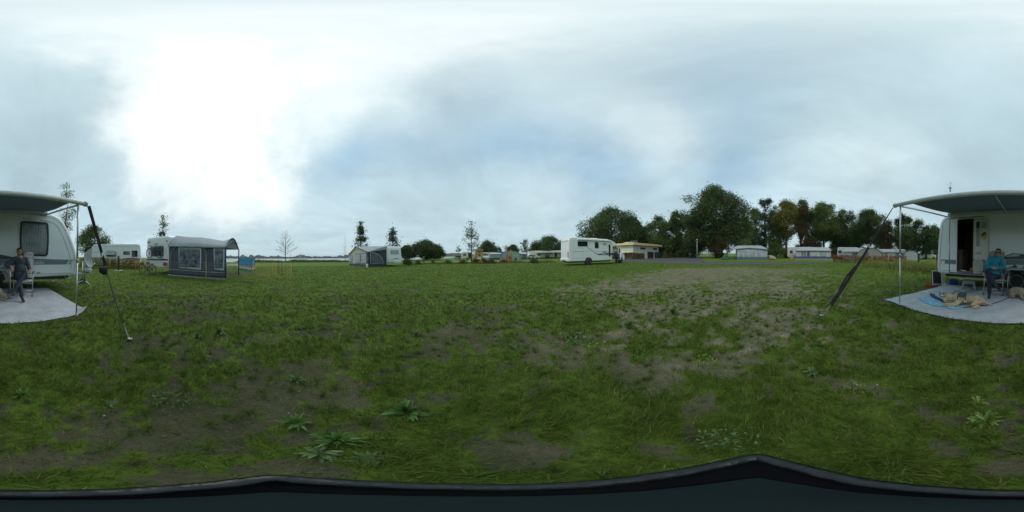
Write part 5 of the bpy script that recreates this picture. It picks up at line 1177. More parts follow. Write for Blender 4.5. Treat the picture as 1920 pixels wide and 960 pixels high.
# local frame: x to the rump; camera side is +y because x points to world -X
pr = [('e', (.0, .0, .145), (.115, .085, .095), (0, 15, 0)), ('e', (-.095, .05, .095), (.075, .048, .048), (0, 20, 35)), ('e', (-.105, .075, .055), (.028, .028, .024)), ('e', (.03, .07, .12), (.035, .018, .06), (0, 0, 10)), ('e', (.05, -.06, .13), (.03, .018, .05)),
      ('c', (.08, .0, .13), (.20, .0, .13), .075, .10), ('c', (.20, .0, .14), (.40, -.02, .115), .128, .092), ('c', (.40, -.02, .115), (.60, -.01, .11), .090, .105), ('e', (.66, .02, .10), (.13, .11, .095)), ('e', (.60, .09, .07), (.10, .075, .065)),
      ('c', (.20, .10, .10), (.12, .19, .045), .050, .034), ('c', (.12, .19, .045), (-.06, .20, .034), .034, .027), ('e', (-.09, .20, .03), (.038, .026, .022)),
      ('c', (.24, .10, .09), (.18, .24, .04), .046, .032), ('c', (.18, .24, .04), (.02, .27, .03), .030, .025), ('e', (-.01, .275, .028), (.036, .024, .021)),
      ('c', (.62, .10, .07), (.52, .20, .05), .060, .042), ('c', (.52, .20, .05), (.66, .25, .035), .038, .025), ('c', (.66, .25, .035), (.57, .30, .028), .024, .022), ('e', (.54, .31, .026), (.035, .023, .02)),
      ('c', (.74, .02, .08), (.84, .06, .045), .035, .028), ('c', (.84, .06, .045), (.93, .12, .03), .028, .018)]
dg1 = place_dog('dog', 'cream curly haired dog in a dark harness, sprawled beside the blue towel', Hd, Tl, pr, FUR); dg1.scale = (1.0, -1, 1)
HN = mat('slate_harness', (.04, .055, .075), .8, var=.2)
for xx, rr_, w_ in ((.19, .128, .035), (.36, .122, .04)):
    a = MB()
    for k in range(25):
        pass
    ring = [(xx, math.cos(2 * math.pi * k / 24) * rr_ * .98, .135 + math.sin(2 * math.pi * k / 24) * rr_ * .95) for k in range(24)]
    a.tube([(x, y, max(.012, z)) for x, y, z in ring], .012, 6, closed=True); a.build('harness_strap', HN, dg1)
a = MB(); a.grid(lambda u, v: (.18 + .20 * u, -.07 + .19 * v, .138 + .128 * math.sqrt(max(.02, 1 - ((-.07 + .19 * v) / .14) ** 2)) + .004), 8, 8, thick=.006); a.build('harness_saddle', HN, dg1)
a = MB(); a.box((.36, .125, .10), (.05, .01, .04), .003, M=None); a.build('harness_patch', mat('white_plastic', (.7, .7, .66), .5), dg1)
MB().ell((-.125, .09, .058), (.012, .014, .011)).build('nose', BLACK, dg1)
for y_ in (.02, .095): MB().ell((-.035, y_ + .012, .118 - (.02 if y_ > .05 else 0)), (.009, .009, .009), 8, 6).build('eye', BLACK, dg1)
Hd2 = Vector((-.13, -4.22, 0)); Tl2 = Vector((.33, -4.62, 0))
pr2 = [('e', (.02, .0, .085), (.09, .07, .075)), ('e', (-.065, .02, .055), (.065, .040, .038)), ('e', (-.11, .025, .045), (.026, .026, .022)), ('e', (.03, .07, .075), (.032, .018, .055)), ('e', (.03, -.07, .075), (.032, .018, .055)),
       ('c', (.06, .0, .10), (.20, .0, .14), .070, .105), ('c', (.20, .0, .15), (.45, .0, .15), .125, .120), ('e', (.52, .02, .12), (.14, .13, .12)), ('e', (.46, .12, .08), (.12, .07, .08)),
       ('c', (.18, .09, .08), (.06, .15, .035), .045, .032), ('c', (.06, .15, .035), (-.12, .15, .028), .030, .025), ('e', (-.15, .15, .026), (.036, .025, .02)), ('c', (.18, -.09, .08), (.04, -.13, .035), .045, .032), ('c', (.04, -.13, .035), (-.12, -.12, .028), .030, .025), ('e', (-.15, -.12, .026), (.036, .025, .02)),
       ('c', (.50, .15, .06), (.34, .20, .04), .050, .034), ('c', (.34, .20, .04), (.44, .22, .03), .030, .024), ('e', (.30, .21, .026), (.036, .024, .02)), ('c', (.62, .0, .08), (.76, .08, .03), .035, .02)]
dg2 = place_dog('dog', 'pale wheat coloured dog lying under the camping table with its head down', Hd2, Tl2, pr2, FUR2)
MB().ell((-.13, .027, .05), (.011, .013, .010)).build('nose', BLACK, dg2)
for y_ in (-.03, .05): MB().ell((-.04, y_, .095), (.008, .008, .008), 8, 6).build('eye', BLACK, dg2)
# leads
def lead(label, px, h=.006):
    P = [G(x, y, GZ + .008) for x, y in px]; o_ = P[0]; m_ = MB(); S = []
    for i in range(len(P) - 1):
        p0, p1, p2, p3 = P[max(i - 1, 0)], P[i], P[i + 1], P[min(i + 2, len(P) - 1)]
        for k in range(8):
            t = k / 8; S.append(.5 * ((2 * p1) + (p2 - p0) * t + (2 * p0 - 5 * p1 + 4 * p2 - p3) * t * t + (3 * p1 - p0 - 3 * p2 + p3) * t ** 3))
    S.append(P[-1]); m_.tube([s - o_ for s in S], .008, 5); o2 = m_.build('dog_lead', BLACKF, loc=o_); tag(o2, label, 'lead', 'dog leads on the groundsheet')
lead('black dog lead curling behind the cream dog towards the grey stool', [(1771, 560), (1778, 556), (1784, 551), (1792, 546), (1797, 545.5), (1804, 548.5), (1815, 546), (1826, 541), (1834, 538)])
lead('black dog lead running from the stool towards the woman chair', [(1795, 551), (1803, 550), (1815, 549), (1827, 546), (1840, 542.5)])
lead('long black dog lead running from the cream dog to the dog under the table', [(1806, 577), (1822, 575), (1843, 573), (1862, 569), (1880, 563), (1895, 556), (1903, 553)])

# ------------------------------------------------------------------ loose things on the sheet
def cloth(name, label, cat, px, m, z=.012, amp=.012, seed=0):
    P = [G(x, y, GZ) for x, y in px]; c_ = sum(P, Vector()) / len(P); n = len(P); rg = 7; vs = [c_ + Vector((0, 0, z))]; fs = []; rr = random.Random(seed)
    D_ = []
    for i in range(n):
        for k in range(4): D_.append(P[i].lerp(P[(i + 1) % n], k / 4))
    m0 = len(D_)
    for r_ in range(1, rg + 1):
        for i in range(m0):
            p = c_.lerp(D_[i], r_ / rg); hz_ = float(fbm(np.array([p.x]), np.array([p.y]), 9, seed % 6)[0] - .3) * amp * 3; vs.append(Vector((p.x, p.y, GZ + z + (max(0, hz_) if r_ < rg else -.004))))
    for i in range(m0): fs.append((0, 1 + i, 1 + (i + 1) % m0))
    for r_ in range(rg - 1):
        a = 1 + r_ * m0
        for i in range(m0): fs.append((a + i, a + m0 + i, a + m0 + (i + 1) % m0, a + (i + 1) % m0))
    mb = MB(); mb.add([v - c_ for v in vs], fs, smooth=True); mb.add([v - c_ - Vector((0, 0, .006)) for v in vs], [tuple(reversed(f)) for f in fs], smooth=True)
    o_ = mb.build(name, m, loc=c_); tag(o_, label, cat); return o_
TOW = mat('light_blue_towel', (.20, .42, .58), .95, var=.25, scale=14, bump=.8, bscale=60)
cloth('towel', 'light blue towel spread on the groundsheet left of the cream dog', 'towel', [(1722, 559), (1733, 557), (1746, 557.5), (1758, 562), (1770, 569), (1772, 575.5), (1760, 574), (1746, 572), (1733, 567)], TOW, seed=1)
cloth('towel', 'end of a light blue towel sticking out below the cream dog', 'towel', [(1776, 574), (1790, 572), (1808, 574.5), (1803, 578.5), (1785, 580), (1776, 578)], TOW, seed=2)
p = G(1757, 562, GZ); t_ = thing('folded_trousers', 'crumpled dark blue clothes lying on the blue towel', 'clothes', p); q = G(1746, 556, GZ) - p; q2 = G(1771, 568, GZ) - p
blob('cloth', [('c', q + Vector((0, 0, .05)), Vector((0, 0, .045)), .035, .04), ('c', Vector((0, 0, .045)), q2 + Vector((0, 0, .04)), .040, .03), ('c', q + Vector((.03, -.02, .06)), q + Vector((-.08, -.02, .05)), .03, .03)], .008, mat('dark_blue_cloth', (.035, .055, .10), .95, var=.3, scale=8, bump=.6, bscale=25), t_)
p = G(1768, 556, GZ); t_ = thing('dog_harness', 'white and black bundle of straps behind the dark blue clothes', 'harness', p)
blob('bundle', [('e', (0, 0, .035), (.09, .05, .035)), ('e', (-.05, .02, .05), (.05, .03, .03))], .008, mat('white_cloth', (.6, .6, .58), .9), t_)
m_ = MB(); m_.tube([(.10, .02, .02), (.03, .03, .09), (-.05, .05, .08), (-.1, .03, .03)], .008, 6); m_.tube([(.05, -.06, .02), (0, -.04, .10), (-.06, -.02, .08), (-.13, -.05, .02)], .008, 6); m_.tube([(.08, .0, .03), (.14, -.04, .10), (.08, -.09, .04)], .006, 6); m_.build('strap', BLACKF, t_)
# grey step stool
p = G(1816, 541, GZ); t_ = thing('step_stool', 'small grey plastic step stool standing in front of the caravan door', 'stool', p, FACE(p))
PLG = mat('grey_plastic', (.20, .23, .24), .5, var=.08); m_ = MB(); m_.box((0, 0, .245), (.40, .28, .03), .012); m_.build('top', PLG, t_)
for sx in (-1, 1):
    for sy in (-1, 1):
        m_ = MB(); a_ = Vector((sx * .165, sy * .11, .24)); b_ = Vector((sx * .21, sy * .15, .0)); m_.bar(a_, b_, .075, .05, .008, up=(0, 1, 0)); m_.build('leg', PLG, t_)
m_ = MB(); m_.box((0, -.125, .205), (.30, .012, .06)); m_.box((0, .125, .205), (.30, .012, .06)); m_.build('apron', PLG, t_)
# blue bowl
p = G(1788, 533, 0); t_ = thing('bowl', 'bright blue plastic bowl standing under the edge of the caravan', 'bowl', p); MB().lathe([(.10, .0), (.12, .004), (.165, .10), (.185, .18), (.195, .185), (.190, .175), (.155, .10), (.11, .015)], 28).build('basin', mat('blue_plastic', (.012, .07, .42), .35, var=.1), t_)
m_ = MB(); m_.tube([(.19, 0, .18), (.23, .0, .175), (.23, .06, .172), (.18, .07, .178)], .008, 6); m_.build('handle', mat('blue_plastic', (.012, .07, .42), .35), t_)
# folded step / lounger leaning by the rear corner
p = G(1758, 537, GZ); t_ = thing('folded_footrest', 'folded black mesh footrest with aluminium frame leaning by the caravan rear corner', 'footrest', p, FACE(p, 12))
m_ = MB(); m_.grid(lambda u, v: (-.15 + .30 * u + .05 * (1 - v) * 0, .02 + .18 * v, .08 + .43 * v), 4, 8, thick=(0, .012, 0)); m_.build('mesh_panel', BLACKF, t_)
for sx in (-.165, .165): m_ = MB(); m_.tube([(sx, .0, 0), (sx, .03, .08), (sx, .21, .52), (sx * .9, .24, .55)], .012, 6); m_.build('frame_tube', ALU, t_)
m_ = MB(); m_.tube([(-.165, .03, .08), (.165, .03, .08)], .012, 6); m_.tube([(-.15, .235, .545), (.15, .235, .545)], .012, 6); m_.build('crossbar', ALU, t_)
for k in (0, 1): m_ = MB(); m_.bar((.20 + .05 * k, .0, 0), (.21 + .05 * k, .22, .48), .022, .03); m_.build('folded_leg', ALU, t_)
p = G(1747, 537, GZ); t_ = thing('red_shoes', 'heap of red shoes and cloth left of the folded black footrest', 'shoes', p, FACE(p))
RDS = mat('red_fabric', (.40, .05, .035), .8, var=.4, scale=25)
for k, (x, y, a) in enumerate([(-.14, 0, 20), (-.02, -.06, -15), (.08, .04, 40)]):
    blob('shoe', [('c', (x - .06, y, .035), (x + .06, y + .02 * k, .03), .035, .03), ('e', (x - .05, y, .075), (.04, .04, .05))], .008, RDS, t_)
blob('cloth', [('e', (.16, .0, .02), (.09, .05, .018))], .008, BLACKF, t_)

# ------------------------------------------------------------------ satellite dish on tripod
p = AT(159, 5.6); t_ = thing('satellite_dish', 'grey satellite dish on an aluminium tripod beside the caravan front', 'satellite dish', p, FACE(p))
hubz = .37
for fx, fy in ((179, 543), (118, 541), (162, 530)):
    f_ = G(fx, fy); M_ = Matrix.Rotation(-t_.rotation_euler.z, 4, 'Z') @ Matrix.Translation(-p); e = M_ @ f_
    m_ = MB(); m_.tube([(0, 0, hubz), (e.x, e.y, 0)], .012, 6); m_.build('leg', ALU, t_)
m_ = MB(); m_.tube([(0, 0, hubz - .17), (0, 0, 1.12)], .018, 8); m_.build('pole', ALU, t_)
m_ = MB(); m_.tube([(0, 0, hubz - .03), (0, 0, hubz + .04)], .035, 8); m_.tube([(0, 0, hubz - .17), (.18, -.2, .03)], .006, 5); m_.build('hub', BLACK, t_)
dn = Vector((.80, -.55, .35)).normalized(); zq = dn.to_track_quat('Z', 'Y').to_matrix().to_4x4(); c_ = Vector((.09, .0, 1.04))
m_ = MB(Matrix.Translation(c_) @ zq); pf = [(.001, .0)] + [(.31 * k / 8, .06 * (k / 8) ** 2) for k in range(1, 9)] + [(.315, .058)] + [(.31 * k / 8, .06 * (k / 8) ** 2 - .008) for k in range(8, 0, -1)]; m_.lathe(pf, 32, M=Matrix.Diagonal((.80, .88, .9, 1))); m_.build('reflector', mat('dish_grey', (.19, .215, .205), .45, var=.06), t_)
l0 = c_ - Vector((0, 0, .24)) + dn * .04; l1 = c_ + dn * .30 - Vector((0, 0, .22)); m_ = MB(); m_.tube([l0, l1], .010, 6); m_.build('feed_arm', mat('white_plastic', (.7, .7, .66), .5), t_)
m_ = MB(); m_.ell(l1 + Vector((0, 0, .02)), (.03, .03, .04)); m_.build('receiver', mat('white_plastic', (.7, .7, .66), .5), t_)
m_ = MB(); m_.box(c_ - dn * .05, (.09, .06, .14), .01); m_.bar((0, 0, 1.02), c_ - dn * .03, .03); m_.build('bracket', BLACK, t_)
t2_ = thing('plastic_bag', 'white plastic bag hung over the satellite dish arm', 'bag', p + Vector((0, 0, .70)), FACE(p))
blob('bag', [('e', (.10, -.12, .03), (.12, .05, .08)), ('e', (.19, -.12, .0), (.055, .045, .09), (0, 15, 0)), ('e', (.02, -.06, .10), (.035, .04, .11), (0, -25, 0))], .009, mat('white_bag_plastic', (.62, .65, .68), .4, var=.08, bump=.7, bscale=20, trans=.2), t2_)
m_ = MB(); P_ = [(-.35, -.25, .01), (-.2, .1, .02), (0, .05, .2), (.0, .02, .37)]; m_.tube(P_, .006, 5)
o_ = m_.build('dish_cable', mat('white_cable', (.5, .5, .46), .6), loc=p); o_.rotation_euler.z = FACE(p); tag(o_, 'pale cable trailing over the grass from the dish tripod to the caravan', 'cable')

# ------------------------------------------------------------------ the stand the panorama camera sits on
cs_ = thing('camera_stand', 'dark rubber rimmed mounting plate on a pole right below the viewpoint', 'camera stand', (0, 0, 0))
HH = .11; rim = [(0, 918), (120, 917), (240, 913), (340, 905), (420, 897), (470, 890), (500, 886), (520, 886), (560, 890), (640, 896), (760, 903), (880, 907), (960, 908), (1080, 904), (1180, 896), (1280, 882), (1360, 867), (1400, 858), (1425, 855), (1450, 862), (1500, 874), (1560, 888), (1640, 902), (1740, 911), (1840, 916), (1880, 917.5)]
def rp(x, y, hh):
    v = Vector((math.sin((x / 1920 - .5) * 2 * math.pi), math.cos((x / 1920 - .5) * 2 * math.pi), 0)); return v * (hh * math.tan(R((960 - y) * .1875)))
O = []
nx = len(rim)
for i in range(nx):                                   # smooth closed outline
    x0, y0 = rim[i]; x1, y1 = rim[(i + 1) % nx]; x1 = x1 + 1920 if x1 < x0 else x1
    for k in range(4): t = k / 4; O.append(rp(x0 + (x1 - x0) * t, y0 + (y1 - y0) * t, HH))
zc = CH - HH; tr_ = .0026; m_ = MB()
m_.tube([(p.x * (1 - tr_ / max(p.length, .01)), p.y * (1 - tr_ / max(p.length, .01)), zc) for p in O], tr_, 12, closed=True); m_.build('rim', mat('satin_black_rubber', (.004, .006, .007), .34, var=.5, scale=25, spec=.45, bump=.15, bscale=180), cs_)
m_ = MB(); n = len(O)
vs = [(p.x * (1 - .0045 / max(p.length, .01)), p.y * (1 - .0045 / max(p.length, .01)), zc - .002) for p in O] + [(p.x * .50, p.y * .50, zc - .003) for p in O]; m_.add(vs, [(i, (i + 1) % n, n + (i + 1) % n, n + i) for i in range(n)]); m_.build('groove', mat('black_groove', (.003, .003, .004), .8, spec=.05), cs_)
m_ = MB(); vs = [(p.x * .56, p.y * .56, zc - .0015) for p in O]; m_.add(vs + [(0, 0, zc + .0005)], [(i, (i + 1) % n, n) for i in range(n)], smooth=True); m_.build('plate', mat('dull_green_grey_plate', (.006, .012, .013), .8, var=.25, scale=30, spec=.1), cs_)
m_ = MB(); vs = [(p.x * .9, p.y * .9, zc - .004) for p in O] + [(p.x * .3, p.y * .3, zc - .02) for p in O]; m_.add(vs, [(i, n + i, n + (i + 1) % n, (i + 1) % n) for i in range(n)] + [tuple(n + i for i in reversed(range(n)))]); m_.build('underside', BLACK, cs_)
m_ = MB(); m_.tube([(0, 0, 0), (0, 0, zc - .015)], .006, 8); m_.build('pole', BLACK, cs_)
m_ = MB(); m_.lathe([(.06, 0), (.06, .008), (.012, .02), (.008, .05)], 20); m_.build('foot', BLACK, cs_)

# ------------------------------------------------------------------ neighbouring caravans, tents, vehicles
def simple_prof(L_, zb, zt, nose=.35, tail=.15, rnd=.2):
    h = zt - zb
    return ccw([(-L_ / 2 + .03, zb), (-L_ / 2, zb + .3), (-L_ / 2 + tail * .3, zb + h * .6), (-L_ / 2 + tail, zt - rnd), (-L_ / 2 + tail + rnd * .4, zt - rnd * .35), (-L_ / 2 + tail + rnd * 1.2, zt),
                (L_ / 2 - nose - rnd * 1.6, zt), (L_ / 2 - nose - rnd * .5, zt - rnd * .35), (L_ / 2 - nose, zt - rnd), (L_ / 2 - nose * .45, zb + h * .55), (L_ / 2 - .02, zb + .45), (L_ / 2 - .06, zb)])
def caravan_body(t_, L_, W_, zt, m, zb=.42, nose=.35, tail=.12, wins=(), stripe=None, wheels=(0,), flip=False):
    P = simple_prof(L_, zb, zt, nose, tail)
    if flip: P = ccw([(-x, z) for x, z in P])
    b = MB(); shell(b, P, W_, .08); b.build('body', m, t_)
    for x0, x1, z0, z1 in wins: window(t_, x0, x1, z0, z1, r=.05)
    if stripe: s = MB(); s.slab([(-L_ / 2 + .12, stripe[0]), (L_ / 2 - .15, stripe[0]), (L_ / 2 - .2, stripe[1]), (-L_ / 2 + .12, stripe[1])], -.004, -.001); s.build('stripe', stripe[2], t_)
    for x in wheels:
        wheel(t_, x, .08, .31, .31, .18); a = MB(); a.add([(x + .4 * math.cos(math.pi * k / 12), -.003, .36 + .38 * math.sin(math.pi * k / 12)) for k in range(13)], [tuple(range(13))]); a.build('wheel_well_shade', BLACK, t_)  # recess shade behind each wheel is a flat black half disc
    a = MB(); a.box((0, W_ / 2, zb - .04), (L_ * .85, W_ * .85, .08)); a.build('chassis', BLACK, t_)
    s = MB(); s.bar((-L_ / 2 + .3, -.004, zt - .28), (L_ / 2 - nose - .2, -.004, zt - .28), .012, .03); s.build('roof_rail', TRIM, t_)
# leftmost caravan behind the hedge
p = AT(210, 21.5); t_ = thing('caravan', 'leftmost white caravan behind the autumn hedge, its big window propped open', 'caravan', p, FACE(p, -12))
caravan_body(t_, 7.6, 2.4, 2.95, WHITE, wins=[(1.5, 2.35, 1.55, 2.0), (2.6, 3.35, 1.3, 2.1)], stripe=(.95, 1.02, TRIM), nose=.12, tail=1.15, wheels=(.1,))
f_ = window(t_, -.75, .55, 1.3, 2.05); q = MB(Matrix.Translation((-.1, -.03, 2.05)) @ Matrix.Rotation(R(-38), 4, 'X')); q.box((0, 0, -.36), (1.3, .02, .72), .008); q.build('open_flap', mat('smoked_acrylic', (.22, .25, .26), .15, var=.2), f_)
textmesh('lettering', 'Hobby', .22, mat('grey_script', (.30, .31, .27), .6), t_, MX(-2.6, 1.75)); 
a = MB(); a.box((1.1, 1.2, 3.0), (.5, .5, .12), .03); a.build('roof_vent', WHITE, t_)
a = MB(); a.slab([(-3.8, .5), (-3.9, 1.2), (-3.55, 2.0), (-2.9, 2.5), (-2.75, 2.5), (-2.9, .5)], -.012, -.003); a.build('front_cover', TRIM, t_)

# caravan with the bicycles
bx = Vector((-9.98, -7.95, 0)); ex = Vector((-9.5, -5.6, 0)); ang = math.atan2(ex.y - bx.y, ex.x - bx.x)
t_ = thing('caravan', 'white caravan with its back to the lawn and bicycles at the rear', 'caravan', bx, ang)   # local x along the rear face, y away
W_ = (ex - bx).length
def rshell(mb, W, Ln, zb, zt, r):
    # rounded rectangle seen from the rear, pulled along y
    P = ccw(rrect(0, W, zb, zt, .22, 4)); 
    steps = [(0, .16), (.03, .07), (.08, .02), (.16, 0), (Ln - .3, 0), (Ln, .3)]; n = len(P); vs = []; fs = []
    for y, i in steps: vs += [(x, y, z) for x, z in inset(P, i)]
    for k in range(len(steps) - 1):
        for i in range(n): fs.append((k * n + i, (k + 1) * n + i, (k + 1) * n + (i + 1) % n, k * n + (i + 1) % n))
    fs += [tuple(range(n)), tuple(reversed(range(len(vs) - n, len(vs))))]; mb.add(vs, fs)
b = MB(); rshell(b, W_, 6.5, .52, 2.72, .2); b.build('body', WHITE, t_)
window(t_, .55, 1.85, 1.28, 2.02, r=.06)
a = MB(); a.slab([(.1, .98), (W_ - .08, .98), (W_ - .08, 1.08), (.1, 1.08)], -.006, -.001); a.build('stripe', mat('dark_blue_stripe', (.03, .05, .10), .5), t_)
a = MB(); a.bar((.1, -.004, 2.12), (W_ - .1, -.004, 2.12), .01, .02); a.build('seam', TRIM, t_)
a = MB(); a.slab(rrect(.08, W_ - .08, .55, .93, .08), -.07, 0); a.build('bumper', WHITE, t_)
for x0 in (.08, W_ - .50): a = MB(); a.slab(rrect(x0, x0 + .42, .62, .86, .10), -.10, -.06); a.build('rear_light', RED, t_)
for x0 in (.12, W_ - .28): a = MB(); a.slab(rrect(x0, x0 + .12, 2.28, 2.36, .02), -.03, .02); a.build('marker_light', RED, t_)
a = MB(); a.slab(rrect(.1, .5, 2.3, 2.42, .03), -.008, .02); a.build('maker_badge', mat('grey_script', (.30, .31, .27), .6), t_)
a = MB()
for y in (0,): a.bar((.35, -.06, 1.12), (2.0, -.06, 1.12), .05); a.bar((.35, -.42, 1.12), (2.0, -.42, 1.12), .05); a.bar((.6, -.02, 1.1), (.6, -.44, 1.1), .04); a.bar((1.75, -.02, 1.1), (1.75, -.44, 1.1), .04); a.bar((.6, -.02, 1.1), (.6, -.04, 2.05), .03); a.bar((1.75, -.02, 1.1), (1.75, -.04, 2.05), .03)
a.build('bike_rack', ALU, t_)
a = MB(); a.box((.7, 1.0, 2.76), (.5, .5, .10), .03); a.build('roof_vent', WHITE, t_)
a = MB(); a.box((W_ * .75, 2.2, 2.77), (.7, .7, .10), .03); a.build('roof_vent', WHITE, t_)
for x in (-.0, W_ - .2): wheel(t_, 0, 0, 0, .001, .001) if False else None
MBm = Matrix.Translation((.14, 3.2, .33)) @ Matrix.Rotation(R(90), 4, 'Z') @ Matrix.Rotation(R(90), 4, 'X'); MB(MBm).lathe([(.2, -.1), (.31, -.1), (.33, 0), (.31, .1), (.2, .1)], 20).build('wheel', RUB, t_)
p = bx + Vector((.75 * math.cos(ang) - 1.0 * math.sin(ang), .75 * math.sin(ang) + 1.0 * math.cos(ang), 2.80)); t_ = thing('roof_dish', 'small dark round satellite dish on the roof of the caravan with the bicycles', 'satellite dish', p, FACE(p))
m_ = MB(Matrix.Translation((0, 0, .22)) @ Matrix.Rotation(R(80), 4, 'X')); m_.lathe([(.001, 0), (.15, .02), (.26, .06), (.265, .055), (.15, .012), (.001, -.01)], 24); m_.build('reflector', mat('dark_dish', (.04, .04, .045), .5), t_)
m_ = MB(); m_.box((0, -.02, .02), (.2, .2, .08), .02); m_.bar((0, -.0, .0), (0, .05, .2), .05); m_.build('base', BLACK, t_); m_ = MB(); m_.ell((0, -.22, .12), (.06, .05, .06)); m_.build('receiver', ALUP, t_)
# bicycles
def bicycle(label, origin, rz, fm, basket=True):
    t_ = thing('bicycle', label, 'bicycle', origin, rz, 'bicycles at the rear of the caravan')
    for x in (-.54, .54):
        M = Matrix.Translation((x, 0, .35)) @ Matrix.Rotation(R(90), 4, 'X')
        m_ = MB(M); m_.tube([(.335 * math.cos(2 * math.pi * k / 32), .335 * math.sin(2 * math.pi * k / 32), 0) for k in range(32)], .026, 6, closed=True); wl = m_.build('wheel', RUB, t_)
        m_ = MB(M); m_.tube([(.312 * math.cos(2 * math.pi * k / 32), .312 * math.sin(2 * math.pi * k / 32), 0) for k in range(32)], .008, 4, closed=True)
        for k in range(18): a = 2 * math.pi * k / 18; m_.tube([(0, 0, .02 * (-1) ** k), (.31 * math.cos(a), .31 * math.sin(a), 0)], .0022, 3, caps=False)
        m_.lathe([(.02, -.04), (.02, .04)], 8); m_.build('rim', BLACK, wl)
        m_ = MB(M); A0, A1 = (20, 200) if x > 0 else (0, 150); m_.tube([(.37 * math.cos(R(A0 + (A1 - A0) * k / 12)), .37 * math.sin(R(A0 + (A1 - A0) * k / 12)), 0) for k in range(13)], .018, 5); m_.build('mudguard', fm, t_)
    hd = Vector((-.36, 0, .90)); st = Vector((.17, 0, .86)); bb = Vector((.03, 0, .30)); rx = Vector((.54, 0, .35)); m_ = MB()
    for a, b_ in ((hd, bb), (hd - Vector((-.02, 0, .12)), bb + Vector((.04, 0, .12))), (st, bb), (bb, rx), (st - Vector((0, 0, .08)), rx), (hd, hd + Vector((-.01, 0, .08)))): m_.tube([a, b_], .024, 6)
    m_.build('frame', fm, t_)
    m_ = MB(); m_.tube([hd, hd + Vector((-.10, 0, -.35)), (-.54, 0, .35)], .015, 6); m_.build('fork', fm, t_)
    m_ = MB(); m_.tube([hd + Vector((0, 0, 0)), hd + Vector((.02, 0, .16))], .013, 6); m_.tube([hd + Vector((.12, -.26, .16)), hd + Vector((.0, -.2, .19)), hd + Vector((-.02, 0, .16)), hd + Vector((.0, .2, .19)), hd + Vector((.12, .26, .16))], .013, 6); m_.build('handlebar', ALU, t_)
    m_ = MB(); m_.tube([st, st + Vector((.03, 0, .12))], .013, 6); m_.build('seatpost', ALU, t_)
    m_ = MB(); m_.ell(st + Vector((.05, 0, .15)), (.13, .075, .04)); m_.ell(st + Vector((-.06, 0, .15)), (.09, .03, .03)); m_.build('saddle', BLACK, t_)
    m_ = MB(); m_.tube([bb + Vector((0, -.06, 0)), bb + Vector((.1, -.09, -.12))], .01, 5); m_.box(bb + Vector((.1, -.13, -.13)), (.09, .07, .02)); m_.tube([bb + Vector((0, .06, 0)), bb + Vector((-.1, .09, .12))], .01, 5); m_.box(bb + Vector((-.1, .13, .13)), (.09, .07, .02)); m_.lathe([(.08, -.01), (.08, .01)], 16, M=Matrix.Translation(bb) @ Matrix.Rotation(R(90), 4, 'X')); m_.build('crank', BLACK, t_)
    m_ = MB(); m_.box((.52, 0, .76), (.36, .13, .012)); m_.tube([(.4, .0, .76), (.54, .0, .4)], .008, 5); m_.tube([(.66, .0, .76), (.54, .0, .4)], .008, 5); m_.build('carrier', BLACK, t_)
    return t_
FB = mat('black_bike_frame', (.03, .032, .035), .3, var=.1); FR_ = mat('grey_bike_frame', (.08, .08, .09), .3)
ux = Vector((math.cos(ang), math.sin(ang), 0)); uy = Vector((-math.sin(ang), math.cos(ang), 0))
bicycle('upper bicycle hung on the rear rack of the caravan', bx + ux * 1.16 - uy * .24 + Vector((0, 0, 1.15)), ang, FB)
lb_ = bicycle('lower bicycle standing on the grass below the rack', bx + ux * .98 - uy * .72, ang + .05, FR_); lb_.rotation_euler[0] = .10
t_ = thing('bike_bag', 'red bag strapped over the front of the lower bicycle', 'bag', bx + ux * .40 - uy * .74 + Vector((0, 0, .74))); blob('bag', [('e', (0, 0, 0), (.16, .16, .09)), ('e', (0.05, .05, .05), (.10, .1, .06))], .014, mat('red_fabric', (.40, .05, .035), .8), t_)

FOILD = mat('dark_clear_foil', (.10, .12, .15), .14, var=.9, scale=5, bump=.6, bscale=6, spec=.8)
# generic fabric panel helper
def panel(mb, a, b, z0, z1a, z1b=None, th=.012, z0b=None):
    a = Vector(a); b = Vector(b); z1b = z1a if z1b is None else z1b; z0b = z0 if z0b is None else z0b; d = (b - a).normalized(); n = Vector((-d.y, d.x, 0)) * th
    A = [Vector((a.x, a.y, z0)), Vector((b.x, b.y, z0b)), Vector((b.x, b.y, z1b)), Vector((a.x, a.y, z1a))]; vs = A + [q + n for q in A]
    mb.add(vs, [(0, 1, 2, 3), (7, 6, 5, 4), (0, 4, 5, 1), (1, 5, 6, 2), (2, 6, 7, 3), (3, 7, 4, 0)], orient=True)
def quadpanel(mb, P, n, th=.01):
    P = [Vector(q) for q in P]; n = Vector(n) * th; mb.add(P + [q + n for q in P], [(0, 1, 2, 3), (7, 6, 5, 4), (0, 4, 5, 1), (1, 5, 6, 2), (2, 6, 7, 3), (3, 7, 4, 0)], orient=True)
# charcoal awning attached to it: its long side wall faces the lawn
A0 = ex; A1 = Vector((-8.72, -1.62, 0)); ln = (A1 - A0).length; an2 = math.atan2(A1.y - A0.y, A1.x - A0.x)
t_ = thing('awning_tent', 'charcoal awning tent with pale roof and clear foil windows beside the caravan with the bicycles', 'tent', A0, an2)  # local x out from the caravan, y away
DP = 2.3
def wallz(x): return 2.0 - .24 * (x / ln)
m_ = MB(); m_.grid(lambda u, v: (u * ln, -.03 * math.sin(math.pi * v) * math.sin(math.pi * u), .02 + v * (wallz(u * ln) - .02)), 20, 8, thick=(0, .012, 0)); m_.build('side_wall', CHAR, t_)
m_ = MB(); m_.grid(lambda u, v: (-.05 + u * (ln + .1), -.08 + v * DP, wallz(u * ln) + .04 + (2.76 - .64 * u - wallz(u * ln)) * min(1, v / .4) ** .75 - .03 * math.sin(u * 9)), 16, 12, thick=.015); m_.build('roof', GREYF, t_)
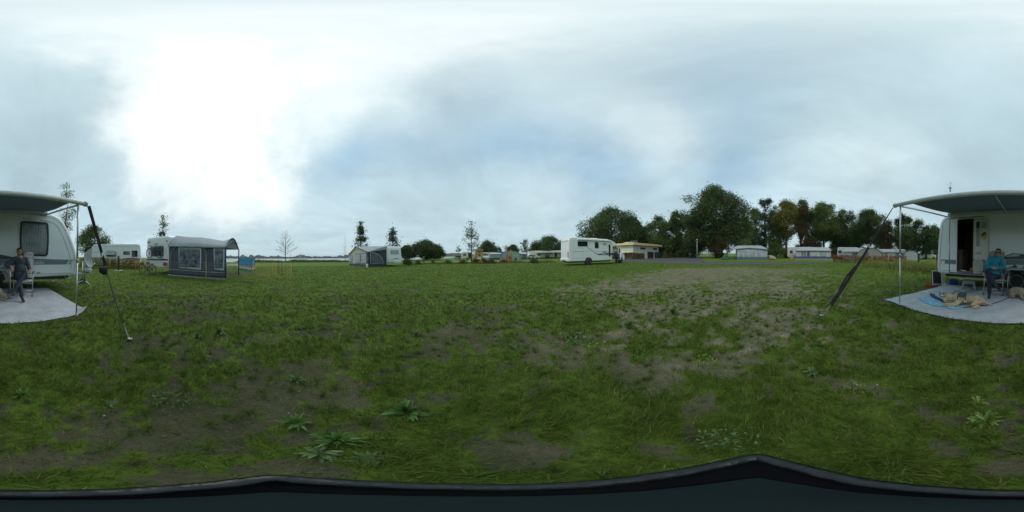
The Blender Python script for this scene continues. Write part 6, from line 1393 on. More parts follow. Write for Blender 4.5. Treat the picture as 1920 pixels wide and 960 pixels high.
m_ = MB(); m_.grid(lambda u, v: (u * ln, -.09 - .02 * v, wallz(u * ln) + .05 - .13 * v * (1 + .1 * math.sin(u * 30))), 24, 1, thick=(0, .008, 0)); m_.build('valance', GREYF, t_)
for x0, x1, zt0, zt1 in ((.82, 2.50, 1.86, 1.74), (3.30, 3.96, 1.72, 1.68)):
    m_ = MB(); m_.slab([(x0 + .08, .55), (x1, .48), (x1 - .02 + .06, zt1), (x0, zt0)][::1], -.050, -.040); wf_ = m_.build('window', mat('white_edging', (.45, .48, .50), .8), t_)
    m_ = MB(); m_.grid(lambda u, v, x0=x0, x1=x1, zt0=zt0, zt1=zt1: (x0 + .10 + u * (x1 - x0 - .17), -.062 - .012 * math.sin(u * 9 + v * 4) * math.sin(v * 5), .60 + v * ((zt0 + (zt1 - zt0) * u) - .66)), 16, 14, thick=(0, .006, 0)); m_.build('foil_pane', FOILD, wf_)
m_ = MB(); m_.tube([(.12, -.05, .05), (.16, -.05, 1.3), (.35, -.05, 1.75), (.7, -.05, 1.92), (1.7, -.05, 1.86), (2.6, -.05, 1.78), (2.84, -.05, 1.5), (2.88, -.05, .1)], .013, 5); m_.build('zip_line', mat('white_edging', (.45, .48, .50), .8), t_)
m_ = MB(); m_.bar((0, -.05, .42), (ln, -.05, .36), .012, .02); m_.build('seam', mat('white_edging', (.45, .48, .50), .8), t_)
m_ = MB(); m_.bar((-.02, -.12, .04), (ln + .05, -.10, .03), .05, .05); m_.build('mud_flap', GREYT, t_)
# arched porch hood at the far front end
m_ = MB(); m_.grid(lambda u, v: (ln - 1.2 + v * 1.2, -.05 + u * 2.4, 1.74 + .62 * math.sin(math.pi * u) * (.45 + .55 * v) + .02), 16, 6, thick=.012); m_.build('porch_hood', GREYF, t_)
m_ = MB(); nn = 14; m_.add([(ln - .03, -.05 + 2.4 * k / nn, 1.74 + .60 * math.sin(math.pi * k / nn)) for k in range(nn + 1)], [tuple(range(nn + 1))]); m_.build('gable', mat('grey_gable_cloth', (.20, .22, .22), .8), t_)
m_ = MB(); 
for y in (-.05, 2.35): m_.tube([(ln, y, 0), (ln, y, 1.72)], .04, 6)
m_.tube([(ln, -.05 + 2.4 * k / 14, 1.74 + .64 * math.sin(math.pi * k / 14)) for k in range(15)], .03, 6); m_.build('porch_frame', mat('blue_piping', (.02, .04, .13), .6), t_)
for x, y in ((.7, .4), (2.5, .0)): pass
# blue windbreak beyond it
p0 = G(447, 503.5); p1 = G(472, 508.5); p2 = G(478, 506); o_ = p0; t_ = thing('windbreak', 'sky blue windbreak with pink and white lower stripes', 'windbreak', o_)
for a, b_ in ((p0, p1), (p1, p2)):
    for nm_, z0, z1, mm in (('blue_cloth', .42, 1.2, SKYB), ('pink_stripe', .28, .42, mat('pink_cloth', (.50, .30, .28), .85)), ('white_stripe', .10, .28, mat('pale_cloth', (.50, .56, .56), .85)), ('green_hem', .04, .10, mat('green_hem', (.05, .25, .18), .85))):
        m_ = MB(); panel(m_, a - o_, b_ - o_, z0, z1); m_.build(nm_, mm, t_)
for q in (p0, p0.lerp(p1, .3), p0.lerp(p1, .65), p1, p2): m_ = MB(); m_.tube([(q - o_) + Vector((0, 0, -.05)), (q - o_) + Vector((0, 0, 1.26))], .018, 5); m_.build('pole', mat('dark_blue_pole', (.02, .03, .06), .5), t_)
# low table seen through the awning opening
p = G(436, 512); t_ = thing('camping_table', 'small light table standing inside the charcoal awning porch', 'table', p, FACE(p)); m_ = MB(); m_.box((0, 0, .62), (.9, .5, .03), .005); m_.build('tabletop', ALUP, t_)
for sx in (-.4, .4): 
    for sy in (-.2, .2): m_ = MB(); m_.tube([(sx, sy, 0), (sx * .9, sy, .6)], .012, 5); m_.build('leg', ALU, t_)

# string and net fences
def net_fence(label, P, hs, hh, wm_, pm, vert=0.0):
    o_ = P[0]; t_ = thing('net_fence', label, 'fence', o_)
    for q in P: m_ = MB(); m_.tube([(q - o_) + Vector((0, 0, -.1)), (q - o_) + Vector((0, 0, hh + .04))], .016, 6); m_.build('post', pm, t_)
    m_ = MB()
    for i in range(len(P) - 1):
        for z in hs:
            a = P[i] - o_ + Vector((0, 0, z)); b_ = P[i + 1] - o_ + Vector((0, 0, z)); m_.tube([a, (a + b_) / 2 + Vector((0, 0, -.02)), b_], .0035, 3, caps=False)
        if vert:
            n_ = int((P[i + 1] - P[i]).length / vert)
            for k in range(n_): a = P[i].lerp(P[i + 1], k / n_) - o_; m_.tube([a + Vector((0, 0, hs[0])), a + Vector((0, 0, hs[-1]))], .0030, 3, caps=False)
    m_.build('netting', wm_, t_, kind='stuff'); return t_
net_fence('string fence with yellow posts in front of the bicycles and the charcoal awning', [G(254, 511), G(296, 518), G(386, 526), G(475, 529)], [.08, .2, .32, .44, .56, .68, .80, .92], .98, mat('yellow_string', (.35, .33, .20), .7), YELP, .0)
net_fence('yellow and orange garden net fence enclosing the pitch beside the blue windbreak', [G(475, 529) + Vector((.12, .12, 0)), G(512, 520), G(546, 526)], [.04 + .09 * k for k in range(10)], .86, mat('yellow_net', (.60, .42, .06), .7), YELP, .14)
net_fence('orange net fence behind the lower bicycle', [G(240, 503), G(262, 503.5), G(276, 505)], [.04 + .07 * k for k in range(12)], .85, ORNET, YELP, .07)
net_fence('orange net fence at the far side of the enclosed pitch', [G(488, 494), G(500, 493.5), G(515, 493)], [.04 + .1 * k for k in range(9)], .8, ORNET, DWOOD, .2)
gp = []
for k, x in enumerate((523, 528)):
    p = G(x, 515.5); t_ = thing('thin_post', ['left one of two thin dark green posts on the lawn in front of the lake', 'right one of two thin dark green posts on the lawn in front of the lake'][k], 'post', p, 0, 'two thin posts'); m_ = MB(); m_.tube([(0, 0, -.1), (0, 0, .98)], .022, 6); m_.build('shaft', mat('dark_green_paint', (.02, .05, .03), .5), t_); m_ = MB(); m_.ell((0, 0, 1.0), .028); m_.build('cap', BLACK, t_)
p = G(545, 492.5); t_ = thing('thin_post', 'single pale stick standing on the lawn before the lake, right of the leafless tree', 'post', p); m_ = MB(); m_.tube([(0, 0, -.1), (0, 0, 2.3)], .045, 6); m_.build('shaft', WOOD, t_)

# socket posts
def socket_post(label, p, h, m, base=True, lamp=False):
    t_ = thing('socket_post', label, 'electric post', p, FACE(p), 'electric hook-up posts'); m_ = MB(); m_.box((0, 0, h / 2 - .05), (.16, .16, h), .012); m_.build('column', m, t_)
    m_ = MB(); m_.box((0, 0, h - .03), (.20, .20, .05), .012); m_.build('cap', BLACK, t_)
    m_ = MB(); m_.slab(rrect(-.055, .055, h - .42, h - .18, .01), -.10, -.078); m_.build('socket_box', BLACK, t_)
    if base: m_ = MB(); m_.lathe([(.42, -.02), (.42, .035), (.36, .045), (.02, .05)], 20); m_.build('base_slab', CONC, t_)
    if lamp: m_ = MB(); m_.lathe([(.05, h), (.09, h + .06), (.09, h + .16), (.12, h + .2), (.0, h + .24)], 14); m_.build('lamp_head', mat('frosted_lamp', (.35, .38, .38), .4), t_)
socket_post('dark brown socket post on a round concrete base before the leftmost caravan hedge', G(222, 507.5), 1.30, DWOOD)
socket_post('dark socket post on a round concrete base among the tall weeds', G(1722, 503.5), 1.28, mat('dark_green_wood', (.025, .032, .028), .8))
socket_post('dark socket post with glass lamp head, right of the navy awning caravan', G(795, 495), 1.0, DWOOD, False, True)
socket_post('short dark socket post standing in the round shrub beside the sandy path', G(1000, 494.5), 1.05, DWOOD, True)
def stake(label, px, r, h, m=WOOD, w_=.035, cat='stake', grp='wooden stakes in the planting strips'):
    p = AT(px, r); m_ = MB(); m_.tube([(0, 0, -.1), (0, 0, h)], w_, 6); m_.ell((0, 0, h), w_); o_ = m_.build('stake', m, loc=p); tag(o_, label, cat, grp)
for px, r, h, lb in ((203, 18.5, .85, 'yellow stake, left of a close pair before the autumn hedge'), (206.5, 17.6, 1.0, 'taller yellow stake, right of the close pair before the autumn hedge'), (228, 17.0, 1.1, 'pale stake right of the brown socket post'), (828, 30, 1.3, 'pale wooden stake at the foot of the low sloping dark tree'),
                     (1635, 20, 1.15, 'pale stake in the red hedge left of the guy strap'), (1666, 19.5, 1.1, 'pale stake in the red hedge between strap and awning leg'), (1579, 21, .9, 'dark stake at the left end of the red hedge'), (1592, 20.5, .8, 'second dark stake from the left end of the red hedge'), (1604, 20, .9, 'dark stake in the red hedge with a gap behind')):
    stake(lb, px, r, h, DWOOD if 'dark stake' in lb else (YELP if 'yellow' in lb else WOOD))

# navy awning caravan across the lawn
s_ = Vector((.2, .98, 0)).normalized(); f_ = Vector((-.98, .2, 0)).normalized(); C = G(690, 500.6); C = AT(690, 19.6)
rz = math.atan2(-f_.y, -f_.x)      # local x = -f (to the right), local y = s (away)
t_ = thing('awning_tent', 'navy and cream awning tent with grey roof across the lawn', 'tent', C, rz)
FW, SD = 6.2, 2.65
hs, hf, hp = 1.95, 1.85, 2.55      # eave heights, ridge
m_ = MB(); m_.add([(-FW, 0, .3), (-FW + .0, 0, hf - .15), (-FW * .56, 0, hp + .12), (0, 0, hf), (0, 0, .3)], [tuple(range(5))]); m_.add([(-FW, .012, .3), (-FW + .0, .012, hf - .15), (-FW * .56, .012, hp + .12), (0, .012, hf), (0, .012, .3)], [tuple(reversed(range(5)))]); m_.build('front_wall', CREAMF, t_)
m_ = MB(); panel(m_, (-FW, -.01), (0, -.01), .0, .34); m_.build('skirt', NAVY, t_)
m_ = MB(); panel(m_, (0.01, 0), (0.01, SD), .0, hf, 2.45); m_.build('side_wall', NAVY, t_)
for x0, x1, z0, z1 in ((-FW + .25, -FW + 1.25, .45, 1.5), (-3.75, -2.15, .40, 1.72), (-2.0, -.35, .40, 1.72)):
    m_ = MB(); m_.slab([(x0, z0), (x1, z0), (x1, z1), (x0, z1)], -.035, -.015); wf_ = m_.build('window', mat('dark_frame_cloth', (.06, .07, .08), .8), t_)
    m_ = MB(); m_.slab([(x0 + .07, z0 + .06), (x1 - .07, z0 + .06), (x1 - .07, z1 - .06), (x0 + .07, z1 - .06)], -.045, -.036); m_.build('foil_pane', FOIL, wf_)
m_ = MB(); m_.slab([(-.28, .3), (0, .3), (0, hf), (-.28, hf + .02)], -.02, -.014); m_.build('corner_panel', NAVY, t_)
NN = 12; arc = [(.40 + 1.75 * (math.sin(math.pi / 2 * k / NN)), .42 + 1.32 * math.cos(math.pi / 2 * k / NN)) for k in range(NN + 1)]
m_ = MB(); m_.add([(.045, y, z) for y, z in [(.30, .42)] + [(.30, 1.74)] + arc], [tuple(range(NN + 3))]); m_.build('foil_pane', FOILD, t_)
m_ = MB(); m_.tube([(.06, y, z) for y, z in [(.30, 1.76)] + arc], .035, 5); m_.tube([(.06, .30, .42), (.06, .30, 1.76)], .03, 5); m_.tube([(.06, .3, .42), (.06, 2.15, .42)], .02, 5); m_.build('window_edging', mat('pale_edging', (.45, .50, .50), .7), t_)
rid = [(-FW * .56, -.08, hp + .15), (-FW * .50, SD, hp + .25)]
m_ = MB(); quadpanel(m_, [(.12, -.1, hf), (.10, SD, 2.60), rid[1], rid[0]], (0, 0, 1)); quadpanel(m_, [rid[0], rid[1], (-FW + .15, SD, 2.45), (-FW - .06, -.1, hf - .15)], (0, 0, 1)); m_.build('roof', GREYF, t_)
m_ = MB(); quadpanel(m_, [(.13, -.1, hf + .0), (.13, SD, 2.60), (.14, SD, 2.18), (.15, -.05, hf - .06)], (1, 0, 0)); m_.build('side_valance', GREYF, t_)
m_ = MB(); m_.bar((-FW - .06, -.11, hf - .16), (-FW * .56, -.11, hp + .12), .02, .07); m_.bar((-FW * .56, -.11, hp + .12), (.12, -.11, hf - .02), .02, .07); m_.build('gable_edge', NAVY, t_)
for x in (-.75, 0.35): 
    m_ = MB(); m_.tube([(x, -.9, 0), (x, -.1, 1.2)], .01, 4); m_.build('guy_rope', mat('white_cable', (.5, .5, .46), .6), t_)
cp = C + s_ * SD - f_ * 0.15
t_ = thing('caravan', 'white caravan joined to the right end of the navy and cream awning tent', 'caravan', cp, rz)
# local x to the right = across its rear/front end; show the end and its sloping front
b = MB(); P = ccw([(-5.6, .45), (-5.7, 2.4), (-5.5, 2.62), (-.35, 2.62), (-.12, 2.5), (-.02, 2.3), (.05, 1.9), (.18, .95), (.16, .52), (.05, .45)])
shell(b, P, 2.35, .10); b.build('body', WHITE, t_)
MM = Matrix.Translation((.12, 0, 0))
a = MB(); quadpanel(a, [(.11, .5, 1.55), (.11, 1.85, 1.55), (.05, 1.85, 2.1), (.05, .5, 2.1)], (1, 0, 0), .02); a.build('window', mat('pale_reflecting_pane', (.35, .42, .44), .15), t_)
a = MB(); a.slab([(-.32, 2.30), (.02, 2.30), (-.02, 2.34), (-.32, 2.34)], -.02, -.004); a.build('seam', TRIM, t_)
a = MB(); a.box((.20, 1.3, .98), (.05, .7, .08)); a.build('vent', DSTRIPE, t_)
a = MB(); a.bar((.1, .6, .45), (1.3, 1.2, .45), .08); a.bar((.1, 1.8, .45), (1.3, 1.2, .45), .08); a.build('drawbar', ALU, t_); a = MB(); a.box((.55, 1.2, .62), (.55, 1.0, .4), .05); a.build('gas_locker', WHITE, t_)
wheel(t_, -2.4, .1, .31, .31, .18)
p = AT(688, 18.9); t_ = thing('water_can', 'small white water canister in front of the navy awning corner', 'canister', p, FACE(p)); m_ = MB(); m_.box((0, 0, .2), (.26, .2, .4), .04); m_.build('can', mat('white_plastic', (.7, .7, .66), .5), t_); m_ = MB(); m_.tube([(-.08, 0, .4), (0, 0, .46), (.08, 0, .4)], .015, 5); m_.build('handle', mat('white_plastic', (.7, .7, .66), .5), t_)

# ------------------------------------------------------------------ white motorhome
P1 = G(1105, 496.8); u = Vector((.997, .08, 0)).normalized(); rz = math.atan2(u.y, u.x); org = P1 - u * 2.50; org.z = 0
mh = thing('motorhome', 'white motorhome parked on the grass with its driver door open', 'motorhome', org, rz); mh.scale = (1.12, 1, 1.05)   # local x = forward, y = away
org = org
L_ = 7.15
PM = ccw([(0.05, .42), (0.0, .55), (0.0, 1.5), (.03, 2.6), (.12, 2.82), (.35, 2.90), (4.6, 2.86), (5.2, 2.74), (5.75, 2.48), (5.95, 2.24), (5.98, 2.1), (5.35, 2.02), (5.30, .42)])
b = MB(); shell(b, PM, 2.3, .09); b.build('body', WHITE, mh)
# cab: real door opening, so the cab side is built from pieces
CABP = [(5.30, .45), (5.30, 2.06), (5.98, 2.10), (6.12, 1.95), (6.62, 1.28), (7.05, 1.12), (7.20, .95), (7.22, .55), (7.15, .40), (6.95, .38)]
b = MB(); wd0, wd1 = .12, 2.18
q_ = MB(); q_.slab([(5.36, .5), (5.36, 2.0), (5.92, 2.04), (6.5, 1.28), (6.5, .5)], 2.08, 2.12); q_.box((5.40, 1.1, 1.25), (.04, 1.9, 1.5)); q_.build('cab_shade_panels', BLACK, mh)  # black panels added so the inside of the open cab reads dark
side_far = ccw([(5.30, .42), (5.30, 2.06), (5.98, 2.10), (6.62, 1.28), (7.05, 1.12), (7.20, .95), (7.22, .55), (7.15, .40)])
b.slab(side_far, wd1 - .04, wd1)
b.build('far_cab_side', WHITE, mh)
b = MB(); b.slab([(6.28, 1.72), (6.36, 1.60), (6.66, 1.27), (7.05, 1.12), (7.20, .95), (7.22, .52), (7.12, .40), (6.95, .40), (6.9, .62), (6.72, .76), (6.5, .78), (6.30, .66), (6.26, .50), (6.20, .50), (6.20, 1.2), (6.24, 1.75)], wd0, wd0 + .05); b.build('front_wing', WHITE, mh)
b = MB(); b.bar((5.98, wd0 + .02, 2.10), (6.64, wd0 + .02, 1.27), .09, .09); b.bar((5.34, wd0 + .02, .45), (5.34, wd0 + .02, 2.06), .05, .05); b.bar((5.30, wd0 + .02, .47), (6.25, wd0 + .02, .47), .05, .1); b.build('door_surround', WHITE, mh)
b = MB(); b.add([(6.64, wd0, 1.27), (7.06, wd0, 1.12), (7.06, wd1, 1.12), (6.64, wd1, 1.27)], [(0, 1, 2, 3)]); b.add([(7.06, wd0, 1.12), (7.2, wd0, .95), (7.2, wd1, .95), (7.06, wd1, 1.12)], [(0, 1, 2, 3)]); b.add([(7.2, wd0, .95), (7.22, wd0, .5), (7.22, wd1, .5), (7.2, wd1, .95)], [(0, 1, 2, 3)]); b.build('bonnet', WHITE, mh)
b = MB(); b.add([(5.99, wd0, 2.09), (6.64, wd0, 1.28), (6.64, wd1, 1.28), (5.99, wd1, 2.09)], [(0, 1, 2, 3)]); b.build('windscreen', glassy('darkened_windscreen', (.03, .035, .035), .72), mh)  # glass tint darkened to deepen the shade seen through the cab
b = MB(); b.box((5.8, 1.15, .58), (1.1, 2.0, .06)); b.box((6.5, 1.15, .95), (.25, 1.9, .5), .05); b.build('dashboard', BLACK, mh)
b = MB(); b.box((5.75, .6, .85), (.5, .5, .18), .05); b.box((5.5, .6, 1.3), (.15, .5, .8), .05); b.build('driver_seat', mat('beige_upholstery', (.35, .30, .22), .9), mh)
M = Matrix.Translation((6.22, .6, 1.2)) @ Matrix.Rotation(R(60), 4, 'Y'); m_ = MB(M); m_.tube([(.19 * math.cos(2 * math.pi * k / 20), .19 * math.sin(2 * math.pi * k / 20), 0) for k in range(20)], .018, 6, closed=True); m_.bar((-.18, 0, 0), (.18, 0, 0), .03); m_.build('steering_wheel', BLACK, mh)
# open door swung out towards the camera
dm = Matrix.Translation((6.22, wd0 - .02, 0)) @ Matrix.Rotation(R(68), 4, 'Z') @ Matrix.Translation((-6.22, 0, 0))
dp = ccw([(5.38, .48), (6.20, .48), (6.22, 1.25), (6.15, 1.30), (5.38, 1.30)])
m_ = MB(dm); m_.slab(dp, -.05, .05); dr = m_.build('driver_door', WHITE, mh)
m_ = MB(dm); m_.bar((5.40, 0, 1.3), (5.40, 0, 2.0), .05); m_.bar((5.40, 0, 2.0), (5.72, 0, 2.0), .05); m_.bar((5.72, 0, 2.0), (6.18, 0, 1.3), .05); m_.build('window_frame', WHITE, dr)
m_ = MB(dm); m_.slab([(5.42, 1.3), (6.14, 1.3), (5.71, 1.97), (5.42, 1.97)], -.008, .008); m_.build('pane', glassy('tinted_door_pane', (.02, .035, .03), .6), dr)
m_ = MB(dm); m_.slab(rrect(5.48, 6.1, .55, .8, .05), .05, .11); m_.slab(rrect(5.5, 6.1, .9, 1.15, .04), .05, .09); m_.build('door_trim', mat('grey_door_trim', (.12, .12, .12), .6), dr)
m_ = MB(dm); m_.ell((6.08, -.22, 1.42), (.10, .06, .20)); m_.bar((6.1, 0, 1.35), (6.08, -.2, 1.4), .05); m_.build('mirror', BLACK, dr)
for x in (2.15, 6.55):
    wheel(mh, x, .20, .345, .345, .22, mat('white_alloy', (.5, .52, .52), .35, .3))
    a = MB(); a.add([(x + .44 * math.cos(math.pi * k / 14), -.004 if x < 3 else wd0 + .06, .38 + .44 * math.sin(math.pi * k / 14)) for k in range(15)], [tuple(range(15))]); a.build('wheel_well_shade', BLACK, mh)  # black half disc paints the dark of the wheel recess
wheel(mh, 2.15, .02, .345, .34, .12, mat('white_alloy', (.5, .52, .52), .35, .3))
a = MB(); a.box((2.65, 1.15, .36), (4.9, 1.9, .14)); a.build('chassis', BLACK, mh)
window(mh, .95, 2.05, 1.98, 2.50, r=.06); window(mh, 2.92, 3.38, 1.80, 2.46, r=.05)
a = MB(); a.slab(rrect(4.72, 4.96, .86, 2.25, .04), -.02, -.003); a.build('entry_door_window', GLASSD, mh)
a = MB(); a.slab(rrect(3.95, 4.42, 2.17, 2.38, .02), -.02, -.003); a.build('vent', mat('pale_vent', (.35, .36, .33), .6), mh)
a = MB(); a.box((2.95, -.07, 2.69), (4.1, .16, .16), .03); a.build('awning_cassette', WHITE, mh)
LN = mat('panel_gap', (.25, .27, .27), .6)
def outline(x0, x1, z0, z1, nm='hatch'):
    a = MB(); P = rrect(x0, x1, z0, z1, .05); a.tube([(x, -.004, z) for x, z in P], .006, 4, closed=True); a.build(nm, LN, mh)
outline(.45, 1.55, .72, 1.42); outline(.42, 1.55, 1.45, 1.80); outline(4.55, 5.12, .55, 2.42, 'entry_door'); outline(1.75, 2.6, .72, .86)
a = MB(); a.bar((.5, -.005, 1.46), (2.8, -.005, 1.46), .006, .02); a.bar((3.1, -.006, 1.46), (5.1, -.006, 1.46), .008, .03); a.build('trim_line', TRIM, mh)
a = MB(); a.slab([(1.95, 1.9), (2.10, 1.9), (3.05, 1.30), (3.4, 1.15), (3.4, 1.02), (3.0, 1.16), (2.72, 1.38)], -.006, -.002); a.build('swoosh', TRIM, mh)
a = MB(); a.slab([(3.35, 1.04), (5.28, .98), (5.28, 1.24), (3.9, 1.26), (3.5, 1.2)], -.007, -.003); a.build('stripe', mat('mid_grey_stripe', (.30, .32, .32), .5), mh)
a = MB(); a.slab([(3.3, 1.08), (3.8, 1.06), (3.75, 1.18), (3.3, 1.20)], -.010, -.0075); a.slab([(4.28, 1.10), (4.70, 1.10), (4.70, 1.28), (4.35, 1.28)], -.010, -.0075); a.slab([(4.98, 1.09), (5.28, 1.09), (5.28, 1.27), (4.98, 1.27)], -.010, -.0075); a.build('dark_stripe', DSTRIPE, mh)
a = MB(); a.slab([(3.9, 1.28), (4.4, 1.28), (4.4, 1.50), (3.95, 1.50)], -.010, -.003); a.build('grey_panel', mat('mid_grey_stripe', (.30, .32, .32), .5), mh)
MR = Matrix.Rotation(R(-90), 4, 'Z')
for y in (.08,):
    a = MB(); a.box((-.01, y + .08, 1.10), (.07, .16, .62), .03); a.build('rear_light', mat('pink_red_lens', (.42, .02, .05), .3), mh)
a = MB(); a.box((-.03, 1.15, .60), (.14, 2.1, .34), .05); a.build('rear_bumper', WHITE, mh); a = MB(); a.box((-.105, 1.15, .47), (.02, 1.0, .16), .008); a.build('plate_recess', BLACK, mh)
a = MB(); a.tube([(-.01, .25, 2.62), (-.06, .3, 2.58), (-.06, 1.9, 2.58), (-.01, 1.95, 2.62)], .02, 6); a.build('rear_rail', TRIM, mh)
a = MB(); a.box((1.2, 1.1, 2.95), (.6, .6, .12), .03); a.build('roof_vent', WHITE, mh); a = MB(); a.box((3.3, 1.1, 2.93), (.8, .8, .12), .03); a.build('roof_vent', WHITE, mh)
# person standing in the open door
pp = org + Vector((math.cos(rz) * 6.12 + math.sin(rz) * .40, math.sin(rz) * 6.12 - math.cos(rz) * .45, 0)); t_ = thing('person', 'person in dark clothes and pale cap leaning into the motorhome driver door', 'person', pp, rz)
DK = mat('navy_clothes', (.012, .014, .028), .9)
bd = [('e', (.10, .18, 1.50), (.085, .10, .115)), ('c', (.04, .10, 1.36), (.09, .17, 1.46), .05, .05), ('c', (0, .0, .92), (.03, .08, 1.32), .13, .14), ('c', (-.08, 0, .90), (-.10, .0, .50), .08, .06), ('c', (-.10, .0, .50), (-.10, -.02, .08), .055, .04), ('c', (.08, 0, .90), (.10, .03, .50), .08, .06), ('c', (.10, .03, .5), (.10, .02, .08), .055, .04),
      ('c', (-.10, -.02, .05), (-.07, .16, .035), .04, .03), ('c', (.10, .02, .05), (.12, .2, .035), .04, .03), ('c', (-.17, .08, 1.32), (-.22, .12, 1.02), .045, .038), ('c', (-.22, .12, 1.02), (-.10, .38, 1.05), .036, .026), ('c', (.22, .08, 1.32), (.28, .16, 1.05), .045, .038), ('c', (.28, .16, 1.05), (.22, .42, 1.10), .036, .026)] + hand((-.10, .38, 1.05), (.3, .9, 0), (0, 0, -1), 1) + hand((.22, .42, 1.10), (-.2, .9, 0), (0, 0, -1), -1)
blob('body', bd, .008, SKIN, t_, 2)
blob('coat', [('c', (0, .0, .90), (.03, .08, 1.28), .23, .22), ('c', (-.16, .08, 1.34), (.20, .08, 1.34), .075, .075), ('c', (-.17, .08, 1.32), (-.22, .12, 1.02), .068, .055), ('c', (-.22, .12, 1.02), (-.12, .34, 1.05), .054, .040), ('c', (.22, .08, 1.32), (.28, .16, 1.05), .068, .055), ('c', (.28, .16, 1.05), (.22, .38, 1.10), .054, .04)], .014, DK, t_, 2)
blob('trousers', [('c', (-.08, 0, .90), (-.10, .0, .50), .105, .08), ('c', (-.10, .0, .50), (-.10, -.02, .08), .08, .065), ('c', (.08, 0, .90), (.10, .03, .50), .105, .08), ('c', (.10, .03, .5), (.10, .02, .08), .08, .065)], .014, DK, t_, 2)
blob('cap', [('e', (.10, .17, 1.575), (.098, .112, .06)), ('e', (.12, .26, 1.56), (.06, .07, .015))], .010, mat('pale_yellow_cap', (.45, .40, .20), .8), t_, 2)

# ------------------------------------------------------------------ flat roofed building, containers, lamp, car
K = AT(1187, 37); E_ = AT(1235, 47); u = (E_ - K).normalized(); rz = math.atan2(u.y, u.x); BL_ = (E_ - K).length
t_ = thing('toilet_block', 'cream flat roofed building with yellow roof edge and slit windows', 'building', K, rz)
WALLM = mat('cream_wall_cladding', (.76, .73, .64), .8, var=.05, scale=1, bump=.1)
b = MB(); b.box((BL_ / 2, 4, 1.6), (BL_, 8, 3.2)); b.build('wall', WALLM, t_)
YF = mat('yellow_fascia', (.74, .60, .27), .6, var=.06)
b = MB(); b.box((BL_ / 2 - .0, 4, 3.47), (BL_ + 1.6, 9.6, .48), .02); b.build('roof', YF, t_); b = MB(); b.box((BL_ / 2, 4, 3.73), (BL_ + 1.3, 9.3, .05)); b.build('roof_cover', TRIM, t_)
for k in range(int(BL_ / 1.1)): a = MB(); a.box((k * 1.1 + .55, -.008, 1.6), (.03, .012, 3.15)); a.build('cladding_joint', TRIM, t_)
for x0, x1 in ((2.9, 5.1), (8.9, 10.9)):
    if x1 < BL_: f_ = window(t_, x0, x1, 2.30, 2.78, r=.03, d=.04, m=mat('green_dark_glass', (.05, .06, .035), .15), fm=mat('grey_frame', (.18, .18, .15), .5)); [MB().box((x0 + (x1 - x0) * q, -.035, 2.54), (.05, .02, .46)).build('mullion', mat('grey_frame', (.18, .18, .15), .5), f_) for q in (.33, .66)]
b = MB(); b.lathe([(1.1, 3.75), (1.0, 4.0), (.1, 4.15)], 16, M=Matrix.Translation((1.2, 2.5, 0))); b.build('roof_dome', mat('pale_dome', (.45, .44, .36), .5), t_)
b = MB(); b.lathe([(.7, 3.75), (.6, 3.95), (.1, 4.05)], 16, M=Matrix.Translation((7.6, 2.5, 0))); b.build('roof_dome', mat('pale_dome', (.45, .44, .36), .5), t_)
b = MB(); b.slab([(3.0, 3.76), (6.6, 3.76), (6.6, 4.95), (4.2, 4.6)], 3.5, 4.2); b.build('roof_skylight', mat('grey_metal_sheet', (.22, .28, .28), .4, .3), t_)
p = AT(1225, 44.5); t_ = thing('waste_container', 'dark grey waste container, left one of the pair right of the building', 'container', AT(1216.5, 43.2), rz + .05, 'dark waste containers'); DC = mat('dark_container', (.022, .030, .038), .6, var=.15)
def container(t_):
    b = MB(); b.slab(ccw([(-1.25, .10), (1.25, .10), (1.4, 1.62), (-1.4, 1.62)]), -.75, .75); b.build('tub', DC, t_)
    b = MB(); b.box((0, 0, 1.68), (2.86, 1.6, .10), .03); b.build('lid', DC, t_)
    for x in (-.9, -.3, .3, .9): b = MB(); b.box((x, -.78, .9), (.07, .06, 1.4)); b.build('rib', DC, t_)
    for x in (-1.0, 1.0): b = MB(Matrix.Translation((x, -.5, .08)) @ Matrix.Rotation(R(90), 4, 'X')); b.lathe([(.09, -.04), (.09, .04)], 12); b.build('wheel', RUB, t_)
container(t_); copy_tree(t_, label='dark grey waste container, right one of the pair right of the building', loc=AT(1233, 46), rz=rz + .1)
p = AT(1307, 38); t_ = thing('lamp_post', 'slim white lamp post beside the road in front of the rusty bushes', 'lamp post', p, FACE(p)); m_ = MB(); m_.tube([(0, 0, 0), (0, 0, 2.0), (0, 0, 4.3)], [.075, .06, .05], 10); m_.build('pole', mat('pale_grey_paint', (.45, .48, .47), .5), t_)
m_ = MB(); m_.lathe([(.06, 4.3), (.20, 4.36), (.22, 4.48), (.05, 4.6)], 16); m_.build('lamp_head', mat('pale_grey_paint', (.45, .48, .47), .5), t_)
p = AT(1294, 40); t_ = thing('bollard', 'short black post with a round sign at the road edge, left of the lamp post', 'post', p, FACE(p)); m_ = MB(); m_.tube([(0, 0, 0), (0, 0, .9)], .08, 8); m_.build('shaft', BLACK, t_); m_ = MB(); m_.box((0, -.02, 1.05), (.55, .05, .45), .1); m_.build('sign_plate', mat('dark_blue_plate', (.02, .03, .05), .5), t_)
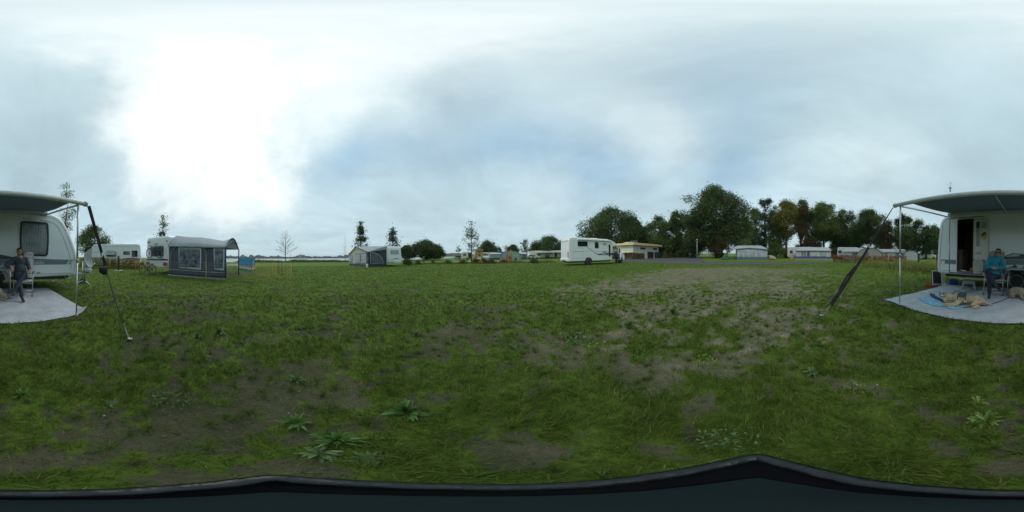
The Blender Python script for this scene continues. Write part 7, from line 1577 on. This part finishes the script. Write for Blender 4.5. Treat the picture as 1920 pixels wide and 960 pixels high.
# cars
def car(label, px, r, off, m, L_=4.3, van=False, grp=None):
    p = AT(px, r); t_ = thing('parked_car' if not van else 'parked_van', label, 'car' if not van else 'van', p, FACE(p, off), grp)
    if van: P = [(-L_ / 2, .3), (-L_ / 2, 1.9), (-L_ / 2 + .2, 2.1), (L_ / 2 - 1.7, 2.1), (L_ / 2 - 1.0, 1.25), (L_ / 2 - .2, 1.0), (L_ / 2, .8), (L_ / 2, .3)]
    else: P = [(-L_ / 2, .3), (-L_ / 2 - .02, .8), (-L_ / 2 + .25, .98), (-L_ / 2 + .9, 1.42), (L_ / 2 - 1.9, 1.46), (L_ / 2 - 1.15, 1.02), (L_ / 2 - .25, .85), (L_ / 2, .6), (L_ / 2 - .02, .3)]
    b = MB(); shell(b, ccw(P), 1.75, .12); b.build('body', m, t_)
    if van: W = [[(L_ / 2 - 2.6, 1.35), (L_ / 2 - 1.15, 1.35), (L_ / 2 - 1.72, 1.95), (L_ / 2 - 2.6, 1.95)], [(-L_ / 2 + .4, 1.35), (-.4, 1.35), (-.4, 1.9), (-L_ / 2 + .4, 1.9)]]
    else: W = [[(-L_ / 2 + .75, 1.0), (-.05, 1.0), (-.05, 1.36), (-L_ / 2 + 1.0, 1.34)], [(.05, 1.0), (L_ / 2 - 1.35, 1.0), (L_ / 2 - 1.85, 1.36), (.05, 1.36)]]
    for w_ in W: b = MB(); b.slab(w_, -.012, .0); b.build('window', GLASSD, t_)
    b = MB(); q = 1.72
    fw = [(L_ / 2 - (1.68 if van else 1.86), 2.0 if van else 1.42), (L_ / 2 - (1.04 if van else 1.20), 1.32 if van else 1.07)]
    quadpanel(b, [(fw[0][0] + .02, .15, fw[0][1]), (fw[1][0] + .02, .12, fw[1][1]), (fw[1][0] + .02, 1.63, fw[1][1]), (fw[0][0] + .02, 1.6, fw[0][1])], (.5, 0, .5), .03); b.build('windscreen', GLASSD, t_)
    for x in (-L_ / 2 + .8, L_ / 2 - .85): wheel(t_, x, .07, .32, .32, .18)
    for y in (.2, 1.5): b = MB(); b.ell((L_ / 2 - .06, y, .72), (.08, .14, .08)); b.build('headlight', mat('clear_lens', (.5, .52, .52), .1), t_)
    return t_
car('grey car parked in the gap of the bushes left of the lamp post', 1297, 52, 12, mat('grey_car_paint', (.20, .22, .22), .3, .3), 4.3)
car('silver white car parked far right among the tents', 1726, 42, 18, mat('white_car_paint', (.5, .53, .54), .3, .1), 4.3)
car('white van parked behind the silver white car far right', 1741, 47, 10, mat('white_car_paint', (.5, .53, .54), .3, .1), 4.8, True)
car('light coloured camper van with dark windscreen beside the slim airy tree', 898, 42, -60, mat('pale_blue_van_paint', (.40, .48, .47), .35), 4.8, True)
car('small pale car left of the caravan with the roof awning', 1000, 52, 8, mat('white_car_paint', (.5, .53, .54), .3, .1), 4.2)

WGR = mat('muted_white', (.46, .48, .47), .5, var=.1, scale=1.5)  # duller, greyer white for the caravans among the right-hand tents
# ------------------------------------------------------------------ tents on the right
def awning_front(label, px, r, off, w_, d_, hf, hb, skirt, wall, roof, wins, peak=.0, rx=(.0, .0), name='awning_tent', open_left=0.0, ov=.22):
    p = AT(px, r); t_ = thing(name, label, 'tent', p, FACE(p, off)); h = w_ / 2
    x0 = -h + open_left
    m_ = MB(); m_.add([(x0, 0, .0), (h, 0, .0), (h, 0, hf), (0, 0, hf + peak), (x0, 0, hf + peak * (x0 + h) / h if x0 < 0 else hf)], [tuple(range(5))]); m_.build('front_wall', wall, t_)
    m_ = MB(); panel(m_, (h, 0), (h, d_), .0, hf, hb - .1); 
    panel(m_, (-h, 0), (-h, d_), .0, hf, hb - .1) if not open_left else None; m_.build('side_wall', wall, t_)
    m_ = MB(); panel(m_, (x0, -.04), (h, -.04), .0, .55); m_.build('skirt', skirt, t_)
    m_ = MB(); rl, rr_ = rx
    quadpanel(m_, [(-h - ov, -ov, hf - .05), (0, -ov, hf + peak - .02), ((rl - rr_) / 2, d_, hb + .02), (-h + rl, d_, hb)], (0, 0, 1), .02); quadpanel(m_, [(0, -ov, hf + peak - .02), (h + ov, -ov, hf - .05), (h - rr_, d_, hb), ((rl - rr_) / 2, d_, hb + .02)], (0, 0, 1), .02)
    quadpanel(m_, [(-h - ov, -ov, hf - .06), (-h + rl, d_, hb - .01), (-h, d_, hb - .5), (-h - ov * .6, 0, hf - .2)], (-1, 0, 0), .01); quadpanel(m_, [(h + ov, -ov, hf - .06), (h - rr_, d_, hb - .01), (h, d_, hb - .5), (h + ov * .6, 0, hf - .2)], (1, 0, 0), .01); m_.build('roof', roof, t_)
    m_ = MB(); m_.bar((-h - ov, -ov - .01, hf - .10), (0, -ov - .01, hf + peak - .07), .02, .12); m_.bar((0, -ov - .01, hf + peak - .07), (h + ov, -ov - .01, hf - .10), .02, .12); m_.build('valance', skirt, t_)
    for a, b_, z0, z1, mm in wins:
        f_ = MB(); f_.slab([(a, z0), (b_, z0), (b_, z1), (a, z1)], -.03, -.012); fo = f_.build('window', mat('white_edging', (.45, .48, .50), .8), t_); g_ = MB(); g_.grid(lambda u, v, a=a, b_=b_, z0=z0, z1=z1: (a + .08 + u * (b_ - a - .16), -.05 - .012 * math.sin(u * 8 + v * 3), z0 + .07 + v * (z1 - z0 - .14)), 10, 6, thick=(0, .01, 0)); g_.build('foil_pane', mm, fo)
    for x in (-h - .02, h + .02) + ((0,) if peak else ()): m_ = MB(); m_.tube([(x, -.06, 0), (x, -.06, hf + (peak if x == 0 else 0) - .1)], .035, 6); m_.build('tent_pole', ALUP, t_)
    return t_
TEAL = mat('teal_grey_skirt', (.07, .12, .15), .85, var=.15); PURP = mat('purple_blue_cloth', (.07, .065, .16), .85, var=.15)
CURT = mat('pale_curtain_behind_foil', (.38, .38, .33), .5, var=.25, scale=5, bump=.3, bscale=12); GRYW = mat('grey_foil', (.27, .31, .32), .35, var=.3, scale=4, bump=.3)
awning_front('cream awning tent with grey blue skirt standing alone beyond the road', 1405, 30.3, 0, 6.6, 2.6, 2.0, 2.75, TEAL, GREYF, GREYF, [(-2.05, -1.15, .55, 1.9, GRYW), (-1.05, -.15, .55, 1.95, GRYW), (.15, 1.15, .55, 1.95, GRYW), (1.3, 2.25, .55, 1.9, GRYW)], .25, (.9, .9), open_left=1.0)
p = AT(1405, 33); t_ = thing('caravan', 'caravan hidden behind the cream awning tent, only its rear edge showing', 'caravan', p, FACE(p)); caravan_body(t_, 5.6, 2.2, 2.62, WGR, wins=[(-2.0, -1.0, 1.3, 1.9)], wheels=(0,))
p = AT(1447, 31); t_ = thing('covered_trolley', 'low beige covered hump right of the cream awning tent', 'cover', p, FACE(p)); blob('cover', [('e', (0, 0, .35), (.62, .5, .42)), ('e', (-.2, 0, .5), (.4, .45, .35)), ('e', (.45, 0, .22), (.35, .4, .25))], .04, mat('beige_cover', (.30, .25, .17), .85, var=.1, bump=.3), t_); m_ = MB(); m_.bar((.55, -.1, .55), (.85, -.1, .15), .10, .06); m_.build('drawbar', WHITE, t_)
p = AT(1359, 30); t_ = thing('satellite_dish', 'small round white satellite dish on a green covered stand left of the cream awning tent', 'satellite dish', p, FACE(p)); m_ = MB(Matrix.Translation((0, -.1, 1.52)) @ Matrix.Rotation(R(78), 4, 'X')); m_.lathe([(.001, 0), (.2, .02), (.34, .06), (.345, .05), (.2, .01), (.001, -.01)], 24); m_.build('reflector', mat('white_dish', (.55, .56, .52), .5), t_); m_ = MB(); m_.tube([(0, 0, .0), (0, 0, 1.5)], .03, 6); m_.build('pole', ALU, t_)
blob('green_cover', [('c', (.25, .1, .15), (.25, .1, .85), .38, .28), ('e', (.3, .1, .2), (.6, .3, .25)), ('e', (-.15, 0, .2), (.5, .2, .2))], .04, mat('green_cover', (.015, .10, .06), .7, var=.2, bump=.4, bscale=6), t_)
m_ = MB(); m_.tube([(0, 0, 1.0), (-.6, -.3, 0)], .02, 5); m_.tube([(0, 0, 1.0), (.6, -.3, 0)], .02, 5); m_.build('tripod_leg', ALU, t_)
awning_front('white awning with purple blue stripes and skirt beyond the road', 1525, 35, -6, 7.4, 2.8, 1.85, 2.65, PURP, CURT, PALET, [(-.65, 1.2, .5, 1.75, CURT), (1.4, 2.9, .5, 1.72, GRYW), (-2.2, -1.5, .45, 1.75, mat('olive_foil', (.17, .16, .10), .5)), (-3.4, -2.9, .4, 1.7, GRYW)], .0, (.5, .9))
p = AT(1525, 34.9); t_ = thing('awning_stripe_panel', 'purple blue vertical panel in the middle of the white awning', 'tent panel', p, FACE(p, -6)); m_ = MB(); m_.slab([(-1.35, .05), (-.75, .05), (-.85, 1.85), (-1.3, 1.85)], -.02, .0); m_.slab([(-2.6, .05), (-2.35, .05), (-2.3, 1.85), (-2.45, 1.85)], -.02, .0); m_.build('panel', PURP, t_)
p = AT(1525, 34.3); t_ = thing('tent_mat', 'pale ground mat along the foot of the purple striped awning', 'mat', p, FACE(p, -6)); m_ = MB(); m_.box((0, 0, .03), (8.0, .9, .06)); m_.build('mat', PALET, t_)
p = AT(1500, 37.8); t_ = thing('caravan', 'white caravan end showing left of the purple striped awning', 'caravan', p, FACE(p, -6)); caravan_body(t_, 6.0, 2.2, 2.7, WGR, wins=[(-2.4, -1.7, 1.2, 1.9)], wheels=(0,))
p = AT(1485, 37); t_ = thing('tent_box', 'small pinkish box left of the purple striped awning', 'box', p, FACE(p)); m_ = MB(); m_.box((0, 0, .5), (1.0, .6, 1.0), .04); m_.build('box', mat('pink_beige_plastic', (.38, .27, .20), .7), t_)
awning_front('grey awning tent at the left end of the long row behind the red hedge', 1605, 35, -4, 5.4, 2.6, 1.75, 2.55, GREYF, GREYF, GREYF, [(-2.3, -1.5, .6, 1.6, GRYW), (-.9, 1.5, .5, 1.55, mat('dark_mesh_window', (.10, .12, .13), .6))], .0, (.2, .2))
p = AT(1590, 38); t_ = thing('caravan', 'white caravan with a dark rear window left in the long row', 'caravan', p, FACE(p, -4)); caravan_body(t_, 5.2, 2.2, 2.72, WGR, wins=[(-2.3, -1.5, 1.3, 2.0)], wheels=(0,))
# brown dome tent
def arch_tent(label, px, r, off, w_, d_, h, m, m2, name='dome_tent', stripes=0):
    p = AT(px, r); t_ = thing(name, label, 'tent', p, FACE(p, off)); m_ = MB()
    fn = lambda u, v: (-w_ / 2 * math.cos(math.pi * u) * (1 - .25 * v), d_ * v, h * (math.sin(math.pi * u) ** .75 if 0 < u < 1 else 0) * (1 - .35 * v)); m_.grid(fn, 20, 6, thick=.01); m_.build('shell', m, t_)
    m_ = MB(); m_.add([tuple(Vector(fn(k / 20, 0)) + Vector((0, .03, 0))) for k in range(21)], [tuple(range(21))]); m_.build('front_panel', m2, t_)
    for k in (0, 1): m_ = MB(); m_.tube([Vector(fn(i / 20, k * .5)) + Vector((0, -.01, .02)) for i in range(21)], .04, 5); m_.build('pole_sleeve', BLACKF, t_)
    if stripes: 
        m_ = MB(); m_.slab([(-w_ * .22, .05), (-w_ * .02, .05), (-w_ * .06, h * .75), (-w_ * .18, h * .7)], .0, .02); m_.build('mesh_window', mat('dark_mesh_window', (.10, .12, .13), .6), t_)
    return t_
arch_tent('brown arched tent in the middle of the long row, half behind the guy strap', 1631, 33.5, 0, 5.6, 3, 2.45, mat('brown_tent_cloth', (.15, .115, .07), .85, var=.1), mat('grey_brown_cloth', (.24, .23, .20), .85), stripes=1)
awning_front('long pale roofed awning right of the brown arched tent', 1668, 35.5, 0, 7.2, 2.4, 1.75, 2.35, GREYF, GREYF, GREYF, [(-3.2, -1.5, .5, 1.6, GRYW), (-1.1, -.3, .5, 1.55, mat('olive_foil', (.17, .16, .10), .5)), (.1, .8, .5, 1.55, GRYW), (1.2, 3.2, .3, 1.6, mat('dark_mesh_window', (.10, .12, .13), .6))], .0, (.1, .2))
awning_front('dark open sided shelter right of the long pale awning', 1698, 36, 0, 4.6, 2.4, 1.95, 2.2, BLACKF, mat('dark_shelter_cloth', (.03, .04, .05), .85), mat('dark_shelter_cloth', (.03, .04, .05), .85), [(-1.6, -.4, .4, 1.6, mat('dark_mesh_window', (.10, .12, .13), .6))], .0, (.1, .1))
arch_tent('small pale grey arched tent with dark piping near the weeds', 1709, 33, 0, 3.4, 2.0, 1.95, GREYF, PALET)
p = AT(1690, 34.5); t_ = thing('camping_table', 'small white table in front of the dark open shelter', 'table', p, FACE(p)); m_ = MB(); m_.box((0, 0, .85), (2.2, .6, .05)); m_.build('tabletop', ALUP, t_)
for sx in (-1, 1): m_ = MB(); m_.tube([(sx, 0, 0), (sx, 0, .85)], .02, 5); m_.build('leg', ALU, t_)
for px, r, lb in ((1672, 43, 'white caravan roof showing above the long pale awning'), (1752, 52, 'static caravan at the far right with posts under its roof edge'), (1573, 48, 'far white caravan above the left end of the red hedge')):
    p = AT(px, r); t_ = thing('caravan', lb, 'caravan', p, FACE(p)); caravan_body(t_, 6.0, 2.3, 2.7, WGR, wins=[(-2.2, -1.3, 1.2, 1.9), (-.6, .5, 1.2, 1.9), (1.2, 2.0, 1.2, 1.9)], wheels=(0,))
# ------------------------------------------------------------------ play area and the caravans behind it
p = AT(899, 30); t_ = thing('play_tower', 'yellow wooden play tower with a pointed roof and a climbing side', 'play tower', p, FACE(p, 8)); YW = mat('yellow_play_wood', (.50, .33, .13), .7, var=.12, scale=4)
for sx in (-.55, .55):
    for sy in (0, 1.1): m_ = MB(); m_.box((sx, sy, 1.25), (.12, .12, 2.5)); m_.build('post', WOOD, t_)
for sy, nm_ in ((-.07, 'front_panel'), (1.17, 'back_panel')): m_ = MB(); m_.slab([(-.62, .9), (.62, .9), (.70, 1.95), (-.70, 1.95)], sy, sy + .05); m_.build(nm_, YW, t_)
m_ = MB(); m_.slab([(-.2, 1.25), (.2, 1.25), (.2, 1.6), (-.2, 1.6)], -.085, -.072); m_.build('hatch', mat('brown_wood', (.18, .09, .04), .8), t_)
m_ = MB(); m_.lathe([(.95, 2.1), (.5, 2.45), (.05, 3.0)], 6, M=Matrix.Translation((0, .55, 0)), smooth=False); m_.build('roof', mat('mossy_roof', (.10, .12, .04), .9, var=.3), t_)
m_ = MB(); m_.box((0, .55, .95), (1.3, 1.3, .07)); m_.build('deck', WOOD, t_)
for k in range(5): m_ = MB(); m_.box((-1.0 + .08 * k, .2, .2 + .28 * k), (.10, .7, .06)); m_.build('step', WOOD, t_)
m_ = MB(); m_.bar((-1.15, -.15, .0), (-.62, -.15, 1.4), .06, .12); m_.bar((-1.15, .55, .0), (-.62, .55, 1.4), .06, .12); m_.build('stringer', mat('orange_brown_wood', (.40, .17, .06), .8), t_)
for px, h_, lb, mm in ((950, 3.0, 'tall weathered play pole, left of the two beside the orange panel', mat('pinkish_pole', (.30, .20, .17), .8)), (958, 2.25, 'shorter orange brown play pole, right of the two beside the orange panel', mat('orange_brown_wood', (.40, .17, .06), .8))):
    p = AT(px, 28.2); m_ = MB(); m_.tube([(0, 0, 0), (.03, 0, h_ * .6), (0, 0, h_)], [.10, .09, .06], 8); o_ = m_.build('play_pole', mm, loc=p); tag(o_, lb, 'play pole', 'play poles')
p = AT(953.5, 28.6); t_ = thing('play_wall', 'orange play panel with a round hole between the two poles', 'play wall', p, FACE(p)); m_ = MB(); m_.slab(ccw([(-.42, 0), (.42, 0), (.42, .75), (.2, 1.15), (-.05, 1.35), (-.42, 1.25)]), -.03, .03); m_.build('board', mat('orange_board', (.50, .22, .08), .6), t_); m_ = MB(); m_.ell((.18, -.035, .85), (.16, .01, .2)); m_.build('hole', mat('brown_wood', (.18, .09, .04), .8), t_)
p = AT(967, 28.8); t_ = thing('play_wall', 'pale green play panel right of the orange one', 'play wall', p, FACE(p)); m_ = MB(); m_.slab([(-.45, 0), (.50, 0), (.42, 1.55), (-.38, 1.55)], -.03, .03); m_.build('board', mat('pale_green_board', (.20, .33, .25), .6), t_); m_ = MB(); m_.slab([(-.15, .2), (.2, .2), (.2, .7), (-.15, .7)], -.04, -.031); m_.build('dark_opening', BLACK, t_); m_ = MB(); m_.slab([(-.25, .95), (.3, .95), (.3, 1.3), (-.25, 1.3)], -.04, -.031); m_.build('yellow_patch', mat('ochre_board', (.45, .38, .12), .6), t_)
p = AT(941, 34); t_ = thing('thin_post', 'thin dark pole standing left of the play panels', 'post', p); m_ = MB(); m_.tube([(0, 0, 0), (0, 0, 2.1)], .035, 6); m_.build('shaft', BLACK, t_)
for px, r, off, w_, zt, wins, m_b, lb, grp in (
    (876, 55, 6, 3.6, 2.6, [(-1.3, -.5, 1.4, 2.0)], CREAM, 'cream caravan with a dark open door left of the play tower', 0), (917, 56, 0, 5.6, 2.45, [(-1.3, -.4, 1.3, 1.85), (.3, 1.3, 1.2, 1.85)], CREAM, 'cream caravan with two dark side windows right of the play tower', 0),
    (1027, 56, 0, 12.6, 2.75, [(-3.6, -2.4, 1.1, 1.7)], CREAM, 'long cream static caravan under a white roof awning', 0), (936, 60, 0, 5.0, 2.3, [(-.8, .8, 1.0, 1.6)], WHITE, 'pale caravan between the two window caravan and the big arched tent', 0), (862, 70, 0, 4.6, 1.9, [(-1.5, .5, 1.0, 1.5)], mat('blue_grey_wall', (.22, .27, .32), .7), 'low blue grey hut near the water left of the cream caravan', 0)):
    p = AT(px, r); t_ = thing('caravan', lb, 'caravan', p, FACE(p, off)); caravan_body(t_, w_, 2.3, zt, m_b, wins=wins, wheels=(0,), nose=.15, tail=.1)
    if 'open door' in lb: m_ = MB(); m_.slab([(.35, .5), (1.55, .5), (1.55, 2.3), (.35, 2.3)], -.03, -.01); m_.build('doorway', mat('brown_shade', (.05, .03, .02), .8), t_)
    if 'static' in lb:
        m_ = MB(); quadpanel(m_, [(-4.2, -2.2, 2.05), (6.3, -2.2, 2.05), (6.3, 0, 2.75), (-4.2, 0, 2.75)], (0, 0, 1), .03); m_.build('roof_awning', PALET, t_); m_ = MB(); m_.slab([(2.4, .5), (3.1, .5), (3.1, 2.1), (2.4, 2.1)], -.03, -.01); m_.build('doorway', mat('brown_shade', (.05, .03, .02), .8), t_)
        for x in (-4.1, 2.0, 6.2): m_ = MB(); m_.tube([(x, -2.2, 0), (x, -2.2, 2.05)], .04, 6); m_.build('awning_leg', ALU, t_)
        m_ = MB(); m_.lathe([(.1, 2.7), (.12, 3.2), (.2, 3.25), (.02, 3.6)], 8, M=Matrix.Translation((.8, 1, 0))); m_.build('chimney', ALUP, t_)
for k, (px, lb) in enumerate(((1024, 'dark garden chair, left of two under the static caravan awning'), (1028.5, 'dark garden chair, right of two under the static caravan awning'))):
    p = AT(px, 53.5); t_ = thing('garden_chair', lb, 'garden chair', p, FACE(p), 'garden chairs at the static caravan'); m_ = MB(); m_.box((0, 0, .45), (.6, .55, .08)); m_.build('seat', BLACK, t_); m_ = MB(); m_.box((0, .28, .85), (.6, .08, .75)); m_.build('backrest', BLACK, t_); 
    for sx in (-.25, .25): m_ = MB(); m_.box((sx, 0, .22), (.06, .5, .44)); m_.build('leg', BLACK, t_)
arch_tent('big arched grey green tent behind the play panels', 957, 44, 0, 6.0, 3, 2.6, mat('grey_green_tent', (.34, .38, .36), .8), mat('teal_grey_tent', (.22, .29, .29), .8), 'arched_tent')
awning_front('blue grey tent with white peak behind the pale green play panel', 975, 50, 0, 4.2, 2.2, 1.6, 2.3, NAVY, mat('blue_grey_tent', (.12, .15, .21), .85), PALET, [(-1.2, .8, .5, 1.4, GRYW)], .1, (.3, .3))
awning_front('pale blue awning right of the cream two window caravan', 929, 52, 0, 3.4, 2.2, 1.75, 2.2, NAVY, mat('pale_blue_tent', (.32, .38, .42), .8), PALET, [(-1.1, .9, .5, 1.5, GRYW)], .0, (.1, .1))
# litter
MBl = MB()
for k in range(14): x, y = G(1110 + random.uniform(-28, 25), 647 + random.uniform(-5, 5)).xy; MBl.box((x, y, .012), (random.uniform(.006, .016), random.uniform(.005, .010), .004), M=Matrix.Rotation(0, 4, 'Z'))
o_ = MBl.build('paper_scraps', mat('white_scraps', (.55, .56, .55), .8), kind='stuff'); tag(o_, 'scattered white scraps beside the silvery weed', 'litter')

# ------------------------------------------------------------------ humid air over the whole place
hm = bpy.data.materials.new('haze_air'); hm.use_nodes = True; t = hm.node_tree; t.nodes.clear(); oo = t.nodes.new('ShaderNodeOutputMaterial'); pv = t.nodes.new('ShaderNodeVolumePrincipled')
pv.inputs['Color'].default_value = (.80, .90, .97, 1); pv.inputs['Density'].default_value = .00013; pv.inputs['Anisotropy'].default_value = .2; t.links.new(pv.outputs[0], oo.inputs['Volume'])
MB().box((0, 0, 31), (9400, 9400, 70)).build('haze', hm, kind='stuff'); bpy.data.objects['haze']['label'] = 'thin humid air lying over the campsite and the lake'; bpy.data.objects['haze']['category'] = 'haze'
